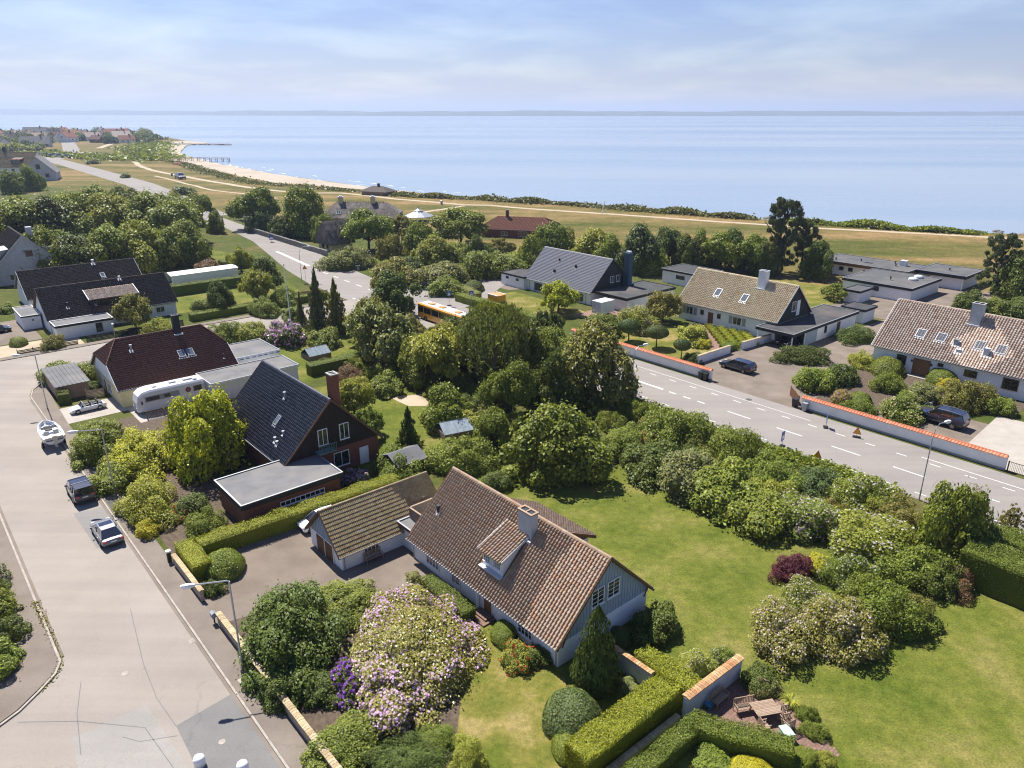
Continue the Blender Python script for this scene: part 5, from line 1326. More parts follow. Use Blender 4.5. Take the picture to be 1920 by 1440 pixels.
CROWN = {}
SPEC = {  # kind: (variants, builder, materials, tree?)
    'treeA': (3, lambda s: crown(s, 'tree', 62, 16000, .064), ['leaf'], True),
    'treeB': (2, lambda s: crown(s, 'tall', 64, 16000, .062), ['leaf'], True),
    'treeC': (3, lambda s: crown(s, 'dome', 80, 17000, .062, core=.62), ['leaf'], True),
    'treeD': (3, lambda s: crown(s, 'airy', 62, 12000, .066), ['leaf'], True),
    'bush_big': (2, lambda s: crown(s, 'dome', 110, 26000, .046, core=.68), ['leaf'], False),
    'bush_small': (4, lambda s: crown(s, 'dome', 50, 11000, .072, core=.66), ['leaf'], False),
    'bush_fine': (4, lambda s: crown(s, 'dome', 74, 18000, .050, jitter=1.2, core=.68), ['leaf'], False),
    'rhodo_big': (1, lambda s: crown(s, 'dome', 190, 42000, .030, petals=4300, psize=.030, pmask=.60, core=.8), ['leaf_glossy', 'petal_rhodo'], False),
    'rhodo_purple': (1, lambda s: crown(s, 'dome', 40, 7000, .08, petals=420, psize=.12, pmask=1, core=.68), ['leaf_glossy', 'petal_purple'], False),
    'rhodo_pink': (1, lambda s: crown(s, 'dome', 46, 8000, .07, petals=420, psize=.10, pmask=.9, core=.68), ['leaf_glossy', 'petal_lilac'], False),
    'flower_white': (2, lambda s: crown(s, 'dome', 60, 14000, .052, petals=620, psize=.042, pmask=.7, core=.68), ['leaf', 'petal_white'], False),
    'flower_pale': (2, lambda s: crown(s, 'dome', 64, 15000, .048, petals=900, psize=.036, pmask=.7, core=.68), ['leaf', 'petal_pale'], False),
    'flower_lilac': (1, lambda s: crown(s, 'dome', 40, 8000, .07, petals=260, psize=.07, pmask=.5, core=.68), ['leaf', 'petal_lilac'], False),
    'flower_pink': (1, lambda s: crown(s, 'dome', 40, 8000, .07, petals=260, psize=.07, pmask=.7, core=.68), ['leaf', 'petal_pink'], False),
    'flower_cream': (1, lambda s: crown(s, 'dome', 50, 10000, .06, petals=420, psize=.055, pmask=.8, core=.68), ['leaf', 'petal_cream'], False),
    'flower_red': (1, lambda s: crown(s, 'dome', 40, 8000, .07, petals=150, psize=.10, pmask=.6, core=.68), ['leaf', 'petal_red'], False),
    'conifer': (2, lambda s: conifer_mesh(s, 8000, .10, .7), ['needle'], True),
    'thuja': (2, lambda s: thuja_mesh(s, 17000, .075), ['needle'], False),
    'weep': (1, lambda s: weep_mesh(s, 17000, .050), ['leaf'], True),
    'pine': (2, lambda s: pine_mesh(s, 16000, .060), ['needle'], True),
    'pine_small': (1, lambda s: pine_mesh(s, 2500, .11), ['needle'], True),
    'ball': (2, lambda s: ball_mesh(s, 13000, .055), ['leaf'], False),
    'umbrella': (1, lambda s: ball_mesh(s, 9000, .075, .04, True), ['leaf'], True),
    'juniper': (1, lambda s: crown(s, 'dome', 90, 24000, .040, jitter=1.5, core=.78), ['needle'], False),
    'tuft': (1, lambda s: tuft_mesh(s, 90, .035), ['leaf'], False),
    'bare': (1, lambda s: crown(s, 'airy', 30, 700, .06), ['leaf'], True),
    'far': (3, lambda s: crown(s, 'dome', 26, 1500, .15, core=.7), ['leaf'], True),
}
# pale blossom mixes: every flower head takes its own tint
def petal_mix(nm, cols):
    m, n, l, p = new_mat(nm)
    geo = n.new('ShaderNodeNewGeometry'); gp = n.new('ShaderNodeTexNoise'); gp.inputs['Scale'].default_value = 0.55
    l.new(geo.outputs['Position'], gp.inputs['Vector'])
    s = n.new('ShaderNodeMath'); s.operation = 'MULTIPLY_ADD'; s.inputs[1].default_value = 0.45; l.new(geo.outputs['Random Per Island'], s.inputs[0]); l.new(gp.outputs['Fac'], s.inputs[2])
    s2 = n.new('ShaderNodeMath'); s2.operation = 'SUBTRACT'; s2.inputs[1].default_value = 0.22; l.new(s.outputs[0], s2.inputs[0])
    col = _ramp(n, l, s2.outputs[0], [(i/(len(cols)-1), c) for i, c in enumerate(cols)])
    l.new(col, p.inputs['Base Color']); p.inputs['Roughness'].default_value = .8; p.inputs['Specular IOR Level'].default_value = .1
    tr = n.new('ShaderNodeBsdfTranslucent'); l.new(col, tr.inputs[0]); mx = n.new('ShaderNodeMixShader'); mx.inputs[0].default_value = .25
    l.new(p.outputs[0], mx.inputs[1]); l.new(tr.outputs[0], mx.inputs[2]); l.new(mx.outputs[0], n['Material Output'].inputs['Surface'])
    M[nm] = m
petal_mix('petal_rhodo', [(0.50, 0.26, 0.40), (0.58, 0.36, 0.55), (0.66, 0.52, 0.58), (0.62, 0.52, 0.40)])
petal_mix('petal_pale', [(0.62, 0.44, 0.46), (0.70, 0.60, 0.52), (0.66, 0.60, 0.42)])

_used = {}
def crown_mesh(kind):
    nv, fn, mats, _ = SPEC[kind]
    i = _used.get(kind, 0) % nv; _used[kind] = _used.get(kind, 0) + 1
    if (kind, i) not in CROWN:
        V, F, mi = fn(hash_seed(kind) + i * 17)
        CROWN[(kind, i)] = np_mesh('crown_' + kind, V, F, [M[x] for x in mats], mi)
    return CROWN[(kind, i)]
def hash_seed(k): return sum(ord(c) * (i + 3) for i, c in enumerate(k))

TRUNK = {}
def trunk_mesh(kind):
    if kind in TRUNK: return TRUNK[kind]
    b = MB(); r = random.Random(hash_seed(kind))
    pale = kind in ('treeB', 'weep', 'bare')
    top = .95 if kind in ('conifer', 'pine', 'pine_small') else .62
    pts = [(r.uniform(-.03, .03)*i, r.uniform(-.03, .03)*i, top*i/4) for i in range(5)]
    b.tube(pts, .075, 7, r1=.02)
    if kind not in ('conifer', 'umbrella'):
        for k in range(7):
            a = r.uniform(0, 6.28); z = r.uniform(.2, .55) if 'pine' not in kind else r.uniform(.3, .9); L = r.uniform(.4, .75)
            b.tube([(0, 0, z), (math.cos(a)*L*.5, math.sin(a)*L*.5, z+.08), (math.cos(a)*L, math.sin(a)*L, min(.85, z+.22))], .028, 5, r1=.006)
    TRUNK[kind] = b.mesh('trunk', M['bark_pale'] if pale else M['bark'], smooth=True)
    return TRUNK[kind]

NAMES = {'tree': 'broadleaf_tree', 'rhododendron': 'rhododendron', 'shrub': 'garden_shrub', 'cypress': 'cypress_tree', 'yew': 'clipped_yew', 'maple': 'maple_tree', 'spruce': 'spruce_tree', 'pine': 'pine_tree', 'juniper': 'juniper', 'sapling': 'sapling', 'plant': 'garden_plant'}
def plant(x, y, r, h, kind, colour, label, cat, group=None, rd=None, z0=0.0):
    me = crown_mesh(kind); col = PC[colour]; rot = random.uniform(0, 6.28); ry = r
    if rd and abs(rd - r) > .05: rot = math.atan2(y, x) - math.pi / 2 + random.choice((0, math.pi)); ry = rd
    k = random.uniform(.9, 1.1)
    c4 = (col[0]*k*random.uniform(.94, 1.06), col[1]*k, col[2]*k, 1)
    if SPEC[kind][3]:
        o = empty(NAMES.get(cat, cat), (x, y, z0), rot, label, cat, group)
        tr = put('trunk', trunk_mesh(kind), o, (0, 0, 0), (0, 0, 0), (min(r, h*.5), min(r, h*.5), h))
        if kind == 'umbrella': c = put('crown', me, o, (0, 0, h*.42), (0, 0, 0), (r, ry, h*.58))
        else: c = put('crown', me, o, (0, 0, 0), (0, 0, 0), (r, ry, h))
    else:
        o = c = put(NAMES.get(cat, cat), me, None, (x, y, z0), (0, 0, rot), (r, ry, h))
        tag(o, label, cat, group)
    c.color = c4
    return o
# ------------------------------------------------------------------ trees and shrubs: x, y, radius, height, kind, colour, label, category, group, depth radius
PLANTS = [
 (-7.4,44.0,5.94,3.08,'rhodo_big','olive','huge round rhododendron covered in pale pink and white blossom','rhododendron',None,7.96),
 (-16.9,45.1,4.35,4.13,'bush_big','dark','large dark green laurel beside the street wall','shrub',None,6.22),
 (-13.8,49.8,3.79,1.71,'bush_big','mid','leafy shrub at the yard end of the big rhododendron','shrub',None,2.94),
 (-11.4,40.6,1.78,1.69,'rhodo_purple','dark','violet flowered rhododendron at the left of the big pale one','rhododendron',None,2.58),
 (-10.7,35.6,3.11,1.4,'bush_fine','mid','low fine leaved shrub along the street wall below the purple rhododendron','shrub',None,3.04),
 (-6.6,34.4,2.79,1.26,'juniper','dark','spreading feathery juniper at the bottom edge','juniper',None,1.93),
 (-2.8,34.7,1.44,1.36,'bush_fine','light','pale green shrub at the bottom edge beside the grass path','shrub',None,1.8),
 (-0.6,46.2,1.1,1.05,'ball','mid','clipped round shrub beside the entrance steps','shrub',None,1.6),
 (0.5,43.4,1.5,1.42,'flower_red','light','shrub with red and cream flowers under the front window','shrub',None,1.65),
 (2.1,43.9,1.12,1.06,'bush_small','dark','dark rose bush at the house corner','shrub',None,1.62),
 (5.9,41.3,2.18,6.53,'thuja','thuja','broad many topped dark cypress in front of the house gable','cypress'),
 (8.3,45.8,0.93,0.89,'ball','dark','dark clipped shrub against the gable wall','shrub',None,1.35),
 (11.2,46.7,2.1,2.0,'bush_small','dark','big round dark shrub at the far corner of the gable','shrub',None,2.65),
 (3.9,37.8,1.97,1.87,'ball','bluegreen','rounded clipped yew beside the grass path','yew',None,2.39),
 (3.5,35.6,1.04,0.99,'ball','mid','smaller clipped yew in front of the rounded one','yew',None,1.51),
 (8.1,41.0,0.97,0.45,'bush_small','grey','pale leaved shrub between the cypress and the long hedge','shrub'),
 (13.4,42.9,1.54,1.29,'flower_white','light','white flowering shrub behind the brick capped wall','shrub'),
 (15.6,43.7,0.98,0.91,'flower_white','mid','small white flowering shrub at the lawn end of the capped wall','shrub'),
 (17.6,41.4,1.26,1.19,'bush_small','dark','dark shrub at the end of the brick capped wall','shrub',None,1.82),
 (17.7,40.5,1.18,1.12,'bush_fine','grey','grey leaved shrub by the terrace bench','shrub',None,1.2),
 (19.0,39.2,0.96,0.77,'tuft','light','bright green strap leaved plant behind the garden chairs','plant'),
 (19.7,38.2,0.83,0.79,'bush_fine','mid','leafy green perennial behind the table','shrub',None,0.91),
 (19.7,36.8,1.07,0.76,'bush_fine','mid','leafy green perennial beside the green cushion box','shrub'),
 (18.7,34.7,0.61,0.58,'bush_fine','mid','small shrub at the brick path bottom','shrub',None,0.88),
 (19.6,34.5,0.71,0.67,'bush_fine','light','small pale shrub at the lawn edge bottom','shrub',None,0.85),
 (12.4,34.3,1.47,0.66,'bush_small','mid','green shrub inside the low V shaped hedge','shrub'),
 (14.7,33.8,1.39,0.63,'ball','yellow','clipped bright yellow shrub at the bottom edge','shrub',None,1.32),
 (-25.2,51.8,1.12,1.06,'bush_small','dark','small dark shrub behind the driveway wall','shrub'),
 (-25.5,55.0,1.83,1.74,'ball','mid','rounded clipped shrub in the crook of the driveway hedge','shrub',None,2.29),
 (-8.6,53.6,0.73,0.7,'bush_small','grey','ivy covered corner shrub between garage and house','shrub',None,1.07),
 (20.6,45.7,2.68,2.54,'flower_pale','olive','big shrub with pale pinkish blossom at the left end of the lawn bed','shrub',None,3.88),
 (25.2,45.5,3.43,3.26,'flower_pale','olive','cream and pink blossoming shrub at the front of the lawn bed','shrub',None,4.33),
 (30.1,48.0,3.68,3.06,'bush_fine','mid','wide green shrub behind the blossoming ones in the lawn bed','shrub'),
 (24.5,54.3,1.97,1.87,'bush_fine','maroon','round purple leaved Japanese maple beside the lawn','maple',None,2.63),
 (27.1,55.3,1.31,1.14,'bush_small','yellow','small yellow green shrub beside the purple maple','shrub',None,1.85),
 (38.2,52.8,2.0,1.9,'bush_fine','redbrown','reddish brown shrub next to the tall clipped hedge','shrub',None,2.9),
 (39.9,57.5,3.69,7.38,'treeC','mid','dense round tree between the flowering bed and the road','tree',None,3.73),
 (35.6,66.2,3.93,3.41,'flower_white','mid','white flowering bush by the road at the top of the bed','shrub',None,5.04),
 (28.4,62.3,3.8,3.3,'flower_pale','mid','cream flowering bush above the lawn edge shade','shrub',None,3.88),
 (27.6,61.0,2.4,2.09,'flower_lilac','dark','low shrub with pale lilac blossom at the lawn edge','shrub',None,2.57),
 (32.8,58.4,4.36,3.02,'flower_white','light','broad white flecked bush in the middle of the bed','shrub',None,4.25),
 (37.7,62.7,3.23,2.81,'bush_fine','olive','olive green bush left of the round tree','shrub',None,3.56),
 (28.8,53.2,2.74,2.6,'flower_white','mid','green bush with white flecks right of the purple maple','shrub',None,2.92),
 (34.8,54.3,4.11,2.72,'bush_fine','mid','deep green bush below the round tree','shrub',None,4.0),
 (47.7,60.8,1.19,3.13,'pine_small','olive','small wind bent pine at the road edge','pine'),
 (46.1,64.4,1.15,3.53,'bare','redbrown','thin brown twiggy sapling beside the round tree','sapling'),
 (13.4,79.4,3.26,2.84,'bush_big','mid','bright green bush at the road verge next to the street lamp tree','shrub',None,4.61),
 (15.3,73.9,3.6,3.13,'bush_small','dark','dark green bush at the top corner of the lawn','shrub',None,5.09),
 (20.1,81.5,4.98,4.33,'bush_fine','mid','fine leaved verge bush above the lawn corner','shrub',None,6.52),
 (19.2,71.4,4.11,3.58,'bush_small','grey','grey green bush with yellow sprays above the lawn shade','shrub',None,5.81),
 (25.5,76.1,5.06,4.4,'bush_fine','mid','verge bush halfway along the road edge','shrub',None,5.22),
 (22.2,67.2,4.3,3.74,'bush_small','mid','mid green bush above the middle of the lawn shade','shrub',None,5.84),
 (28.0,70.5,4.07,3.54,'bush_fine','mid','low verge bush opposite the lower warning sign','shrub',None,4.94),
 (24.8,62.9,3.39,2.95,'bush_small','mid','green bush at the right end of the lawn shade','shrub',None,4.77),
 (31.7,69.0,3.16,2.75,'bush_fine','bluegreen','blue green bush beside the warning sign verge','shrub',None,4.47),
 (27.0,66.9,3.08,2.68,'bush_fine','light','light green bush in the verge row','shrub',None,4.36),
 (4.9,74.5,6.7,7.89,'treeC','mid','big dark tree standing on the lawn behind the house','tree'),
 (11.4,96.1,5.96,11.25,'treeB','olive','tall dark birch beside the coast road lamp','tree',None,8.65),
 (5.3,92.3,4.41,8.28,'treeC','dark','dark tree left of the tall birch','tree'),
 (-0.2,90.2,3.95,7.45,'treeA','mid','bushy green tree in the middle of the tree belt','tree',None,4.05),
 (-2.7,105.2,6.24,11.77,'weep','weep','weeping birch beside the bus','tree',None,9.05),
 (-10.3,119.2,3.13,5.9,'treeC','bluegreen','dark tree in front of the yellow bus','tree',None,4.53),
 (-14.4,103.8,3.61,6.82,'treeC','mid','round leafy tree left of the weeping birch','tree',None,5.24),
 (-21.3,110.9,5.64,10.63,'treeD','grey','grey green willow above the brown shrub','tree',None,8.17),
 (-10.9,103.0,4.65,8.77,'treeA','light','light green tree below the bus','tree',None,6.74),
 (-23.4,143.1,5.34,9.05,'treeB','dark','dark conical tree at the road junction','tree'),
 (-25.8,127.7,4.1,7.32,'treeD','olive','olive green tree at the road junction','tree'),
 (6.1,122.5,3.45,6.51,'treeD','dark','tree behind the weeping birch beside the road','tree',None,5.0),
 (6.6,105.8,2.6,4.9,'treeD','dark','small dark tree below the road in the tree belt','tree',None,3.76),
 (-35.8,130.8,2.96,11.71,'conifer','conifer','tallest thin spruce at the cross street junction','spruce'),
 (-32.1,129.3,2.78,10.21,'conifer','olive','brownish spruce right of the tallest one','spruce'),
 (-40.2,135.0,1.42,6.31,'conifer','conifer','small spruce beside the flagpole','spruce'),
 (-39.8,124.5,3.77,3.59,'rhodo_pink','dark','pink rhododendron behind the flagpole','rhododendron',None,5.47),
 (-32.8,121.5,3.05,2.89,'bush_small','mid','round green bush right of the pink rhododendron','shrub',None,4.42),
 (-24.4,102.4,2.93,2.79,'bush_fine','redbrown','reddish brown tall shrub right of the greenhouse frame','shrub',None,4.25),
 (-22.5,99.8,2.13,2.03,'bush_small','light','light green shrub under the brown one','shrub',None,3.09),
 (-18.2,99.3,2.78,2.64,'bush_small','mid','round green bush in the middle garden','shrub',None,4.03),
 (-20.8,89.4,3.17,5.32,'treeD','light','light green apple tree behind the brick chimney','tree'),
 (-18.0,83.3,2.18,4.1,'treeD','mid','small apple tree beside the timber house gable','tree',None,3.15),
 (-12.4,80.2,1.92,5.37,'conifer','dark','small dark spruce on the middle lawn','spruce'),
 (-8.4,88.1,4.42,5.24,'treeC','mid','spreading fruit tree beside the vegetable bed','tree'),
 (-2.4,79.9,2.88,5.25,'treeA','mid','tree at the right of the glass cold frame','tree'),
 (-5.7,86.8,2.57,2.45,'bush_small','light','light bush behind the glass cold frame','shrub',None,3.73),
 (-12.8,73.9,2.99,2.84,'bush_fine','mid','low feathery tree behind the garage roof','shrub',None,4.33),
 (-6.4,75.9,4.74,3.17,'bush_fine','mid','broad feathery shrub behind the house ridge','shrub'),
 (-16.8,71.2,1.71,1.62,'rhodo_pink','dark','pink and purple rhododendron beside the flat roofed annex','rhododendron',None,2.02),
 (-1.5,70.8,1.73,1.64,'bush_small','dark','dark bush at the lawn edge behind the house','shrub',None,2.51),
 (-46.4,125.4,3.42,3.25,'bush_small','light','yellow green bush behind the hipped house','shrub',None,4.96),
 (-50.4,124.3,3.77,3.58,'bush_fine','mid','green bush at the far gable of the hipped house','shrub',None,5.47),
 (-43.3,139.9,2.62,2.49,'bush_small','mid','round bush beside the cross street near the flagpole','shrub',None,3.8),
 (-35.1,76.4,5.75,8.95,'treeC','acid','large bright yellow green maple in front of the timber house','maple'),
 (-42.4,75.3,4.25,4.04,'bush_big','acid','yellow green bush left of the bright maple','shrub',None,6.17),
 (-48.8,78.6,4.0,3.8,'bush_big','mid','green bush by the pavement opposite the boat','shrub',None,5.8),
 (-43.4,70.8,2.51,2.38,'bush_small','mid','hedge bush by the pavement opposite the dark van','shrub',None,3.64),
 (-37.0,65.2,3.45,3.28,'bush_fine','light','feathery light green bush behind the street lamp','shrub',None,5.0),
 (-32.5,65.7,1.76,1.67,'bush_small','dark','dark bush behind the feathery one','shrub',None,2.55),
 (-35.1,61.3,1.38,1.31,'bush_small','yellow','small yellow green bush at the driveway corner','shrub',None,2.0),
 (-33.3,64.1,1.3,1.24,'flower_red','mid','shrub with dark red leaves near the flat roofed annex','shrub',None,1.89),
 (-29.6,61.4,2.56,2.21,'bush_fine','mid','low spreading shrub in front of the annex','shrub'),
 (-29.8,68.8,1.27,1.2,'bush_small','dark','dark bush against the annex corner','shrub',None,1.84),
 (-68.8,104.5,2.83,2.68,'bush_small','mid','laurel inside the corner hedge by the junction','shrub',None,4.1),
 (-65.5,105.3,2.44,2.32,'bush_small','mid','laurel beside the hipped gable','shrub',None,3.53),
 (-61.6,100.4,1.17,1.11,'bush_small','dark','dark bush at the gable corner of the hipped house','shrub',None,1.7),
 (-69.7,130.7,3.6,7.2,'treeD','olive','yellow brown small tree in front of the dormer','tree',None,4.7),
 (-64.2,128.3,3.4,3.23,'bush_fine','light','light green bush on the cross street side','shrub',None,4.92),
 (-102.3,144.5,1.89,1.8,'bush_small','mid','green bush beside the white shed','shrub',None,2.74),
 (-86.1,122.0,1.48,1.41,'ball','mid','clipped ball bush on the verge','shrub',None,2.15),
 (-79.1,120.6,2.29,2.18,'bush_fine','olive','dry grassy bush at the fence corner','shrub',None,3.33),
 (-59.5,145.5,3.1,6.2,'treeC','dark','dark round tree in the garden beyond the cross street','tree',None,4.49),
 (-53.6,151.4,3.67,7.33,'treeD','light','light green tree by the turquoise swing','tree',None,5.32),
 (-58.7,171.0,5.36,6.17,'treeC','dark','dark tree beside the coast road bend','tree'),
 (-68.8,184.4,3.86,6.42,'treeD','light','bright tree at the edge of the coast road','tree'),
 (-77.5,185.0,3.19,3.03,'bush_small','redbrown','reddish brown shrub at the wood edge','shrub',None,4.63),
 (-48.4,151.8,3.96,3.76,'bush_fine','mid','shrub at the road junction fence','shrub',None,5.74),
 (-64.1,147.2,2.2,2.09,'bush_small','mid','green shrub beside the trimmed garden hedge','shrub',None,3.19),
 (-49.8,142.9,3.48,3.3,'bush_fine','mid','shrubs bordering the cross street before the junction','shrub',None,5.04),
 (-88.5,257.9,9.28,14.02,'treeA','mid','large tree at the bend of the coast road','tree'),
 (-67.3,242.5,9.19,15.89,'treeB','mid','large tall tree beside the thatched cottage','tree'),
 (-85.4,251.9,5.26,6.73,'treeC','bluegreen','grey leaved tree near the bus shelter','tree'),
 (-41.8,214.0,8.17,12.01,'treeA','mid','leafy tree in front of the long thatched house','tree'),
 (-33.1,221.5,4.82,9.64,'treeD','olive','olive tree right of the thatched house','tree',None,6.99),
 (-43.8,190.4,8.02,5.22,'bush_fine','grey','grey green hedge shrubs along the stone wall','shrub'),
 (-31.3,188.8,4.84,8.73,'treeD','olive','broad olive tree in the cottage garden','tree'),
 (-25.3,204.6,6.49,9.94,'treeC','mid','round tree right of the red shed','tree'),
 (-15.7,224.9,10.43,11.09,'treeA','mid','large tree left of the red roofed house','tree'),
 (-15.3,203.6,4.83,4.58,'bush_small','light','light green bush below the large tree by the lawn','shrub',None,7.0),
 (-27.8,169.8,6.27,5.96,'bush_small','olive','shrubs at the cottage entrance','shrub',None,6.75),
 (-16.7,169.7,6.58,5.33,'bush_small','grey','grey green shrubs below the cottage lawn','shrub'),
 (-6.0,181.1,6.65,6.32,'bush_small','mid','dark green shrubs above the junction','shrub',None,9.65),
 (-8.7,164.0,2.45,2.19,'ball','dark','round clipped tree by the junction hedge','tree',None,3.55),
 (-3.3,203.0,4.81,5.71,'treeD','olive','olive tree in front of the red roofed house','tree'),
 (4.4,182.6,5.03,9.73,'treeC','mid','tree left of the light grey roof','tree'),
 (11.3,205.6,7.49,9.32,'treeC','mid','tree behind the light grey roof','tree'),
 (22.6,198.7,7.98,8.84,'treeC','light','bright tree behind the light grey roof ridge','tree'),
 (32.3,186.3,6.15,12.3,'treeB','bluegreen','dark tall tree behind the blue chimney','tree',None,8.91),
 (41.2,191.4,5.25,10.51,'treeA','dark','tall tree between the grey roof and the tan roof','tree',None,7.62),
 (48.4,189.0,5.19,10.08,'treeC','mid','round tree behind the tan roof ridge','tree'),
 (56.4,187.8,5.16,10.33,'treeB','dark','dark tree behind the tan roof','tree',None,7.49),
 (60.4,183.9,4.73,9.45,'treeA','mid','tree left of the tall pine','tree',None,6.73),
 (67.0,183.1,5.92,18.28,'pine','pine','tall dark pine above the villa garden','pine'),
 (73.7,185.2,4.76,13.39,'pine','pine','second dark pine right of the tall one','pine'),
 (74.2,177.5,4.57,9.15,'treeC','dark','dark tree at the left end of the villa','tree',None,6.49),
 (9.4,144.2,4.75,6.49,'treeD','acid','bright yellow green tree before the light grey roofed house','tree'),
 (29.2,137.3,3.76,6.02,'treeD','olive','olive shrub between the carport and the tan roofed house','shrub'),
 (23.1,132.1,4.98,4.57,'flower_pale','light','pale feathery shrubs beside the white trailer','shrub'),
 (16.4,128.6,4.13,3.93,'bush_small','mid','green hedge shrubs below the light grey roofed house','shrub',None,4.75),
 (32.0,124.7,3.21,3.05,'bush_small','light','mixed light green shrubs by the brick path','shrub',None,4.66),
 (33.9,132.0,1.34,1.28,'flower_pink','dark','small pink flowered shrub at the tan house corner','shrub',None,1.95),
 (33.0,121.1,1.47,1.4,'bush_small','yellow','small orange yellow shrub by the brick path','shrub',None,2.14),
 (29.2,112.8,1.6,1.52,'bush_small','dark','dark shrub behind the coping wall','shrub',None,1.92),
 (58.2,147.8,1.66,1.57,'bush_small','light','low bush beside the carport roof','shrub',None,2.4),
 (69.7,155.1,3.58,3.56,'treeD','mid','small garden tree left of the tiny shed','tree'),
 (74.6,177.2,1.96,1.86,'ball','mid','round clipped bush before the flat roofed villa','shrub',None,2.84),
 (47.4,113.6,5.22,2.35,'bush_fine','dark','dark ground cover hedge below the carport','shrub',None,4.44),
 (61.2,124.8,4.49,2.38,'bush_fine','dark','dark ground cover along the ramp','shrub'),
 (107.0,159.8,5.04,13.28,'pine','pine','broad dark pine at the right edge','pine'),
 (109.4,155.7,5.21,10.41,'treeC','dark','dark tree cut by the right edge','tree',None,5.87),
 (94.4,146.8,3.84,3.65,'bush_small','dark','dark shrubs behind the pale roof','shrub',None,5.57),
 (97.8,145.0,2.98,2.83,'flower_cream','mid','yellow flowered shrub behind the pale roof','shrub',None,4.32),
 (101.2,141.2,4.23,4.02,'bush_small','dark','large dark bush behind the pale roof at the right edge','shrub',None,6.14),
 (45.0,101.1,3.29,3.13,'bush_small','mid','green bush at the driveway corner of the wall','shrub',None,4.78),
 (49.7,103.7,2.81,2.67,'bush_small','dark','dark bush beside the driveway gate','shrub',None,4.07),
 (56.1,111.3,2.35,2.23,'bush_fine','light','tall pale grasses beside the driveway','shrub',None,3.4),
 (58.4,107.4,2.56,2.44,'ball','mid','round clipped bush left of the oak door','shrub',None,3.72),
 (64.7,103.3,2.28,2.16,'ball','mid','round clipped bush right of the oak door','shrub',None,3.3),
 (55.2,100.2,2.64,2.51,'bush_fine','mid','feathery cushion shrub below the oak door','shrub',None,3.83),
 (63.0,93.7,3.93,3.73,'bush_fine','olive','large olive bush in front of the small window','shrub',None,5.69),
 (63.9,100.3,1.95,1.85,'bush_small','yellow','yellow green bush behind the olive one','shrub',None,2.82),
 (46.4,95.7,1.79,1.7,'flower_pink','olive','brownish pink shrub behind the coping wall','shrub',None,2.6),
 (48.6,94.8,1.56,1.48,'ball','mid','rounded bush behind the coping wall','shrub',None,2.26),
 (52.2,90.3,3.13,2.97,'flower_cream','mid','big cream flecked bush beside the black car','shrub',None,4.53),
 (58.5,96.6,2.26,2.15,'bush_small','grey','grey green low plants on the terrace edge','shrub',None,3.28),
 (66.2,91.7,2.23,2.12,'bush_small','mid','bush at the right edge of the flower bed','shrub',None,3.24),
 (46.8,90.7,2.85,2.11,'bush_fine','mid','low green shrubs against the coping wall','shrub'),
 (-113.5,268.8,6.56,11.06,'treeA','mid','tree at the right tip of the dark wood above the bend','tree'),
 (-118.0,262.8,7.09,12.04,'treeC','light','bright tree near the right tip of the dark wood','tree'),
 (-100.1,249.4,3.6,7.19,'treeC','mid','small tree closing the wood at the road bend','tree',None,5.22),
 (-7.6,111.1,3.03,5.71,'treeD','bluegreen','dark tree hiding the middle of the bus','tree',None,4.39),
 (6.7,111.6,3.4,6.42,'treeA','mid','leafy tree beside the weeping birch','tree',None,4.93),
 (2.1,106.7,4.8,8.72,'treeC','mid','thick green tree in front of the weeping birch','tree'),
 (24.0,49.3,2.47,2.35,'flower_pale','mid','pale flecked shrub below the purple maple','shrub',None,2.87),
 (29.3,51.5,2.56,2.43,'bush_fine','mid','soft green shrub in the heart of the lawn bed','shrub',None,2.88),
 (36.3,52.8,2.5,2.37,'bush_fine','dark','dark green shrub left of the reddish brown one','shrub',None,3.46),
 (31.6,48.4,2.22,2.11,'bush_fine','olive','low olive shrub casting shade on the right lawn','shrub',None,2.38),
 (-13.2,40.3,1.84,1.19,'bush_small','dark','dark shrub between the laurel and the violet rhododendron','shrub'),
 (-16.0,40.3,2.03,1.93,'bush_small','dark','glossy shrub behind the long coped wall','shrub',None,2.15),
 (-4.9,36.0,2.03,0.92,'bush_fine','mid','green shrub below the front of the big rhododendron','shrub',None,1.58),
 (-10.8,35.4,1.84,1.19,'juniper','mid','feathery evergreen shrub behind the coped wall at the bottom','shrub'),
 (25.9,189.0,6.37,8.96,'treeC','mid','leafy tree above the right end of the light grey roof','tree'),
 (45.0,185.8,5.93,9.18,'treeC','dark','dark leafy tree above the white annex','tree'),
 (52.6,184.8,6.24,9.61,'treeA','mid','tree close behind the tan roof skylights','tree'),
 (62.5,180.6,4.45,8.42,'treeC','dark','low dark tree under the tall pine','tree'),
 (34.1,183.2,5.72,9.62,'treeC','mid','leafy tree left of the white annex','tree'),
 (-60.2,234.3,5.76,7.95,'treeC','mid','round tree just left of the thatched cottage','tree'),
 (-21.0,197.3,6.49,7.34,'treeC','light','light tree above the cottage lawn','tree'),
 (-9.3,195.9,5.01,7.6,'treeC','dark','dark round tree left of the red roof','tree'),
 (-73.6,241.7,6.11,7.32,'treeC','dark','dark tree behind the stone wall at the bend','tree'),
 (1.3,179.1,5.27,5.01,'bush_small','mid','dark green shrubs left of the light grey roof','shrub',None,7.64),
 (-14.7,160.6,5.06,3.47,'bush_small','mid','green bushes above the bus','shrub'),
 (-26.1,183.8,4.39,4.17,'bush_small','dark','dark shrubs behind the cottage entrance','shrub',None,6.36),
 (-127.1,187.8,5.55,8.54,'treeC','dark','tree of the dense dark wood beside the coast road','tree','trees of the dense wood',8.05),
 (-124.1,192.0,5.66,8.71,'treeA','mid','tree of the dense dark wood beside the coast road','tree','trees of the dense wood',8.21),
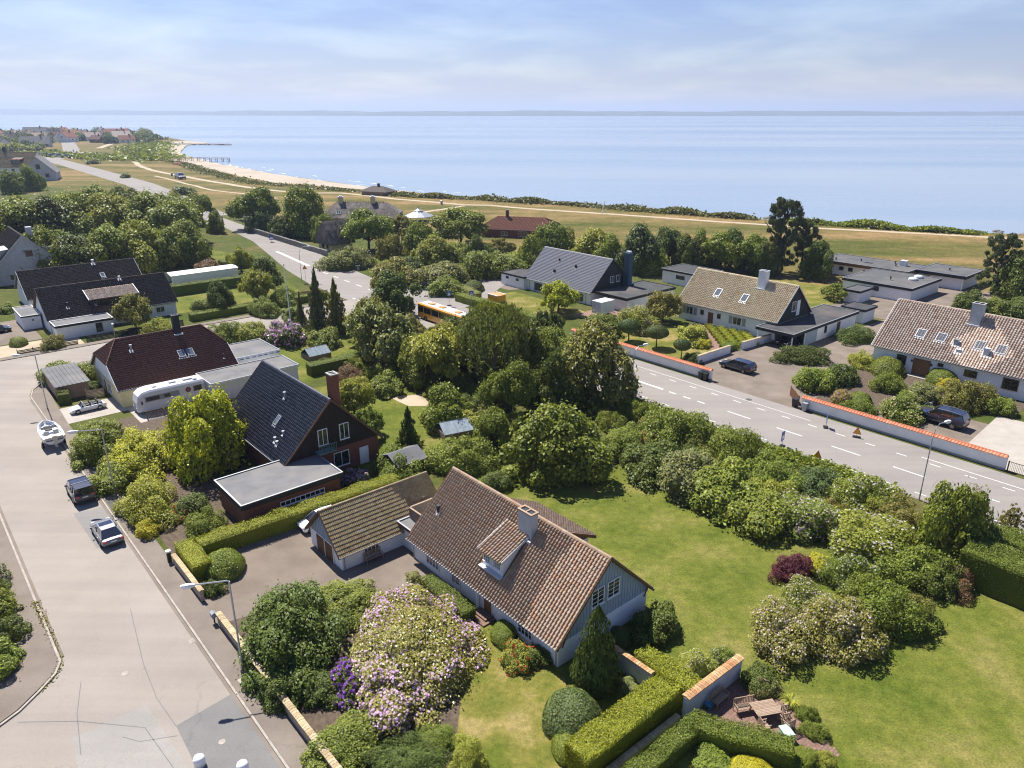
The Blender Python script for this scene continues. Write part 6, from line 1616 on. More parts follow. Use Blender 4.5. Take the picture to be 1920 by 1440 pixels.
 (-121.0,196.3,5.78,8.9,'treeC','mid','tree of the dense dark wood beside the coast road','tree','trees of the dense wood',8.39),
 (-110.6,188.0,5.55,8.55,'treeC','dark','tree of the dense dark wood beside the coast road','tree','trees of the dense wood',8.05),
 (-107.3,192.2,5.67,8.72,'treeA','mid','tree of the dense dark wood beside the coast road','tree','trees of the dense wood',8.22),
 (-103.8,196.5,5.79,8.91,'treeC','mid','tree of the dense dark wood beside the coast road','tree','trees of the dense wood',8.4),
 (-94.1,188.2,5.56,8.55,'treeC','dark','tree of the dense dark wood beside the coast road','tree','trees of the dense wood',8.06),
 (-90.4,192.4,5.68,8.73,'treeA','mid','tree of the dense dark wood beside the coast road','tree','trees of the dense wood',8.23),
 (-86.5,196.7,5.8,8.92,'treeC','mid','tree of the dense dark wood beside the coast road','tree','trees of the dense wood',8.4),
 (-148.9,223.3,9.47,14.58,'treeA','mid','tree of the dense dark wood beside the coast road','tree','trees of the dense wood',13.74),
 (-142.0,228.2,9.67,14.87,'treeB','dark','tree of the dense dark wood beside the coast road','tree','trees of the dense wood',14.02),
 (-133.7,231.2,9.79,15.06,'treeC','mid','tree of the dense dark wood beside the coast road','tree','trees of the dense wood',14.2),
 (-124.7,233.4,9.88,15.2,'treeA','light','tree of the dense dark wood beside the coast road','tree','trees of the dense wood',14.32),
 (-114.6,233.6,9.88,15.21,'treeB','mid','tree of the dense dark wood beside the coast road','tree','trees of the dense wood',14.33),
 (-105.7,230.6,8.68,13.36,'treeC','dark','tree of the dense dark wood beside the coast road','tree','trees of the dense wood',12.59),
 (-101.4,225.5,9.03,13.89,'treeA','mid','tree of the dense dark wood beside the coast road','tree','trees of the dense wood',13.09),
 (-125.2,182.4,5.23,8.04,'treeB','light','tree of the dense dark wood beside the coast road','tree','trees of the dense wood',7.58),
 (-115.7,178.7,7.69,11.83,'treeC','mid','tree of the dense dark wood beside the coast road','tree','trees of the dense wood',11.15),
 (-107.4,179.3,6.86,10.55,'treeA','dark','tree of the dense dark wood beside the coast road','tree','trees of the dense wood',9.94),
 (-101.2,184.0,7.9,12.16,'treeB','mid','tree of the dense dark wood beside the coast road','tree','trees of the dense wood',11.46),
 (-95.3,188.7,8.09,12.45,'treeC','light','tree of the dense dark wood beside the coast road','tree','trees of the dense wood',11.73),
 (-88.8,194.8,7.41,11.4,'treeA','mid','tree of the dense dark wood beside the coast road','tree','trees of the dense wood',10.74),
 (-87.8,198.3,5.93,9.13,'treeB','dark','tree of the dense dark wood beside the coast road','tree','trees of the dense wood',8.6),
 (-147.2,206.1,8.79,13.52,'treeC','mid','tree of the dense dark wood beside the coast road','tree','trees of the dense wood',12.74),
 (-152.4,252.4,8.27,12.73,'treeA','light','tree of the dense dark wood beside the coast road','tree','trees of the dense wood',12.0),
 (-144.4,259.7,9.72,14.95,'treeB','mid','tree of the dense dark wood beside the coast road','tree','trees of the dense wood',14.09),
 (-130.4,253.9,9.51,14.63,'treeC','dark','tree of the dense dark wood beside the coast road','tree','trees of the dense wood',13.79),
 (-118.0,252.9,8.29,12.75,'treeA','mid','tree of the dense dark wood beside the coast road','tree','trees of the dense wood',12.02),
 (-249.7,376.2,6.66,11.54,'treeB','mid','tree beside the brown roofed far house','tree','trees by the far house'),
 (-249.5,389.9,7.59,13.22,'treeC','mid','tree beside the brown roofed far house','tree','trees by the far house'),
 (-37.7,42.5,2.3,1.9,'bush_small','mid','first bush from the street corner in the hedge at the left edge','shrub','bushes at the left edge'),
 (-39.4,45.3,2.4,2.2,'bush_fine','dark','second bush from the street corner in the hedge at the left edge','shrub','bushes at the left edge'),
 (-41.6,48.0,2.4,2.4,'bush_small','mid','third bush from the street corner in the hedge at the left edge','shrub','bushes at the left edge'),
 (-43.9,50.6,2.4,2.3,'bush_fine','dark','fourth bush from the street corner in the hedge at the left edge','shrub','bushes at the left edge'),
 (-40.8,41.4,3.0,2.4,'bush_small','mid','fifth bush from the street corner in the hedge at the left edge','shrub','bushes at the left edge'),
 (-46.2,53.3,2.4,2.3,'bush_fine','dark','sixth bush from the street corner in the hedge at the left edge','shrub','bushes at the left edge'),
 (-8.5,111.0,3.29,3.65,'bush_fine','dark','leafy growth in the dense tree belt between the gardens and the coast road','shrub','undergrowth of the tree belt'),
 (2.1,96.9,2.82,2.78,'treeD','light','leafy growth in the dense tree belt between the gardens and the coast road','shrub','undergrowth of the tree belt'),
 (-19.0,122.5,3.24,3.84,'treeD','olive','leafy growth in the dense tree belt between the gardens and the coast road','shrub','undergrowth of the tree belt'),
 (-1.3,104.0,2.14,1.94,'bush_small','mid','leafy growth in the dense tree belt between the gardens and the coast road','shrub','undergrowth of the tree belt'),
 (-18.6,129.9,2.8,3.5,'treeC','olive','leafy growth in the dense tree belt between the gardens and the coast road','shrub','undergrowth of the tree belt'),
 (-8.1,102.2,2.25,2.32,'bush_small','mid','leafy growth in the dense tree belt between the gardens and the coast road','shrub','undergrowth of the tree belt'),
 (-11.6,108.1,3.4,4.58,'bush_small','light','leafy growth in the dense tree belt between the gardens and the coast road','shrub','undergrowth of the tree belt'),
 (-16.8,112.9,2.33,2.17,'bush_small','olive','leafy growth in the dense tree belt between the gardens and the coast road','shrub','undergrowth of the tree belt'),
 (-22.9,121.4,2.0,1.82,'bush_small','dark','leafy growth in the dense tree belt between the gardens and the coast road','shrub','undergrowth of the tree belt'),
 (-12.5,123.6,2.6,3.49,'treeD','olive','leafy growth in the dense tree belt between the gardens and the coast road','shrub','undergrowth of the tree belt'),
 (-20.2,126.0,3.07,3.13,'bush_small','light','leafy growth in the dense tree belt between the gardens and the coast road','shrub','undergrowth of the tree belt'),
 (-7.9,119.5,3.04,2.89,'bush_fine','mid','leafy growth in the dense tree belt between the gardens and the coast road','shrub','undergrowth of the tree belt'),
 (-24.1,126.7,2.63,3.17,'bush_fine','olive','leafy growth in the dense tree belt between the gardens and the coast road','shrub','undergrowth of the tree belt'),
 (-1.9,113.1,3.05,3.33,'treeD','mid','leafy growth in the dense tree belt between the gardens and the coast road','shrub','undergrowth of the tree belt'),
 (-5.5,117.4,1.9,2.45,'treeC','mid','leafy growth in the dense tree belt between the gardens and the coast road','shrub','undergrowth of the tree belt'),
 (-18.3,118.5,3.18,3.78,'bush_small','mid','leafy growth in the dense tree belt between the gardens and the coast road','shrub','undergrowth of the tree belt'),
 (5.2,87.3,2.29,2.85,'treeC','light','leafy growth in the dense tree belt between the gardens and the coast road','shrub','undergrowth of the tree belt'),
 (-16.2,108.7,2.21,2.63,'bush_small','grey','leafy growth in the dense tree belt between the gardens and the coast road','shrub','undergrowth of the tree belt'),
 (-10.6,114.8,2.09,2.43,'bush_fine','olive','leafy growth in the dense tree belt between the gardens and the coast road','shrub','undergrowth of the tree belt'),
 (-22.0,117.2,3.26,4.14,'bush_fine','dark','leafy growth in the dense tree belt between the gardens and the coast road','shrub','undergrowth of the tree belt'),
 (-17.4,122.8,2.73,3.3,'treeD','olive','leafy growth in the dense tree belt between the gardens and the coast road','shrub','undergrowth of the tree belt'),
 (-5.1,104.0,2.06,1.89,'treeC','dark','leafy growth in the dense tree belt between the gardens and the coast road','shrub','undergrowth of the tree belt'),
 (-1.0,98.5,2.53,3.31,'treeD','light','leafy growth in the dense tree belt between the gardens and the coast road','shrub','undergrowth of the tree belt'),
 (-2.1,112.1,3.37,3.22,'treeD','grey','leafy growth in the dense tree belt between the gardens and the coast road','shrub','undergrowth of the tree belt'),
 (-1.3,104.0,2.01,2.0,'bush_fine','mid','leafy growth in the dense tree belt between the gardens and the coast road','shrub','undergrowth of the tree belt'),
 (-22.8,124.0,2.27,2.09,'treeC','light','leafy growth in the dense tree belt between the gardens and the coast road','shrub','undergrowth of the tree belt'),
 (-1.3,112.1,2.04,1.96,'treeD','light','leafy growth in the dense tree belt between the gardens and the coast road','shrub','undergrowth of the tree belt'),
 (-0.3,104.6,2.78,2.67,'bush_small','mid','leafy growth in the dense tree belt between the gardens and the coast road','shrub','undergrowth of the tree belt'),
 (-10.1,108.2,2.37,2.17,'bush_small','olive','leafy growth in the dense tree belt between the gardens and the coast road','shrub','undergrowth of the tree belt'),
 (-24.0,123.1,2.1,1.96,'treeD','grey','leafy growth in the dense tree belt between the gardens and the coast road','shrub','undergrowth of the tree belt'),
 (-17.1,109.1,3.3,4.07,'bush_fine','light','leafy growth in the dense tree belt between the gardens and the coast road','shrub','undergrowth of the tree belt'),
 (-10.4,116.0,3.25,4.2,'treeD','mid','leafy growth in the dense tree belt between the gardens and the coast road','shrub','undergrowth of the tree belt'),
 (5.1,95.6,2.84,3.04,'bush_small','grey','leafy growth in the dense tree belt between the gardens and the coast road','shrub','undergrowth of the tree belt'),
 (-26.3,120.7,2.07,2.11,'treeD','light','leafy growth in the dense tree belt between the gardens and the coast road','shrub','undergrowth of the tree belt'),
 (-12.5,102.6,2.3,2.47,'treeD','mid','leafy growth in the dense tree belt between the gardens and the coast road','shrub','undergrowth of the tree belt'),
 (-10.7,97.8,1.97,1.84,'bush_small','light','leafy growth in the dense tree belt between the gardens and the coast road','shrub','undergrowth of the tree belt'),
 (-2.4,83.4,2.54,2.95,'bush_fine','dark','leafy growth in the dense tree belt between the gardens and the coast road','shrub','undergrowth of the tree belt'),
 (-2.4,86.5,1.77,2.03,'treeD','light','leafy growth in the dense tree belt between the gardens and the coast road','shrub','undergrowth of the tree belt'),
 (-6.0,90.3,2.72,2.99,'bush_small','dark','leafy growth in the dense tree belt between the gardens and the coast road','shrub','undergrowth of the tree belt'),
 (-2.3,91.1,1.84,1.81,'bush_small','dark','leafy growth in the dense tree belt between the gardens and the coast road','shrub','undergrowth of the tree belt'),
 (-20.5,104.4,2.02,2.54,'bush_small','mid','leafy growth in the dense tree belt between the gardens and the coast road','shrub','undergrowth of the tree belt'),
 (-1.6,84.5,1.8,1.95,'bush_fine','light','leafy growth in the dense tree belt between the gardens and the coast road','shrub','undergrowth of the tree belt'),
 (-3.9,88.4,2.22,2.6,'treeD','grey','leafy growth in the dense tree belt between the gardens and the coast road','shrub','undergrowth of the tree belt'),
 (-13.6,105.0,1.93,2.21,'treeD','dark','leafy growth in the dense tree belt between the gardens and the coast road','shrub','undergrowth of the tree belt'),
 (-25.1,109.8,2.15,1.95,'bush_fine','light','leafy growth in the dense tree belt between the gardens and the coast road','shrub','undergrowth of the tree belt'),
 (-2.6,92.0,2.78,2.63,'bush_small','dark','leafy growth in the dense tree belt between the gardens and the coast road','shrub','undergrowth of the tree belt'),
 (1.0,86.4,1.84,2.0,'bush_small','mid','leafy growth in the dense tree belt between the gardens and the coast road','shrub','undergrowth of the tree belt'),
 (-4.8,91.3,1.64,1.63,'bush_fine','light','leafy growth in the dense tree belt between the gardens and the coast road','shrub','undergrowth of the tree belt'),
 (12.4,93.1,2.52,1.94,'bush_fine','olive','bush in the dense belt along the verge of the coast road','shrub','bushes along the road verge'),
 (11.4,90.4,2.26,2.21,'bush_fine','dark','bush in the dense belt along the verge of the coast road','shrub','bushes along the road verge'),
 (15.3,90.7,2.42,2.38,'bush_fine','mid','bush in the dense belt along the verge of the coast road','shrub','bushes along the road verge'),
 (12.7,86.0,2.35,2.24,'bush_fine','mid','bush in the dense belt along the verge of the coast road','shrub','bushes along the road verge'),
 (17.5,88.5,2.58,2.57,'bush_fine','mid','bush in the dense belt along the verge of the coast road','shrub','bushes along the road verge'),
 (17.6,86.3,1.71,1.5,'bush_small','olive','bush in the dense belt along the verge of the coast road','shrub','bushes along the road verge'),
 (17.2,83.4,1.95,1.91,'bush_small','mid','bush in the dense belt along the verge of the coast road','shrub','bushes along the road verge'),
 (16.2,80.1,2.18,2.01,'bush_small','olive','bush in the dense belt along the verge of the coast road','shrub','bushes along the road verge'),
 (19.8,81.4,2.35,2.26,'bush_fine','olive','bush in the dense belt along the verge of the coast road','shrub','bushes along the road verge'),
 (21.5,79.2,2.55,1.97,'bush_small','olive','bush in the dense belt along the verge of the coast road','shrub','bushes along the road verge'),
 (21.1,77.3,2.36,2.14,'bush_fine','dark','bush in the dense belt along the verge of the coast road','shrub','bushes along the road verge'),
 (24.1,77.0,1.98,1.67,'bush_fine','light','bush in the dense belt along the verge of the coast road','shrub','bushes along the road verge'),
 (22.4,74.1,2.19,1.79,'bush_fine','light','bush in the dense belt along the verge of the coast road','shrub','bushes along the road verge'),
 (23.5,72.6,1.7,1.44,'bush_fine','mid','bush in the dense belt along the verge of the coast road','shrub','bushes along the road verge'),
 (26.4,72.6,2.42,2.16,'bush_fine','mid','bush in the dense belt along the verge of the coast road','shrub','bushes along the road verge'),
 (25.7,69.4,2.18,1.86,'bush_fine','mid','bush in the dense belt along the verge of the coast road','shrub','bushes along the road verge'),
 (29.0,70.6,2.01,1.96,'bush_fine','dark','bush in the dense belt along the verge of the coast road','shrub','bushes along the road verge'),
 (28.5,67.8,2.26,2.21,'bush_small','mid','bush in the dense belt along the verge of the coast road','shrub','bushes along the road verge'),
 (29.2,66.5,1.71,1.4,'bush_fine','mid','bush in the dense belt along the verge of the coast road','shrub','bushes along the road verge'),
 (32.4,66.7,2.15,1.93,'bush_fine','dark','bush in the dense belt along the verge of the coast road','shrub','bushes along the road verge'),
 (31.9,63.9,2.18,1.87,'bush_fine','olive','bush in the dense belt along the verge of the coast road','shrub','bushes along the road verge'),
 (35.9,64.1,2.18,2.11,'bush_fine','light','bush in the dense belt along the verge of the coast road','shrub','bushes along the road verge'),
 (38.1,64.2,2.25,2.17,'bush_small','mid','bush in the dense belt along the verge of the coast road','shrub','bushes along the road verge'),
 (36.5,59.9,1.98,1.95,'bush_small','light','bush in the dense belt along the verge of the coast road','shrub','bushes along the road verge'),
 (36.6,57.7,1.92,1.78,'bush_fine','olive','bush in the dense belt along the verge of the coast road','shrub','bushes along the road verge'),
 (41.1,60.5,2.08,1.97,'bush_small','light','bush in the dense belt along the verge of the coast road','shrub','bushes along the road verge'),
]
for row in PLANTS: plant(*row)
# ------------------------------------------------------------------ clipped hedges
def hedge(label, poly, h, colour='hedge', size=.095, dens=330, name='clipped_hedge', wob=.09, group=None, round_=.12, mat='leaf'):
    """poly in (s,t); leaves set over top and sides of a solid clipped body"""
    g = np.random.default_rng(abs(hash_seed(label)))
    P = [Vector(W(*p)) for p in poly]; n = len(P)
    a = sum(P[i].x*P[(i+1)%n].y-P[(i+1)%n].x*P[i].y for i in range(n))
    if a < 0: P = P[::-1]
    c = sum(P, Vector((0, 0, 0))) / n
    P2 = [(p.x - c.x, p.y - c.y) for p in P]
    arr = np.array(P2); lo, hi = arr.min(0), arr.max(0)
    area = abs(a) / 2
    m = int(area * dens * ((hi-lo).prod() / max(area, .1)))
    q = g.uniform(lo, hi, (m, 2)); ins = np.zeros(m, bool)
    for i in range(n):
        x0, y0 = P2[i]; x1, y1 = P2[(i+1) % n]
        cond = ((y0 > q[:, 1]) != (y1 > q[:, 1])) & (q[:, 0] < (x1-x0)*(q[:, 1]-y0)/(y1-y0+1e-12)+x0); ins ^= cond
    q = q[ins]
    bump = wob*(np.sin(q[:, 0]*1.7)+np.sin(q[:, 1]*2.3+q[:, 0]))
    pts = [np.stack([q[:, 0], q[:, 1], h + bump + g.uniform(-.08, .05, len(q)) + .10*(g.uniform(size=len(q)) < .03)], 1)]; nrm = [unit(np.array([0, 0, 1.]) + g.normal(size=(len(q), 3))*.38)]
    for i in range(n):
        x0, y0 = P2[i]; x1, y1 = P2[(i+1) % n]; L = math.hypot(x1-x0, y1-y0); k = int(L*h*dens*.8)
        f = g.uniform(0, 1, k); z = g.uniform(0, h, k); nx, ny = (y1-y0)/L, -(x1-x0)/L
        off = g.uniform(-.07, .05, k) + wob*np.sin(f*L*2.1+z*2)*.6 - np.maximum(0, z-(h-round_))*.6
        pts.append(np.stack([x0+(x1-x0)*f+nx*off, y0+(y1-y0)*f+ny*off, z], 1)); nrm.append(unit(np.array([nx, ny, .25]) + g.normal(size=(k, 3))*.38))
    V, F = kites(np.concatenate(pts), np.concatenate(nrm), size, g, .65)
    # solid body
    sh = .93; bv = [(x*1.0 - (.07 if x > 0 else -.07), y*1.0 - (.07 if y > 0 else -.07), 0) for x, y in P2]; bv += [(x, y, h-.30) for x, y, _ in bv]
    b = MB(); b.add(bv, [tuple(range(n, 2*n))] + [(i, (i+1) % n, n+(i+1) % n, n+i) for i in range(n)])
    tri = []
    me = np_mesh('clipped_hedge', V, F, [M[mat]])
    import bmesh
    bm = bmesh.new(); bm.from_mesh(me); b2 = b.mesh('hedge_body', [M[mat]]); bm.from_mesh(b2); bm.to_mesh(me); bm.free(); bpy.data.meshes.remove(b2)
    o = put(name, me, None, (c.x, c.y, 0)); col = PC[colour]; o.color = (*col, 1)
    return tag(o, label, 'hedge', group)
hedge('long clipped hedge between the annex and the garage yard', [(-62.5, 15.9), (-60.9, 15.9), (-60.0, 36.5), (-61.6, 36.5)], 1.75)
hedge('short clipped hedge end facing the street by the driveway', [(-62.6, 14.2), (-57.8, 14.2), (-57.8, 15.75), (-62.6, 15.75)], 1.8)
hedge('dark clipped hedge under the front windows of the tiled house', [(-44.4, 28.2), (-38.3, 28.2), (-38.3, 29.5), (-44.4, 29.5)], 1.25, 'hedge_dark')
hedge('long bright clipped hedge running down from the garden wall', [(-23.9, 25.0), (-21.9, 25.0), (-21.9, 34.2), (-23.9, 34.2)], 1.8)
hedge('bright clipped hedge arm between cypress wall and white flowers', [(-26.2, 34.3), (-21.4, 34.3), (-21.4, 35.9), (-26.2, 35.9)], 1.8)
hedge('low clipped hedge along the terrace edge', [(-20.5, 33.6), (-15.0, 36.6), (-14.3, 35.3), (-19.8, 32.2)], 1.3, 'hedge_dark')
hedge('low clipped hedge arm below the brick path', [(-20.6, 26.0), (-19.4, 26.0), (-19.3, 32.9), (-20.5, 33.5)], 1.3, 'hedge_dark')
hedge('tall clipped hedge with stepped top at the right edge', [(-15.2, 63.8), (12, 63.8), (12, 67.5), (-15.2, 67.5)], 3.2, 'hedge_dark', .11, 240)
hedge('second tall clipped hedge behind the stepped one', [(-15.0, 68.6), (12, 68.6), (12, 71.6), (-15.0, 71.6)], 3.0, 'hedge_dark', .11, 240)
hedge('rounded corner hedge where the two streets meet', [(-125.0, 17.6), (-122.0, 15.6), (-112.0, 14.3), (-111.6, 15.7), (-121.4, 17.2), (-123.2, 19.2), (-123.4, 27), (-125.2, 27)], 1.7, 'hedge_dark', .11, 130)
hedge('trimmed hedge along the far pavement of the cross street', [(-145.6, 43), (-144.0, 43), (-144.0, 72), (-145.6, 72)], 1.6, 'hedge_dark', .14, 80)
hedge('dark trimmed hedge beside the white marquee', [(-170, 47), (-168, 47), (-168, 64), (-170, 64)], 2.4, 'hedge_dark', .16, 60)
hedge('tall green hedge on the lawn behind the marquee', [(-192, 66), (-189, 66), (-187, 78), (-190, 78)], 2.4, 'hedge_dark', .18, 50)
hedge('low dark hedge behind the greenhouse frame', [(-101.5, 46), (-99.8, 46), (-99.8, 57), (-101.5, 57)], 1.9, 'hedge_dark', .11, 110)
hedge('hedge along the junction pavement above the bus', [(-124, 91.5), (-96, 91.5), (-96, 93.6), (-124, 93.6)], 1.7, 'mid', .14, 90)
hedge('grey green hedge beside the driveway of the light grey roofed house', [(-130, 97), (-122, 95), (-121.6, 97), (-130, 99)], 1.6, 'grey', .14, 90)
hedge('verge hedge of tall grass beside the coast road', [(-60, 72.6), (-24, 73.6), (-24, 75.2), (-60, 74.6)], .55, 'mid', .20, 60)
# box parterre: stepped zigzag rows before the tan roofed house
def zig(label, s0, t0, k, w=.75):
    pts = [(s0, t0)]; a = []
    st = [(s0 + 1.3*(i//2 + i % 2), t0 - 1.1*(i//2)) for i in range(k)]
    st = [(s0 + 1.25*((i+1)//2), t0 - 1.15*(i//2)) for i in range(k)]
    return hedge(label, st + [(x+w*.75, y+w) for x, y in st[::-1]], .75, 'hedge', .10, 150, 'box_hedge', .03)
zig('zigzag box hedge nearest the brick path', -76.6, 114.6, 16)
zig('second zigzag box hedge in the clipped garden', -74.6, 115.2, 15)
zig('third zigzag box hedge in the clipped garden', -72.4, 115.6, 13)
zig('zigzag box hedge nearest the house wall', -70.2, 115.9, 10)
hedge('dark box hedge block at the white wall corner', [(-66.6, 104.6), (-64.9, 104.6), (-64.9, 107.5), (-66.6, 107.5)], 1.2, 'hedge_dark', .10, 140, 'box_hedge')

# umbrella-clipped trees behind the coping wall
for s, t, lab in ((-80.3, 97.2, 'leftmost umbrella clipped tree behind the coping wall'), (-74.6, 97.8, 'middle umbrella clipped tree behind the coping wall'), (-68.0, 96.0, 'smaller umbrella clipped tree near the white side wall')):
    p = W(s, t); plant(p.x, p.y, 2.0 if s < -70 else 1.45, 3.9 if s < -70 else 3.4, 'umbrella', 'bluegreen', lab, 'tree')

# ------------------------------------------------------------------ scrub along the shore and rough vegetation
def scrub(name, label, pts, wd, n, size, h, colour, seed):
    g = np.random.default_rng(seed); P = np.array(pts, float); seg = np.linalg.norm(np.diff(P, axis=0), axis=1); cum = np.concatenate([[0], np.cumsum(seg)])
    d = g.uniform(0, cum[-1], n); i = np.clip(np.searchsorted(cum, d) - 1, 0, len(seg)-1); f = ((d-cum[i])/seg[i])[:, None]
    q = P[i]*(1-f)+P[i+1]*f + g.normal(size=(n, 2))*wd*.4
    hump = np.abs(np.sin(q[:, 0]*.21)+np.sin(q[:, 1]*.17+1))*.5+.3
    off = g.normal(size=(n, 2)); z = g.uniform(0, 1, n)**.6*h*hump
    V, F = kites(np.stack([q[:, 0], q[:, 1], z], 1), unit(np.array([0, 0, .8])+g.normal(size=(n, 3))*.6), size, g, .7)
    o = put(name, np_mesh(name, V, F, [M['leaf']])); o.color = (*PC[colour], 1)
    return tag(o, label, 'scrub', kind='stuff')
scrub('coastal_scrub', 'low green scrub along the stony shore', [(-60, 368), (-40.8, 358.7), (-14.9, 349.6), (0.0, 340.7), (9.5, 335.6), (21.2, 331.5), (32.2, 322.7), (42.8, 315.2), (52.9, 307.1), (65.4, 299.6), (78, 291), (92, 281.9)], 5.5, 9000, 1.1, 1.9, 'scrub', 1)
scrub('coastal_scrub', 'dark green scrub strip on the shore at the right', [(100, 275.9), (112.7, 268.1), (124.1, 262.5), (131.3, 257.2), (145.0, 250.8), (156, 246)], 4.2, 6000, 1.0, 1.9, 'mid', 2)
scrub('dune_grass', 'green dune grass along the upper edge of the beach', [(-80, 385), (-112, 408), (-144, 428), (-166, 457), (-195, 498), (-221, 536), (-254, 592), (-282, 632)], 7, 7000, 1.1, 1.3, 'scrub', 3)
scrub('dune_scrub', 'green scrub covering the dunes above the far beach', [(-300, 640), (-330, 690), (-375, 780), (-430, 900), (-455, 980)], 26, 7000, 3.0, 3.5, 'mid', 4)
scrub('dune_scrub', 'patches of scrub on the meadow behind the dunes', [(-470, 760), (-430, 720), (-380, 690), (-335, 650)], 22, 4000, 2.8, 3.0, 'mid', 5)
scrub('headland_scrub', 'dark scrub behind the headland houses', [(-520, 1150), (-600, 1150), (-700, 1165), (-800, 1170)], 14, 3500, 4.0, 6, 'dark', 6)
# trees of the far village, each its own
r = random.Random(12)
for k in range(70):
    y = r.uniform(1000, 1420); x = -y*r.uniform(.47, .70); rr = r.uniform(8, 15)
    plant(x, y, rr, rr*r.uniform(.8, 1.2), 'far', r.choice(['dark', 'mid', 'mid', 'bluegreen']), 'tree between the houses of the far village', 'tree', 'trees of the far village')
for k in range(44):
    y = r.uniform(760, 1010); x = -y*r.uniform(.615, .71); rr = r.uniform(6, 10)
    plant(x, y, rr, rr*r.uniform(.7, 1.1), 'far', r.choice(['dark', 'mid', 'light']), 'tree around the houses above the far car park', 'tree', 'trees above the far car park')
for k, (x, y, rr, hh_, lab) in enumerate(((-163, 372, 7, 4.5, 'dark windswept thicket on the meadow slope'), (-118, 352, 3.5, 2.5, 'small thicket on the meadow near the wood'), (-240, 470, 4, 3, 'lone bush on the meadow'), (-330, 600, 6, 4, 'bush beside the shore road'))):
    plant(x, y, rr, hh_, 'far', 'dark', lab, 'shrub')

scrub('kerb_weeds', 'green weeds growing along the curved kerb at the left', [tuple(W(*p)[:2]) for p in ((-64, 3.3), (-57, 3.35), (-54.6, 3.35), (-53.4, 2.8), (-52.2, 1.7))], .35, 900, .16, .22, 'olive', 41)
scrub('verge_grass', 'tall rough grass on the verge of the coast road', [tuple(W(*p)[:2]) for p in ((-61, 74.4), (-48, 74.6), (-36, 75.0), (-25, 75.6))], 1.6, 9000, .42, .7, 'mid', 42)
# ------------------------------------------------------------------ garden walls
def coped_wall(label, s0, t0, s1, t1, h, th, wall, cap, step, capw, caph, name='garden_wall', kind='brick', base=None):
    a, b = W(s0, t0), W(s1, t1); d = b - a; L = d.length; rz = math.atan2(d.y, d.x)
    o = empty(name, a, rz, label, 'wall')
    MB().box(0, L, -th/2, th/2, -.2, h).build('wall_body', M[wall], o)
    if base: MB().box(-.01, L+.01, -th/2-.03, th/2+.03, -.2, .32).build('plinth', M[base], o)
    n = max(1, round(L / step)); w = L / n
    if kind == 'brick':
        mb = MB(); mb.xprism([(-capw/2, -.01), (capw/2, -.01), (capw/2, caph*.55), (0, caph), (-capw/2, caph*.55)], -w/2+.012, w/2-.012); me = mb.mesh('coping_brick', M[cap]); nm = 'coping_brick'
        for i in range(n): put(nm, me, o, (w*(i+.5), random.uniform(-.008, .008), h + random.uniform(.001, .012)), (0, 0, random.uniform(-.02, .02)))
        MB().box(0.02, L-.02, -capw/2+.04, capw/2-.04, h, h+caph*.45).build('mortar_bed', M['mortar_grey'], o)
    else:
        k = 6; vs = []; fs = []
        for sg in (-1, 1):
            b0 = len(vs)
            for j, (y, z) in enumerate(((.02, caph), (capw/2, 0))):
                for i in range(k+1):
                    f = i/k; vs.append((-w/2 + w*f, sg*y, z + .055*math.sin(math.pi*f)))
            for i in range(k): q = (b0+i, b0+i+1, b0+k+2+i, b0+k+1+i); fs.append(q[::-1] if sg < 0 else q)
            b1 = len(vs); vs += [(vs[b0+k+1+i][0], vs[b0+k+1+i][1], vs[b0+k+1+i][2]-.05) for i in range(k+1)]
            for i in range(k): q = (b0+k+1+i, b0+k+2+i, b1+i+1, b1+i); fs.append(q[::-1] if sg < 0 else q)
        me = MB().add(vs, fs).mesh('coping_tile', M[cap])
        for i in range(n): put('coping_tile', me, o, (w*(i+.5), 0, h + random.uniform(.0, .012)), (0, 0, random.uniform(-.02, .02)))
        MB().xprism([(-capw/2+.03, h-.02), (capw/2-.03, h-.02), (0, h+caph-.04)], 0.01, L-.01).build('coping_core', M[cap], o)
        MB().tube([(0, 0, h+caph+.02), (L, 0, h+caph+.02)], .07, 6).build('coping_ridge', M[cap], o)
    return o
coped_wall('low brick wall with pale yellow coping left of the driveway', -62.0, 13.85, -54.9, 13.85, 1.0, .24, 'brick_wall', 'brick_yellow', .25, .42, .14)
coped_wall('long brick wall with pale yellow coping in front of the rhododendrons', -51.3, 13.85, -22, 13.85, 1.0, .24, 'brick_wall', 'brick_yellow', .25, .46, .14)
coped_wall('brick capped garden wall beside the terrace', -21.2, 33.6, -21.0, 39.8, 1.75, .3, 'grey_wall', 'brick_rust', .24, .62, .14)
coped_wall('short white garden wall between the house gable and the hedge', -29.9, 34.0, -24.2, 34.0, 1.5, .26, 'grey_wall', 'brick_rust', .24, .42, .12)
coped_wall('sunken brick coped retaining wall below the bright hedge', -21.55, 25.5, -21.4, 33.3, .35, .3, 'grey_wall', 'brick_yellow', .24, .42, .1)
coped_wall('white roadside wall with red tile coping before the tan roofed house', -88, 90.75, -58.5, 90.75, 1.62, .34, 'white_wall', 'tile_coping', .36, .75, .26, kind='tile', base='zinc')
coped_wall('white roadside wall with red tile coping before the pale roofed house', -44.0, 90.8, -19.4, 90.8, 1.62, .34, 'white_wall', 'tile_coping', .36, .75, .26, kind='tile', base='zinc')
coped_wall('white side wall with cream coping beside the parked estate car', -64.7, 95.8, -64.5, 104.6, 1.35, .3, 'white_wall', 'brick_yellow', .4, .45, .1)
coped_wall('white wall between the clipped garden and the carport', -64.2, 107.6, -63.6, 115.8, 1.35, .3, 'white_wall', 'brick_yellow', .4, .45, .1)
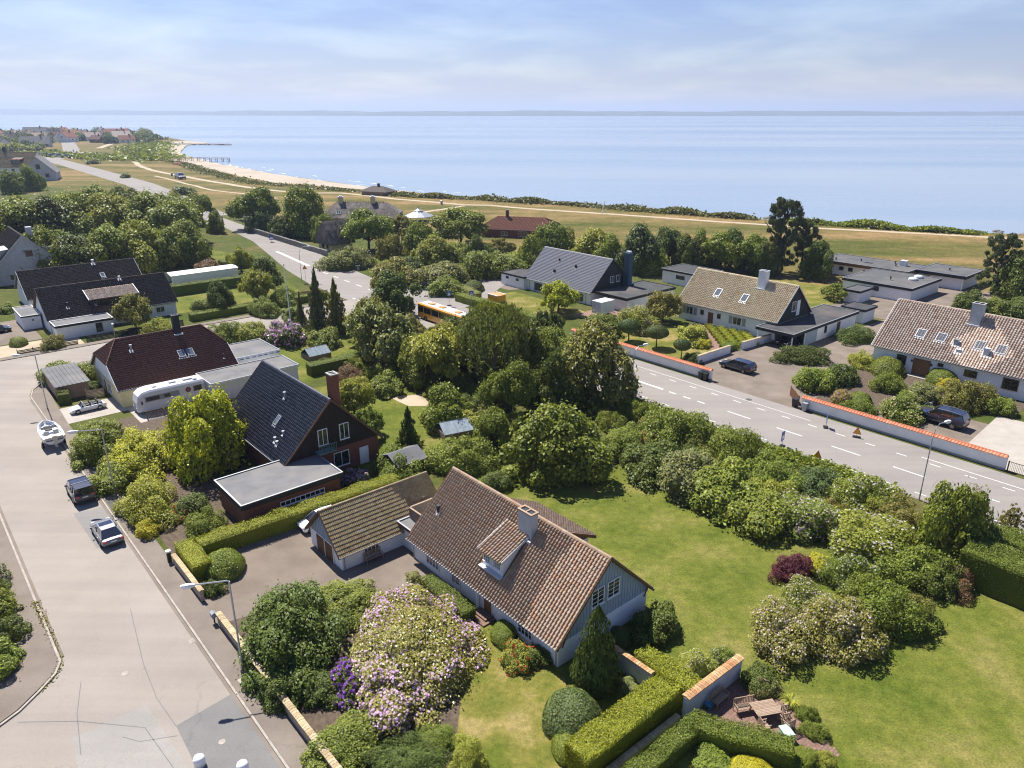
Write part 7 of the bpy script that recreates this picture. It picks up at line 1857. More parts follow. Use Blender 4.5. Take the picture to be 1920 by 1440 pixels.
# rough stone wall of the cottage
def stone_wall(label, pts, h=1.4):
    o = empty('stone_wall', W(*pts[0]), 0, label, 'wall'); org = W(*pts[0]); r = random.Random(3)
    for i in range(len(pts)-1):
        a, b = W(*pts[i])-org, W(*pts[i+1])-org; d = b-a; L = d.length; rz = math.atan2(d.y, d.x)
        MB().box(0, L, -.28, .28, -.1, h-.1).build('wall_core', M['mortar_grey'], o, a, (0, 0, rz))
        for j in range(3):
            x = 0
            while x < L:
                w = r.uniform(.5, 1.1); z0, z1 = j*h/3, (j+1)*h/3 + r.uniform(-.08, .05); t_ = r.uniform(.33, .42)
                MB().prism([(x+.03, -t_), (min(L, x+w)-.03, -t_+.03), (min(L, x+w)-.02, t_), (x+.04, t_-.03)], z0, z1-.03).build('stone', M['stone'], o, a, (0, 0, rz)); x += w
stone_wall('grey fieldstone wall of the thatched cottage along the coast road', [(-246, 97.5), (-212, 96.6), (-190, 95.9)], 1.6)
stone_wall('dark fieldstone wall end at the cottage entrance', [(-176, 93.4), (-166, 92.2)], 1.3)
# fences
def fence(label, s0, t0, s1, t1, h, mat, pitch, bw, rails=(.25, .75), name='fence', cat='fence', horizontal=False):
    a, b = W(s0, t0), W(s1, t1); d = b-a; L = d.length
    o = empty(name, a, math.atan2(d.y, d.x), label, cat)
    n = int(L/2.4)+1
    for i in range(n+1): MB().box(-.05, .05, -.05, .05, 0, h+.05).build('post', M[mat], o, (L*i/n, 0, 0))
    if horizontal:
        k = int(h/pitch)
        for j in range(k): MB().box(0, L, -.08, -.052, j*pitch+.04, j*pitch+.04+bw).build('board', M[mat], o)
    else:
        for z in rails: MB().box(0, L, -.02, .02, h*z-.03, h*z+.03).build('rail', M[mat], o)
        me = MB().box(-bw/2, bw/2, -.045, -.022, .05, h).mesh('board', M[mat])
        for i in range(int(L/pitch)): put('board', me, o, (pitch*(i+.5), 0, 0))
    return o
fence('dark horizontal board fence at the verge of the cross street', -142.4, 14, -142.4, 23, .8, 'black_wood', .22, .16, horizontal=True)
fence('dark board fence before the dormered house', -142.6, 24.5, -142.6, 41, 1.1, 'black_wood', .22, .18, horizontal=True)
fence('grey slatted fence between the shed and the hipped house', -112.2, 17.8, -111.8, 20.0, 1.3, 'wood_weathered', .2, .15, horizontal=True)
fence('grey picket fence behind the motorhome', -98.7, 22, -98.7, 30.5, 1.1, 'wood_grey', .18, .09)
fence('brown plank gate at the driveway corner of the coping wall', -47.6, 94.2, -44.8, 91.4, 1.4, 'wood_brown', .16, .14, name='plank_gate', cat='gate')
fence('black metal railing gate at the right end of the coping wall', -19.2, 90.8, -6, 90.8, 1.25, 'metal_dark', .16, .03, (.08, .97), name='railing_gate', cat='gate')
fence('dark wooden fence at the road junction', -150, 66, -147, 73.5, 1.3, 'wood_brown', .2, .16, horizontal=True)
fence('wooden railing between the garages of the villa yard', -55.5, 147, -49.5, 147, 1.0, 'wood_grey', .5, .05)

# ------------------------------------------------------------------ vehicles
def paint(nm, c, rough=.25, met=.0, coat=1.0): M[nm] = plain(nm, c, rough, .5, met, coat, .06)
paint('paint_silver', (0.17, 0.18, 0.20), .4, .2, .3); paint('paint_navy', (0.012, 0.015, 0.028)); paint('paint_black', (0.010, 0.011, 0.016)); paint('paint_white', (0.78, 0.79, 0.80)); paint('paint_blueblack', (0.010, 0.014, 0.034)); paint('paint_orange', (0.74, 0.33, 0.015), .4); paint('paint_red', (0.55, 0.03, 0.035), .3)
M['car_glass'] = plain('car_glass', (0.012, 0.014, 0.02), .04, .9, coat=1.0, var=.2)
M['lamp_red'] = plain('lamp_red', (0.45, 0.012, 0.015), .2, coat=1.0); M['lamp_clear'] = plain('lamp_clear', (0.75, 0.77, 0.8), .1, coat=1.0); M['seat_cream'] = plain('seat_cream', (0.62, 0.57, 0.5), .7); M['plate'] = plain('plate', (0.75, 0.75, 0.72), .5)
STY = {  # body: (x, top z, half width); glass: (x, z, half width)
    'sedan': ([(-.5, .44, .80), (-.485, .60, .92), (-.40, .655, .97), (-.2, .66, 1.0), (.08, .645, 1.0), (.22, .63, 1.0), (.36, .575, .98), (.46, .50, .92), (.5, .38, .78)], [(-.43, .65, .88), (-.24, .965, .66), (-.10, 1.0, .70), (.06, .985, .70), (.25, .635, .90)]),
    'wagon': ([(-.5, .42, .82), (-.49, .60, .93), (-.42, .64, .97), (-.2, .64, 1.0), (.08, .625, 1.0), (.22, .61, 1.0), (.36, .56, .98), (.46, .48, .92), (.5, .36, .78)], [(-.485, .63, .88), (-.425, .95, .70), (-.2, 1.0, .72), (.05, .985, .71), (.25, .615, .90)]),
    'suv': ([(-.5, .42, .86), (-.49, .60, .95), (-.42, .65, .98), (-.2, .65, 1.0), (.08, .645, 1.0), (.20, .635, 1.0), (.36, .60, .98), (.465, .54, .93), (.5, .38, .82)], [(-.485, .64, .90), (-.43, .955, .74), (-.2, 1.0, .77), (.05, .985, .76), (.22, .64, .92)]),
    'van': ([(-.5, .40, .90), (-.495, .55, .97), (-.42, .57, .99), (-.2, .57, 1.0), (.1, .565, 1.0), (.28, .555, 1.0), (.38, .53, .98), (.465, .46, .93), (.5, .34, .82)], [(-.492, .56, .94), (-.455, .955, .80), (-.2, 1.0, .82), (.12, .985, .81), (.36, .55, .93)]),
    'hatch': ([(-.5, .42, .82), (-.49, .60, .93), (-.40, .64, .97), (-.2, .64, 1.0), (.08, .625, 1.0), (.24, .605, 1.0), (.36, .55, .98), (.46, .47, .92), (.5, .34, .76)], [(-.475, .63, .88), (-.37, .95, .70), (-.15, 1.0, .72), (.06, .975, .71), (.28, .605, .90)]),
}
def loft(rows):
    """rows of equal-length point lists along x"""
    vs = [p for r_ in rows for p in r_]; k = len(rows[0]); fs = []
    for i in range(len(rows)-1):
        for j in range(k): fs.append((i*k+j, i*k+(j+1) % k, (i+1)*k+(j+1) % k, (i+1)*k+j))
    fs.append(tuple(range(k))[::-1]); fs.append(tuple(range((len(rows)-1)*k, len(rows)*k)))
    return vs, fs
def wheel(parent, x, y, r, w=.22):
    o = MB().yprism([(r*math.cos(2*math.pi*k/18), r*math.sin(2*math.pi*k/18)) for k in range(18)], -w/2, w/2).build('wheel', M['rubber'], parent, (x, y, r))
    sg = 1 if y > 0 else -1
    b = MB(); b.yprism([(r*.66*math.cos(2*math.pi*k/16), r*.66*math.sin(2*math.pi*k/16)) for k in range(16)], sg*w/2 - (.03 if sg > 0 else -.0), sg*w/2 + (.0 if sg > 0 else .03))
    for k in range(5):
        a = 2*math.pi*k/5; b.yprism([(r*.1*math.cos(a+1.57)+r*.05*math.cos(a), r*.1*math.sin(a+1.57)+r*.05*math.sin(a)), (r*.62*math.cos(a+.12), r*.62*math.sin(a+.12)), (r*.62*math.cos(a-.12), r*.62*math.sin(a-.12)), (r*.1*math.cos(a-1.57)+r*.05*math.cos(a), r*.1*math.sin(a-1.57)+r*.05*math.sin(a))], *( (w/2+.002, w/2+.02) if sg > 0 else (-w/2-.02, -w/2-.002)))
    b.build('rim', M['alloy'], o)
def car(label, s, t, heading, style, pm, L=4.7, Wd=1.85, H=1.46, cat='car', name='parked_car', z=0.02, rails=False, sunroof=False):
    """heading: angle of the front direction"""
    o = empty(name, W(s, t, z), heading, label, cat); hw = Wd/2; zb = .17*H if style != 'suv' else .2*H
    body, glass = STY[style]
    rows = []
    for x, zt, f in body:
        w = hw*f; zt *= H; zl = zb + (.10*H if abs(x) > .47 else 0)
        rows.append([(x*L, -w*.90, zl), (x*L, -w*.99, zl+.10*H), (x*L, -w, zl + (zt-zl)*.6), (x*L, -w*.94, zt-.03), (x*L, -w*.80, zt), (x*L, 0, zt+.02), (x*L, w*.80, zt), (x*L, w*.94, zt-.03), (x*L, w, zl + (zt-zl)*.6), (x*L, w*.99, zl+.10*H), (x*L, w*.90, zl)])
    vs, fs = loft(rows); MB().add(vs, [f[::-1] for f in fs]).build('body', M[pm], o, smooth=False)
    g = glass; rows = []
    for (x, zt, f) in g:
        w = hw*f; zl = .60*H if style in ('sedan', 'wagon', 'suv', 'hatch') else .54*H
        wb = hw*.90
        rows.append([(x*L, -wb, zl), (x*L, -w, max(zl+.005, zt*H)), (x*L, w, max(zl+.005, zt*H)), (x*L, wb, zl)])
    vs, fs = loft(rows); cab = MB().add(vs, fs).build('cabin_glass', M['car_glass'], o)
    # roof panel, pillars
    (x0, z0, f0), (x1, z1, f1), (x2, z2, f2) = g[1], g[2], g[3]
    rf = MB()
    top = [(x0, z0, f0), (x1, z1, f1), (x2, z2, f2)]
    rv = []
    for x, zt, f in top: rv += [(x*L, -hw*f*1.02, zt*H-.015), (x*L, -hw*f*.9, zt*H+.025), (x*L, hw*f*.9, zt*H+.025), (x*L, hw*f*1.02, zt*H-.015)]
    rf.add(rv, [(4*i+j, 4*i+j+1, 4*i+j+5, 4*i+j+4)[::-1] for i in range(2) for j in range(3)])
    roof = rf.build('roof_panel', M[pm], o)
    if sunroof: MB().add([(x*L, y*hw*f*.8, zt*H+.036) for x, zt, f in top[1:] for y in (-1, 1)] , [(0, 1, 3, 2)[::-1]]).build('sunroof', M['car_glass'], roof)
    pm_ = M[pm] if style != 'suv' else M['paint_black']
    class _P:
        def tube(self, pts, r_, n_): MB().tube(pts, r_, n_).build('pillar', pm_, roof)
    pl = _P()
    for sg in (-1, 1):
        xa, za, fa = g[0]; xb, zb_, fb = g[-1]
        pl.tube([(xa*L, sg*hw*.9, za*H), (x0*L, sg*hw*f0*1.0, z0*H)], .05, 5); pl.tube([(xb*L, sg*hw*.9, zb_*H), (x2*L, sg*hw*f2*1.0, z2*H)], .04, 5)
        pl.tube([((x1*.6+x2*.4)*L, sg*hw*.91, .62*H), ((x1*.6+x2*.4)*L, sg*hw*f1*1.0, z1*H)], .035, 5)
        if style in ('wagon', 'suv', 'van'): pl.tube([(x0*.55*L, sg*hw*.92, .62*H), (x0*.6*L, sg*hw*f1*1.0, z1*H-.01)], .05, 5)
    r = .235*H if style != 'suv' else .225*H
    for sx in (-.30, .31):
        for sg in (-1, 1):
            wheel(o, sx*L, sg*(hw-.10), r)
            MB().yprism([(sx*L + r*1.14*math.cos(math.pi*k/10), r + r*1.14*math.sin(math.pi*k/10)) for k in range(11)], sg*(hw*1.0)-.012, sg*(hw*1.0)+.012).build('wheel_arch', M['plastic_black'], o)
    for sg in (-1, 1):
        MB().cbox(-.488*L, sg*hw*.70, .55*H, .05*L, .30, .10*H).build('tail_light', M['lamp_red'], o)
        MB().cbox(.452*L, sg*hw*.66, .465*H, .06*L, .34, .07*H).build('headlight', M['lamp_clear'], o)
        m_ = MB().cbox(.17*L, sg*(hw+.11), .66*H, .12, .2, .13).build('mirror', M[pm], o)
        if rails: MB().tube([(x0*.95*L, sg*hw*f0*.93, z0*H+.07), (x1*L, sg*hw*f1*.93, z1*H+.08), (x2*.9*L, sg*hw*f2*.93, z2*H+.07)], .022, 5).build('roof_rail', M['galv'], roof)
        MB().box(-.25*L, .22*L, sg*hw*.985-.012, sg*hw*.985+.012, .30*H, .315*H).build('side_trim', M['galv'], o)
        for hx in (-.02, -.22): MB().cbox(hx*L, sg*hw*1.0, .555*H, .18, .03, .03).build('door_handle', M['galv'], o)
    MB().cbox(-.502*L, 0, .47*H, .02, .5, .11).build('number_plate', M['plate'], o)
    MB().cbox(-.497*L, 0, .27*H, .06, Wd*.8, .12*H).build('bumper', M['plastic_black'], o)
    MB().cbox(.496*L, 0, .33*H, .05, Wd*.62, .14*H).build('grille', M['plastic_black'], o)
    return o
BACK = ROT_S + math.pi
car('silver saloon parked at the kerb in front of the dark van', -70.9, 10.5, BACK, 'sedan', 'paint_silver', 5.0, 2.0, 1.5, sunroof=True, z=.03)
vn = car('dark people carrier with roof bars parked at the kerb', -81.3, 10.5, BACK, 'van', 'paint_navy', 4.7, 2.05, 1.95, cat='van', name='parked_van', z=.03)
for x in (-.9, .5): MB().tube([(x, -.85, 2.0), (x, .85, 2.0)], .035).build('roof_bar', M['galv'], vn)
car('dark blue estate car parked beside the white side wall', -58.9, 98.2, BACK, 'wagon', 'paint_blueblack', 5.7, 2.2, 1.75)
car('black off-roader with chrome trim parked behind the coping wall', -29.6, 99.7, BACK, 'suv', 'paint_blueblack', 6.2, 2.5, 2.15, rails=True)
car('white small car half hidden behind the garage', -59.5, 26.8, ROT_T + math.pi, 'hatch', 'paint_white', 4.2, 1.8, 1.5)
car('black car standing under the carport', -60.6, 116.6, ROT_T + math.pi, 'wagon', 'paint_black', 5.2, 2.1, 1.7)
car('dark car parked in the yard at the left edge', -160.0, 13.2, ROT_T, 'hatch', 'paint_black', 5.0, 2.1, 1.6)
car('pale car driving on the far shore road', -480.6, 150.2, ROT_S, 'hatch', 'paint_silver', 9.5, 4.2, 3.6, name='moving_car', z=.06)
for k in range(7):
    p = Vector((-455 + k*11, 728 - k*8.5, .06)); s_, t_ = p.dot(DS), p.dot(DT)
    car('car in the row parked on the far car park', s_, t_, 1.0, 'hatch', ['paint_white', 'paint_silver', 'paint_black', 'paint_silver'][k % 4], 8.5, 3.6, 3.0).__setitem__('group', 'cars on the far car park')
# open white car
def open_car():
    o = empty('parked_car', W(-107.4, 16.9, .03), ROT_T + math.pi, 'white open-top car parked beside the shed', 'car'); L, hw, H = 4.4, .92, .85
    rows = []
    for x, zt, f in [(-.5, .62, .8), (-.47, .86, .92), (-.33, .98, .98), (-.3, .96, 1.0), (.14, .94, 1.0), (.2, .94, 1.0), (.36, .84, .98), (.46, .70, .9), (.5, .5, .74)]:
        w = hw*f; rows.append([(x*L, -w*.9, .25), (x*L, -w, .5), (x*L, -w*.93, zt*H-.02), (x*L, -w*.8, zt*H), (x*L, w*.8, zt*H), (x*L, w*.93, zt*H-.02), (x*L, w, .5), (x*L, w*.9, .25)])
    vs, fs = loft(rows); MB().add(vs, [f[::-1] for f in fs]).build('body', M['paint_white'], o)
    MB().box(-1.35, .75, -.72, .72, .78, .85).build('cockpit_floor', M['plastic_black'], o)
    for x in (-.9, .0):
        for y in (-.38, .38): MB().box(x-.28, x+.25, y-.26, y+.26, .85, .98).xprism([(y-.26, .9), (y+.26, .9), (y+.2, 1.25), (y-.2, 1.25)], x-.36, x-.22).build('seat', M['plastic_black'], o)
    MB().add([(.95, -.75, .82), (.95, .75, .82), (.55, .62, 1.28), (.55, -.62, 1.28)], [(0, 1, 2, 3), (3, 2, 1, 0)]).build('windscreen', M['car_glass'], o)
    MB().tube([(.95, -.75, .82), (.55, -.62, 1.28), (.55, .62, 1.28), (.95, .75, .82)], .03).build('windscreen_frame', M['paint_white'], o)
    MB().box(-1.75, -1.35, -.7, .7, .84, .95).build('folded_hood', M['plastic_black'], o)
    for sx in (-.3, .31):
        for sg in (-1, 1): wheel(o, sx*L, sg*(hw-.1), .32)
    for sg in (-1, 1): MB().cbox(-.485*L, sg*.66, .6, .1, .3, .1).build('tail_light', M['lamp_red'], o); MB().cbox(.455*L, sg*.62, .52, .2, .3, .09).build('headlight', M['lamp_clear'], o)
open_car()
# motorhome
def motorhome():
    o = empty('motorhome', W(-101.9, 26.0), ROT_T + math.pi, 'white motorhome with dark windows parked beside the hipped house', 'motorhome'); L, hw = 9.0, 1.3
    rows = []
    for x, z0, z1, w in [(-4.5, .55, 3.0, 1.2), (-4.4, .4, 3.15, 1.3), (2.6, .4, 3.2, 1.3), (3.6, .4, 3.05, 1.28), (4.2, .4, 2.6, 1.2), (4.45, .4, 1.7, 1.1), (4.5, .5, 1.2, 1.0)]:
        rows.append([(x, -w, z0), (x, -w, z1-.22), (x, -w*.86, z1), (x, w*.86, z1), (x, w, z1-.22), (x, w, z0)])
    vs, fs = loft(rows); MB().add(vs, fs).build('body', M['paint_white'], o)
    for sg in (1, -1):
        y = sg*1.312
        for x0, x1, z0, z1 in ((-4.0, -2.9, 1.75, 2.5), (1.6, 3.3, 1.75, 2.3), (0.2, 1.0, 1.8, 2.25)): MB().box(x0, x1, y-.012, y+.012, z0, z1).build('window', M['glass'], o)
        MB().box(-1.0, 3.45, y-.006, y+.006, 1.65, 2.4).build('grey_band', M['zinc'], o)
        e = MB().yprism([(-2.2 + .36*math.cos(k*.4488), 2.15 + .36*math.sin(k*.4488)) for k in range(14)], y-.014, y+.014).build('emblem', M['metal_dark'], o)
        MB().yprism([(-2.2 + .22*math.cos(k*.4488), 2.15 + .22*math.sin(k*.4488)) for k in range(14)], y-.02, y+.02).build('emblem_ring', M['paint_red'], e)
    MB().add([(4.25, -1.1, 1.6), (4.25, 1.1, 1.6), (3.98, 1.05, 2.45), (3.98, -1.05, 2.45)], [(0, 1, 2, 3), (3, 2, 1, 0)]).build('windscreen', M['car_glass'], o, (.18, 0, .05))
    for x, y, w_, d_ in ((-2.6, 0, 1.2, .5), (-3.4, .6, .5, .5), (-.6, 0, .9, .35), (1.8, .2, .5, .5)): MB().box(x-w_/2, x+w_/2, y-d_/2, y+d_/2, 3.16, 3.34).build('roof_hatch', M['zinc'], o)
    for x in (-2.9, -2.0, 2.9):
        for sg in (-1, 1): wheel(o, x, sg*1.15, .36, .25)
    for sg in (-1, 1): MB().cbox(3.9, sg*1.45, 1.7, .15, .2, .4).build('mirror', M['plastic_black'], o); MB().cbox(4.5, sg*.75, .85, .08, .35, .2).build('headlight', M['lamp_clear'], o)
motorhome()
# boat on its trailer
def boat():
    o = empty('motor_boat', W(-98.6, 11.0, .02), BACK, 'red and white open motor boat on a trailer at the kerb', 'boat'); rows = []
    for x, w, zk, zg in [(-2.6, 1.12, .75, 1.55), (-1.2, 1.2, .7, 1.6), (.4, 1.18, .7, 1.68), (1.8, .95, .78, 1.78), (2.7, .5, .95, 1.86), (3.1, .12, 1.3, 1.9)]:
        rows.append([(x, -w, zg), (x, -w*.95, (zk+zg)/2+.05), (x, -w*.6, zk+.1), (x, 0, zk-.08), (x, w*.6, zk+.1), (x, w*.95, (zk+zg)/2+.05), (x, w, zg), (x, w*.85, zg), (x, w*.78, zg-.38), (x, -w*.78, zg-.38), (x, -w*.85, zg)])
    vs, fs = loft(rows); b = MB().add(vs, fs); hull = b.build('hull', M['paint_white'], o)
    for sg in (-1, 1):
        st_ = MB(); pr = [(-2.6, 1.13, 1.2), (-1.2, 1.21, 1.22), (.4, 1.19, 1.27), (1.8, .97, 1.36), (2.7, .52, 1.5)]
        st_.add([(x, sg*(w-.03)*.985, z-.16) for x, w, z in pr] + [(x, sg*(w+.012), z+.2) for x, w, z in pr], [((i, i+1, i+6, i+5) if sg < 0 else (i+5, i+6, i+1, i)) for i in range(4)]); st_.build('red_stripe', M['paint_red'], o)
    rw = []
    for sg in (-1, 1): MB().tube([(x, sg*w, zg+.02) for x, w, _, zg in [(-2.6, 1.1, 0, 1.55), (-1.2, 1.18, 0, 1.6), (.4, 1.16, 0, 1.68), (1.8, .93, 0, 1.78), (2.7, .48, 0, 1.86), (3.1, .05, 0, 1.9)]], .08, 6).build('gunwale', M['paint_white'], o)
    MB().box(-2.3, 1.2, -.85, .85, 1.2, 1.26).build('floor', M['seat_cream'], o); MB().box(.8, 2.5, -.4, .4, 1.35, 1.45).build('foredeck_cushion', M['plastic_black'], o)
    for y in (-.5, .5): MB().box(-.9, -.3, y-.28, y+.28, 1.27, 1.6).box(-1.02, -.88, y-.28, y+.28, 1.27, 1.95).build('seat', M['zinc'], o)
    MB().box(-2.5, -1.6, -.95, .95, 1.3, 1.62).build('rear_bench', M['seat_cream'], o)
    MB().add([(.5, -.9, 1.68), (.5, .9, 1.68), (.2, .8, 2.1), (.2, -.8, 2.1)], [(0, 1, 2, 3), (3, 2, 1, 0)]).build('windscreen', M['car_glass'], o)
    en = MB().box(-3.1, -2.62, -.25, .25, 1.35, 1.95).box(-3.0, -2.75, -.1, .1, .6, 1.35).build('outboard_motor', M['seat_cream'], o); MB().cbox(-3.05, 0, .6, .3, .3, .08).build('propeller', M['galv'], en)
    t = MB().box(-2.3, 3.6, -.06, .06, .42, .54).box(-1.2, -1.1, -1.1, 1.1, .38, .5).box(.6, .7, -1.0, 1.0, .42, .7).box(-1.4, -.9, -.8, -.7, .5, .8).box(-1.4, -.9, .7, .8, .5, .8).build('trailer_frame', M['galv'], o)
    for sg in (-1, 1): wheel(o, -1.15, sg*1.15, .3, .18)
boat()
# bus and other yellow vehicles at the junction
def bus():
    o = empty('yellow_bus', W(-110.5, 79.0, .03), BACK, 'yellow bus with white roof half hidden by the trees at the junction', 'bus'); L, hw, H = 14.0, 1.35, 3.2
    MB().box(-7, 7, -hw, hw, .35, 1.45).build('body', M['paint_orange'], o); MB().box(-6.98, 6.98, -hw+.02, hw-.02, 1.452, 2.62).build('window_band', M['car_glass'], o)
    MB().xprism([(-hw, 2.622), (hw, 2.622), (hw, 2.95), (hw-.18, 3.12), (-hw+.18, 3.12), (-hw, 2.95)], -7, 7).build('roof_frame', M['paint_orange'], o)
    MB().box(-6.8, 6.8, -hw+.22, hw-.22, 3.122, 3.16).build('roof_panel', M['paint_white'], o)
    for x in (-5, -2.5, 0, 2.5, 5): MB().box(x-.08, x+.08, -hw-.004, hw+.004, 1.45, 2.62).build('window_post', M['paint_orange'], o)
    for x in (-4.5, .5, 4.0): MB().box(x-.6, x+.6, -.5, .5, 3.161, 3.36).build('roof_unit', M['paint_orange'] if x else M['zinc'], o)
    for x in (-3.8, 4.4):
        for sg in (-1, 1): wheel(o, x, sg*(hw-.12), .48, .28)
    MB().box(7.0, 7.04, -1.2, 1.2, 1.2, 2.8).build('windscreen', M['car_glass'], o)
bus()
o = empty('tipper_trailer', W(-115.8, 96.4), ROT_S, 'orange tipper trailer with pale rim behind the junction hedge', 'trailer')
MB().xprism([(-1.2, .8), (1.2, .8), (1.2, 2.2), (-1.2, 2.2)], -1.5, 1.5).build('tipping_body', M['paint_orange'], o)
MB().box(-1.6, 1.6, -1.3, -1.12, 2.2, 2.32).box(-1.6, 1.6, 1.12, 1.3, 2.2, 2.32).build('rim', M['white_paint'], o)
for x in (-1, 1):
    for sg in (-1, 1): wheel(o, x, sg*1.1, .4)
MB().box(-1.7, 3.0, -.15, .15, .5, .79).build('chassis', M['metal_dark'], o)
o = empty('box_trailer', W(-95.4, 107.0), ROT_T, 'white box trailer before the open garage', 'trailer')
MB().box(-1.9, 1.9, -1.25, 1.25, .55, 2.95).build('box_body', M['paint_white'], o); MB().box(-1.95, 1.95, -1.3, 1.3, 2.95, 3.03).build('roof', M['lead'], o)
for x, y in ((0, -1.1), (0, 1.1)): wheel(o, x, y, .38)
MB().box(1.9, 3.2, -.08, .08, .5, .62).build('drawbar', M['galv'], o)
for k in range(2): MB().box(-1.92, -1.902, -1.1 + k*1.12, -.05 + k*1.12, .7, 2.8).build('rear_door', M['lead'], o)

# ------------------------------------------------------------------ street furniture
def street_lamp(label, s, t, dirv, h=7.7, arm=2.0, curved=False, pole='galv', lean=0.0, big=1.0):
    o = empty('street_lamp', W(s, t), ROT_S, label, 'street lamp', 'street lamps'); ax, ay = dirv
    MB().tube([(0, 0, 0), (0, 0, 1.2)], .085*big, 8).build('base', M[pole], o)
    if curved: pts = [(0, 0, 1.2), (0, 0, h*.82), (ax*arm*.15, ay*arm*.15, h*.94), (ax*arm*.5, ay*arm*.5, h), (ax*arm, ay*arm, h)]
    else: pts = [(0, 0, 1.2), (0, 0, h-.08), (ax*.12, ay*.12, h), (ax*arm, ay*arm, h+.04)]
    MB().tube(pts[:2], .06*big, 8).build('pole', M[pole], o)
    MB().tube(pts[1:], .045*big, 7).build('arm', M['galv'], o)
    a = math.atan2(ay, ax); b = MB(); rows = []
    for x, w, z0, z1 in [(-.05, .07, -.05, .06), (.15, .16, -.12, .10), (.55, .2, -.16, .12), (.85, .12, -.1, .08), (.92, .05, -.05, .04)]: rows.append([(x, -w, 0), (x, -w*.7, z0), (x, w*.7, z0), (x, w, 0), (x, w*.6, z1), (x, -w*.6, z1)])
    vs, fs = loft(rows); hd = MB().add(vs, fs).build('lamp_head', M['white_paint'], o, (ax*arm, ay*arm, h+.04), (0, 0, a)); MB().cbox(.5, 0, -.15, .5, .24, .06).build('lens', M['lamp_clear'], hd)
    return o
street_lamp('street lamp beside the long coped wall near the bottom', -45.0, 13.2, (-.45, -.9), 7.7, 2.2, big=1.15)
street_lamp('street lamp beside the feathery bush opposite the silver car', -79.0, 13.2, (-.45, -.9), 7.7, 2.2)
street_lamp('street lamp at the corner hedge near the junction', -111.5, 12.8, (-.4, -.9), 7.9, 1.7)
street_lamp('curved street lamp on the verge beside the tall birch', -61.1, 75.3, (.1, 1), 7.9, 1.7, True)
street_lamp('curved street lamp rising behind the flowering bushes at the road', -23.0, 76.4, (.3, .95), 8.6, 1.3, True)
street_lamp('curved street lamp on the far bend of the coast road', -163.5, 75.4, (.1, 1), 8.2, 2.0, True)
def ball_lamp(label, s, t, h=2.4):
    o = empty('garden_lamp', W(s, t), 0, label, 'garden lamp'); MB().tube([(0, 0, 0), (0, 0, h)], .06).build('post', M['galv'], o); MB().lathe([(.06, h), (.2, h+.08), (.24, h+.2), (.2, h+.32), (.05, h+.4)], n=10).build('globe', M['white_paint'], o)
ball_lamp('white globe lamp by the fence of the dormered house', -141.9, 28.9); ball_lamp('white globe lamp beside the flagpole street corner', -143, 63); ball_lamp('white globe lamp at the cottage gatepost', -168, 92.6, 1.4)
def road_sign(label, s, t, kind, h=1.0, face=None, big=1.0):
    o = empty('road_sign', W(s, t, .03), ROT_S + math.pi/2 if face is None else face, label, 'road sign')
    MB().box(-.45, .45, -.28, .28, 0, .10).build('foot', M['rubber'], o); MB().tube([(0, 0, .1), (0, 0, h)], .035).build('post', M['galv'], o)
    M.setdefault('sign_blue', plain('sign_blue', (0.02, 0.10, 0.34), .4)); M.setdefault('sign_yellow', plain('sign_yellow', (0.75, 0.36, 0.02), .45)); M.setdefault('sign_red', plain('sign_red', (0.6, .03, .03), .4))
    if kind == 'blue':
        p = MB().box(-.42*big, .42*big, -.02, .02, h-.1, h+1.0*big).build('panel', M['sign_blue'], o); MB().box(-.3*big, .3*big, -.026, -.021, h+.1, h+.5*big).build('pictogram', M['white_paint'], p)
    elif kind == 'crossing':
        p = MB().box(-.45, .45, -.02, .02, h-.1, h+.85).build('panel', M['sign_blue'], o); tr = MB().yprism([(-.34, h), (.34, h), (0, h+.65)], -.027, -.021).build('white_triangle', M['white_paint'], p)
        MB().yprism([(-.09, h+.08), (.0, h+.25), (.09, h+.08), (.04, h+.42), (-.04, h+.42)], -.033, -.028).build('walking_figure', M['metal_dark'], p)
    elif kind == 'yield':
        MB().yprism([(-.55, h), (.55, h), (0, h+.95)], -.02, .02).build('panel', M['sign_red'], o); MB().yprism([(-.36, h+.1), (.36, h+.1), (0, h+.73)], -.027, -.021).build('inner_panel', M['sign_yellow'], o)
    elif kind == 'grey': MB().box(-.45, .45, -.02, .02, h-.1, h+.8).build('panel', M['metal_dark'], o)
    else:
        MB().yprism([(-.5, h-.1), (.5, h-.1), (0, h+.85)], -.02, .02).build('panel', M['sign_red'], o); MB().yprism([(-.4, h-.04), (.4, h-.04), (0, h+.70)], -.028, -.021).build('inner_panel', M['sign_yellow'], o); MB().yprism([(-.4, h-.04), (.4, h-.04), (0, h+.70)], .021, .028).build('back_panel', M['sign_yellow'], o)
    return o
fv = math.radians(20)
road_sign('blue portable sign in the nearer lane of the coast road', -39.3, 77.5, 'blue', .9, fv + .5, 1.1); road_sign('blue portable sign at the far edge of the coast road', -38.6, 87.0, 'blue', .9, fv + .9)
road_sign('yellow triangular roadwork sign at the far edge of the coast road', -34.6, 87.0, 'warn', .55, fv - .9); road_sign('yellow triangular roadwork sign on the verge side of the coast road', -34.5, 76.9, 'warn', .55, fv - 1.0)
road_sign('blue crossing sign standing behind the bus', -121.5, 88.2, 'crossing', 2.2, math.radians(12)); road_sign('blue crossing sign above the junction hedge', -117.5, 91.0, 'crossing', 2.6, math.radians(5)); road_sign('dark back of a sign at the side road', -131.5, 89.2, 'grey', 2.4, .2)
road_sign('blue sign by the cottage wall on the far bend', -222.6, 94.0, 'blue', .8, .3, 1.4); road_sign('red triangle sign on a tall post at the junction fence', -160, 74.8, 'yield', 3.6, .3)
o = empty('flagpole', W(-116.9, 51.2), 0, 'tall white flagpole on the lawn behind the hipped house', 'flagpole')
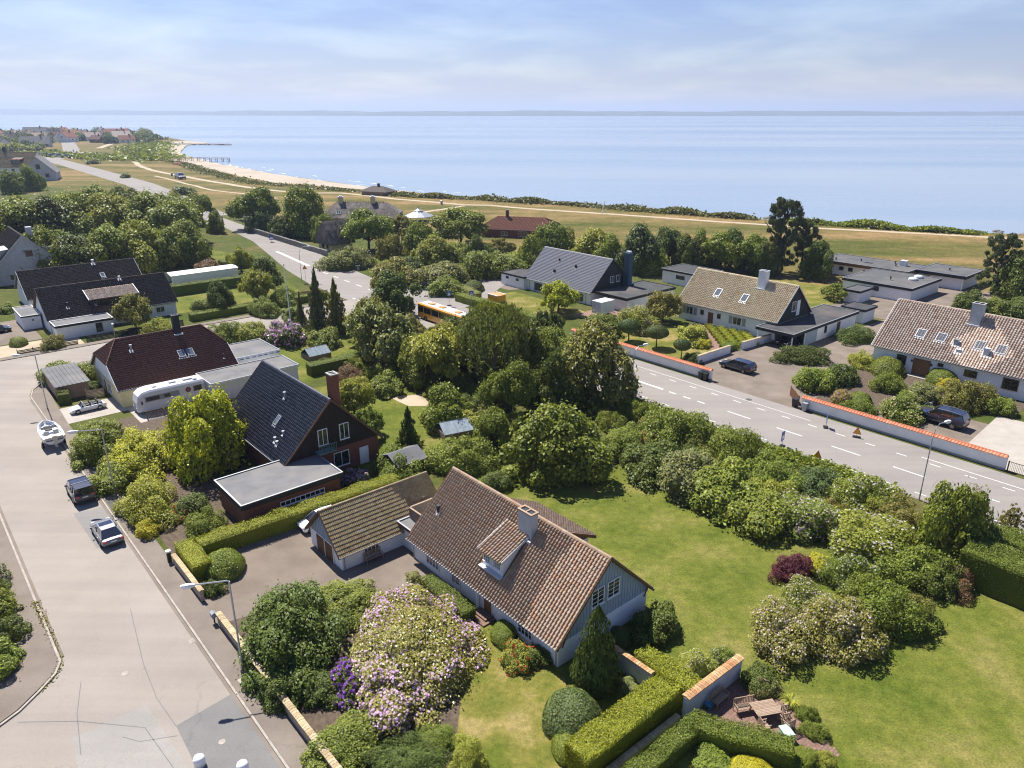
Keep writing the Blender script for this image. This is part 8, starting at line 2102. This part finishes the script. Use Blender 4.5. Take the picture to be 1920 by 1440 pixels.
MB().tube([(0, 0, 0), (-.25, .1, 13.9)], .11, 8, r1=.05).build('pole', M['white_paint'], o); MB().lathe([(.03, 13.9), (.14, 14.0), (.14, 14.1), (.03, 14.2)], -.25, .1, 8).build('finial', M['galv'], o); MB().tube([(.11, 0, 0), (.11, 0, .9)], .06).build('foot', M['galv'], o)
def bin_(label, s, t, m='plastic_black', h=1.15):
    o = empty('wheelie_bin', W(s, t), ROT_S, label, 'bin'); MB().add([(-.26, -.3, .1), (.26, -.3, .1), (.26, .3, .1), (-.26, .3, .1), (-.32, -.38, h), (.32, -.38, h), (.32, .38, h), (-.32, .38, h)], [(0, 3, 2, 1), (4, 5, 6, 7), (0, 1, 5, 4), (1, 2, 6, 5), (2, 3, 7, 6), (3, 0, 4, 7)]).build('bin_body', M[m], o)
    MB().box(-.35, .35, -.42, .42, h+.002, h+.08).build('lid', M[m], o)
    for sg in (-1, 1): MB().yprism([(.12*math.cos(k*.785), .12+.12*math.sin(k*.785)) for k in range(8)], sg*.3-.03, sg*.3+.03).build('wheel', M['rubber'], o, (.25, 0, 0))
bin_('left dark wheelie bin at the end of the coping wall', -60.0, 90.2); bin_('right dark wheelie bin at the end of the coping wall', -59.2, 90.2); bin_('dark bin at the driveway gate beside the coping wall', -44.9, 90.6); bin_('grey bin in front of the left end of the second coping wall', -43.2, 90.2, 'zinc')
bin_('green bin at the junction verge', -141.9, 10.5, 'lamp_green')
o = empty('letter_box', W(-51.5, 13.55), ROT_S, 'grey letter box on the street side of the coped wall', 'letter box'); MB().xprism([(-.2, .7), (.16, .7), (.16, 1.05), (-.02, 1.15), (-.2, 1.05)], -.25, .25).build('box', M['zinc'], o); MB().box(-.05, .05, -.05, .05, 0, .7).build('post', M['metal_dark'], o)
o = empty('letter_box', W(-62.6, 13.6), ROT_S, 'white capped letter box at the hedge end of the short coped wall', 'letter box'); MB().box(-.16, .16, -.16, .16, 0, 1.1).build('box', M['plastic_black'], o); MB().box(-.2, .2, -.2, .2, 1.1, 1.25).build('cap', M['white_paint'], o)
# bus shelter
o = empty('bus_shelter', W(-277, 106.5), ROT_S + .15, 'white bus shelter at the far bend of the coast road', 'bus shelter'); MB().box(-4, 4, -1.5, 1.5, 3.4, 3.65).build('roof', M['white_paint'], o)
for x in (-3.7, 0, 3.7):
    for y in (-1.3, 1.3): MB().box(x-.12, x+.12, y-.12, y+.12, 0, 3.4).build('post', M['white_paint'], o)
MB().box(-3.6, 3.6, 1.25, 1.3, .6, 3.0).build('glass_panel', M['glass_sky'], o)
o = empty('garden_shed', (-28, 222, 0), .2, 'small red painted shed between the cottage trees', 'shed'); MB().xprism([(-2.5, 0), (2.5, 0), (2.5, 3), (0, 4.5), (-2.5, 3)], -4, 4).build('wall', M['paint_red'], o); MB().xprism([(-2.8, 2.8), (0, 4.7), (2.8, 2.8), (2.8, 2.6), (0, 4.5), (-2.8, 2.6)], -4.2, 4.2).build('roof', M['felt_dark'], o)

# ------------------------------------------------------------------ terrace furniture, garden things
g_ = MB(); r = random.Random(2)
for i in range(46):
    for j in range(22):
        s0, t0 = -20.9 + i*.2, 34.3 + j*.3 + (.15 if i % 2 else 0)
        if t0 < 34.4 + max(0, (s0 + 20.5)*.52): continue
        if t0 > 39.9 - max(0, (s0+17.6))*.3: continue
        z = .03 + r.uniform(0, .006); g_.add([(s0+.005, t0+.005, z), (s0+.193, t0+.005, z), (s0+.193, t0+.293, z), (s0+.005, t0+.293, z)], [(0, 1, 2, 3)])
o = g_.build('terrace_paving', M['paver'], None, (0, 0, 0), (0, 0, ROT_S)); o['kind'] = 'structure'
def slat_table(label, s, t, rz, L=1.9, Wd=1.2):
    o = empty('garden_table', W(s, t, .035), rz, label, 'table')
    for k in range(11): MB().box(-Wd/2 + Wd*k/11+.008, -Wd/2 + Wd*(k+1)/11-.008, -L/2, L/2, .72, .75).build('slat', M['wood_weathered'], o)
    MB().box(-Wd/2+.08, Wd/2-.08, -L/2+.08, -L/2+.12, .64, .72).box(-Wd/2+.08, Wd/2-.08, L/2-.12, L/2-.08, .64, .72).build('apron', M['wood_weathered'], o)
    for x in (-1, 1):
        for y in (-1, 1): MB().cbox(x*(Wd/2-.1), y*(L/2-.1), .36, .08, .08, .72).build('leg', M['wood_weathered'], o)
def slat_seat(label, s, t, rz, w=.55, name='garden_chair', cat='chair'):
    o = empty(name, W(s, t, .035), rz, label, cat)
    for k in range(5): MB().box(-.24+k*.1, -.155+k*.1, -w/2, w/2, .42, .445).build('seat_slat', M['wood_weathered'], o)
    for k in range(max(4, int(w/.11))):
        n_ = max(4, int(w/.11)); y = -w/2 + w*(k+.5)/n_; MB().xprism([(y-.03, .46), (y+.03, .46), (y+.03, .95), (y-.03, .95)], -.30, -.275).build('back_slat', M['wood_weathered'], o)
    MB().box(-.31, -.26, -w/2, w/2, .95, 1.0).build('top_rail', M['wood_weathered'], o)
    for x in (-.28, .24):
        for y in (-1, 1): MB().cbox(x, y*(w/2-.02), .5 if x < 0 else .32, .05, .05, 1.0 if x < 0 else .64).build('leg', M['wood_weathered'], o)
    for y in (-1, 1): MB().box(-.28, .28, y*(w/2-.02)-.03, y*(w/2-.02)+.03, .64, .67).build('armrest', M['wood_weathered'], o)
A_ = ROT_S - math.radians(28)
slat_table('weathered slatted garden table on the terrace', -17.75, 37.85, A_, 1.75, 1.25)
slat_seat('slatted bench along the near side of the garden table', -18.85, 37.25, A_, 1.5, 'garden_bench', 'bench')
slat_seat('slatted armchair at the far corner of the garden table', -17.15, 38.95, A_ + math.pi); slat_seat('slatted armchair in the middle of the table side facing the lawn', -16.7, 38.35, A_ + math.pi); slat_seat('empty slatted chair beside the green cushion box', -16.15, 38.05, A_ + math.pi + .3)
slat_seat('slatted chair at the hedge end of the garden table', -17.1, 36.75, A_ + math.pi/2, .6); slat_seat('shaded slatted bench against the capped wall', -20.4, 36.6, ROT_S, 1.4, 'garden_bench', 'bench'); slat_seat('slatted chair in shade below the grey shrub', -19.2, 39.6, A_ - 1.2)
o = empty('cushion_box', W(-15.9, 37.35, .035), A_, 'pale green cushion box at the terrace corner', 'box'); M['mint'] = plain('mint', (0.42, 0.60, 0.46), .5); MB().box(-.42, .42, -.3, .3, 0, .5).build('box', M['mint'], o); MB().box(-.45, .45, -.33, .33, .502, .56).build('lid', M['mint'], o)
o = empty('plant_pot', W(-20.6, 35.6, .035), 0, 'blue glazed pot beside the capped wall', 'pot'); M['blue_glaze'] = plain('blue_glaze', (0.03, 0.22, 0.34), .2, coat=.8); MB().lathe([(.14, 0), (.26, .3), (.28, .42), (.24, .42), (.2, .34)], n=12).build('pot', M['blue_glaze'], o); MB().lathe([(.02, .30), (.22, .33)], n=10).build('soil', M['soil'], o)
slat_seat('brown wooden bench against the white garage wall', -50.75, 27.6, ROT_S, 1.7, 'garden_bench', 'bench')
def cold_frame(label, s, t, rz, L=3.4, Wd=2.6):
    o = empty('glass_cold_frame', W(s, t), rz, label, 'cold frame'); MB().box(-L/2, L/2, -Wd/2, Wd/2, 0, .9).build('base', M['wood_grey'], o)
    f = MB(); zs, zt = .9, 1.9
    P = lambda x, y: (x, y, zs + (zt-zs)*(1-abs(y)/(Wd/2)))
    for sg in (-1, 1):
        for i in range(5):
            x0, x1 = -L/2 + L*i/5 + .03, -L/2 + L*(i+1)/5 - .03; q = [P(x0, sg*Wd/2), P(x1, sg*Wd/2), P(x1, sg*.02), P(x0, sg*.02)]; MB().add(q, [(0, 1, 2, 3) if sg < 0 else (3, 2, 1, 0)]).build('pane', M['pane_pale'], o)
        for i in range(6): x = -L/2 + L*i/5; f.tube([P(x, sg*Wd/2), P(x, 0)], .03, 4)
    f.tube([P(-L/2, 0), P(L/2, 0)], .035, 4); f.build('glazing_frame', M['galv'], o)
M['pane_pale'] = plain('pane_pale', (0.34, 0.40, 0.42), .12, .8, coat=.6, var=.3)
cold_frame('small glass cold frame on the lawn near the flagpole', -108.0, 51.0, ROT_T, 3.8, 3.2); cold_frame('glass cold frame beside the vegetable bed behind the garage', -68.3, 50.0, ROT_T - .25, 4.4, 3.4)
o = empty('turquoise_swing', W(-151.4, 58.6), .4, 'turquoise pole with hanging seat in the garden by the cross street', 'swing'); M['turq'] = plain('turq', (0.03, 0.36, 0.34), .5); MB().tube([(0, 0, 0), (0, 0, 6.2), (.8, 0, 6.6)], .09).build('pole', M['turq'], o); MB().lathe([(.05, 2.4), (.7, 1.4), (.6, .9), (.1, .7)], .8, 0, 10).build('hanging_seat', M['turq'], o); MB().tube([(.8, 0, 6.6), (.8, 0, 2.4)], .03).build('rope', M['turq'], o)
o = empty('bicycle', W(-32.6, 103.7), ROT_S, 'pale bicycle leaning by the retaining wall behind the black car', 'bicycle')
for x in (-.55, .55): MB().tube([(x + .42*math.cos(k*.449), 0, .42 + .42*math.sin(k*.449)) for k in range(15)], .03, 5).build('wheel', M['rubber'], o)
MB().tube([(-.55, 0, .42), (-.1, 0, .9), (.4, 0, .95), (.55, 0, .42)], .03, 5).tube([(-.1, 0, .9), (0, 0, .4), (.4, 0, .95)], .03, 5).build('frame', M['white_paint'], o); MB().cbox(-.15, 0, 1.0, .3, .16, .07).build('saddle', M['plastic_black'], o); MB().tube([(.4, -.3, 1.1), (.4, .3, 1.1)], .025, 5).build('handlebar', M['galv'], o)

# ------------------------------------------------------------------ shore: bathing jetty, stones, bins
o = empty('bathing_jetty', (-278, 640, 0), math.radians(-8), 'wooden bathing jetty running out from the far beach', 'jetty')
for k in range(9):
    for y in (-1.2, 1.2): MB().tube([(k*5.4, y, -2), (k*5.4, y, 2.8)], .22, 6).build('pile', M['wood_grey'], o)
MB().box(-8, 44, -1.4, 1.4, 1.7, 1.9).build('deck', M['wood_grey'], o)
for y in (-1.5, 1.5): MB().tube([(-4, y, 2.7), (44, y, 2.7)], .08, 5).build('handrail', M['wood_grey'], o)
def rock_mesh(seed):
    r = random.Random(seed); b = MB(); b.lathe([(.7*r.uniform(.8, 1.1), -.3), (1.0, .1), (.8, .5*r.uniform(.8, 1.2)), (.35, .75)], n=7); b.v = [(x*r.uniform(.8, 1.2), y*r.uniform(.8, 1.2), z) for x, y, z in b.v]; return b.mesh('shore_stone', M['stone'])
RM = [rock_mesh(i) for i in range(3)]; r = random.Random(31)
for k in range(46):
    f = r.random(); x = 20 + f*150; 
    y = np.interp(x, [0, 53.5, 96.8, 137, 170, 300], [351.8, 311.6, 280.8, 256.6, 244.8, 188]) + r.uniform(-1, 9)*(1 if r.random() < .6 else .2); sc = r.uniform(.5, 1.5)
    ob = put('shore_stone', RM[k % 3], None, (x, y, -.3), (0, 0, r.uniform(0, 6)), (sc, sc, sc*.8)); tag(ob, 'dark boulder in the shallows along the scrubby shore', 'stone', 'boulders along the shore')
for k in range(16):
    ob = put('breakwater_stone', RM[k % 3], None, (-455 + k*6.5, 985 - k*1.2 + r.uniform(-3, 3), -.3), (0, 0, r.uniform(0, 6)), (5, 5, 2.2)); tag(ob, 'stone of the dark breakwater off the headland beach', 'stone', 'breakwater stones')
for k, (x, y, lab) in enumerate(((-31, 329.5, 'grey litter bin beside the meadow path'), (-218, 486, 'dark litter bin beside the far path'))):
    o = put('litter_bin', MB().lathe([(.5, 0), (.55, 1.4), (.6, 1.42), (.6, 1.6), (.2, 1.8)], n=10).mesh('litter_bin', M['zinc' if k == 0 else 'metal_dark']), None, (x, y, 0)); tag(o, lab, 'bin')
o = empty('white_lattice_mast', (36.5, 297, 0), 0, 'slim pale tripod post on the shore meadow', 'post')
for a in (0, 2.1, 4.2): MB().tube([(1.1*math.cos(a), 1.1*math.sin(a), 0), (0, 0, 5.2)], .09, 5).build('leg', M['white_paint'], o)
o = put('upturned_boats', MB().xprism([(-2.2, 0), (2.2, 0), (1.4, 1.3), (0, 1.8), (-1.4, 1.3)], -6, 6).mesh('upturned_boats', M['brick_red']), None, (-258, 590, 0), (0, 0, -.7)); o.name = 'upturned_boat'; tag(o, 'red brown upturned boat on the far beach', 'boat')

for s_, t_, lab in ((-38.6, 7.9, 'left white round bollard at the bottom edge of the street'), (-36.4, 9.75, 'right white round bollard at the bottom edge of the street')):
    o = put('white_bollard', MB().lathe([(.34, 0), (.36, .5), (.30, .66), (.16, .74)], n=16).mesh('white_bollard', M['white_paint'], True), None, W(s_, t_, .03)); tag(o, lab, 'bollard')
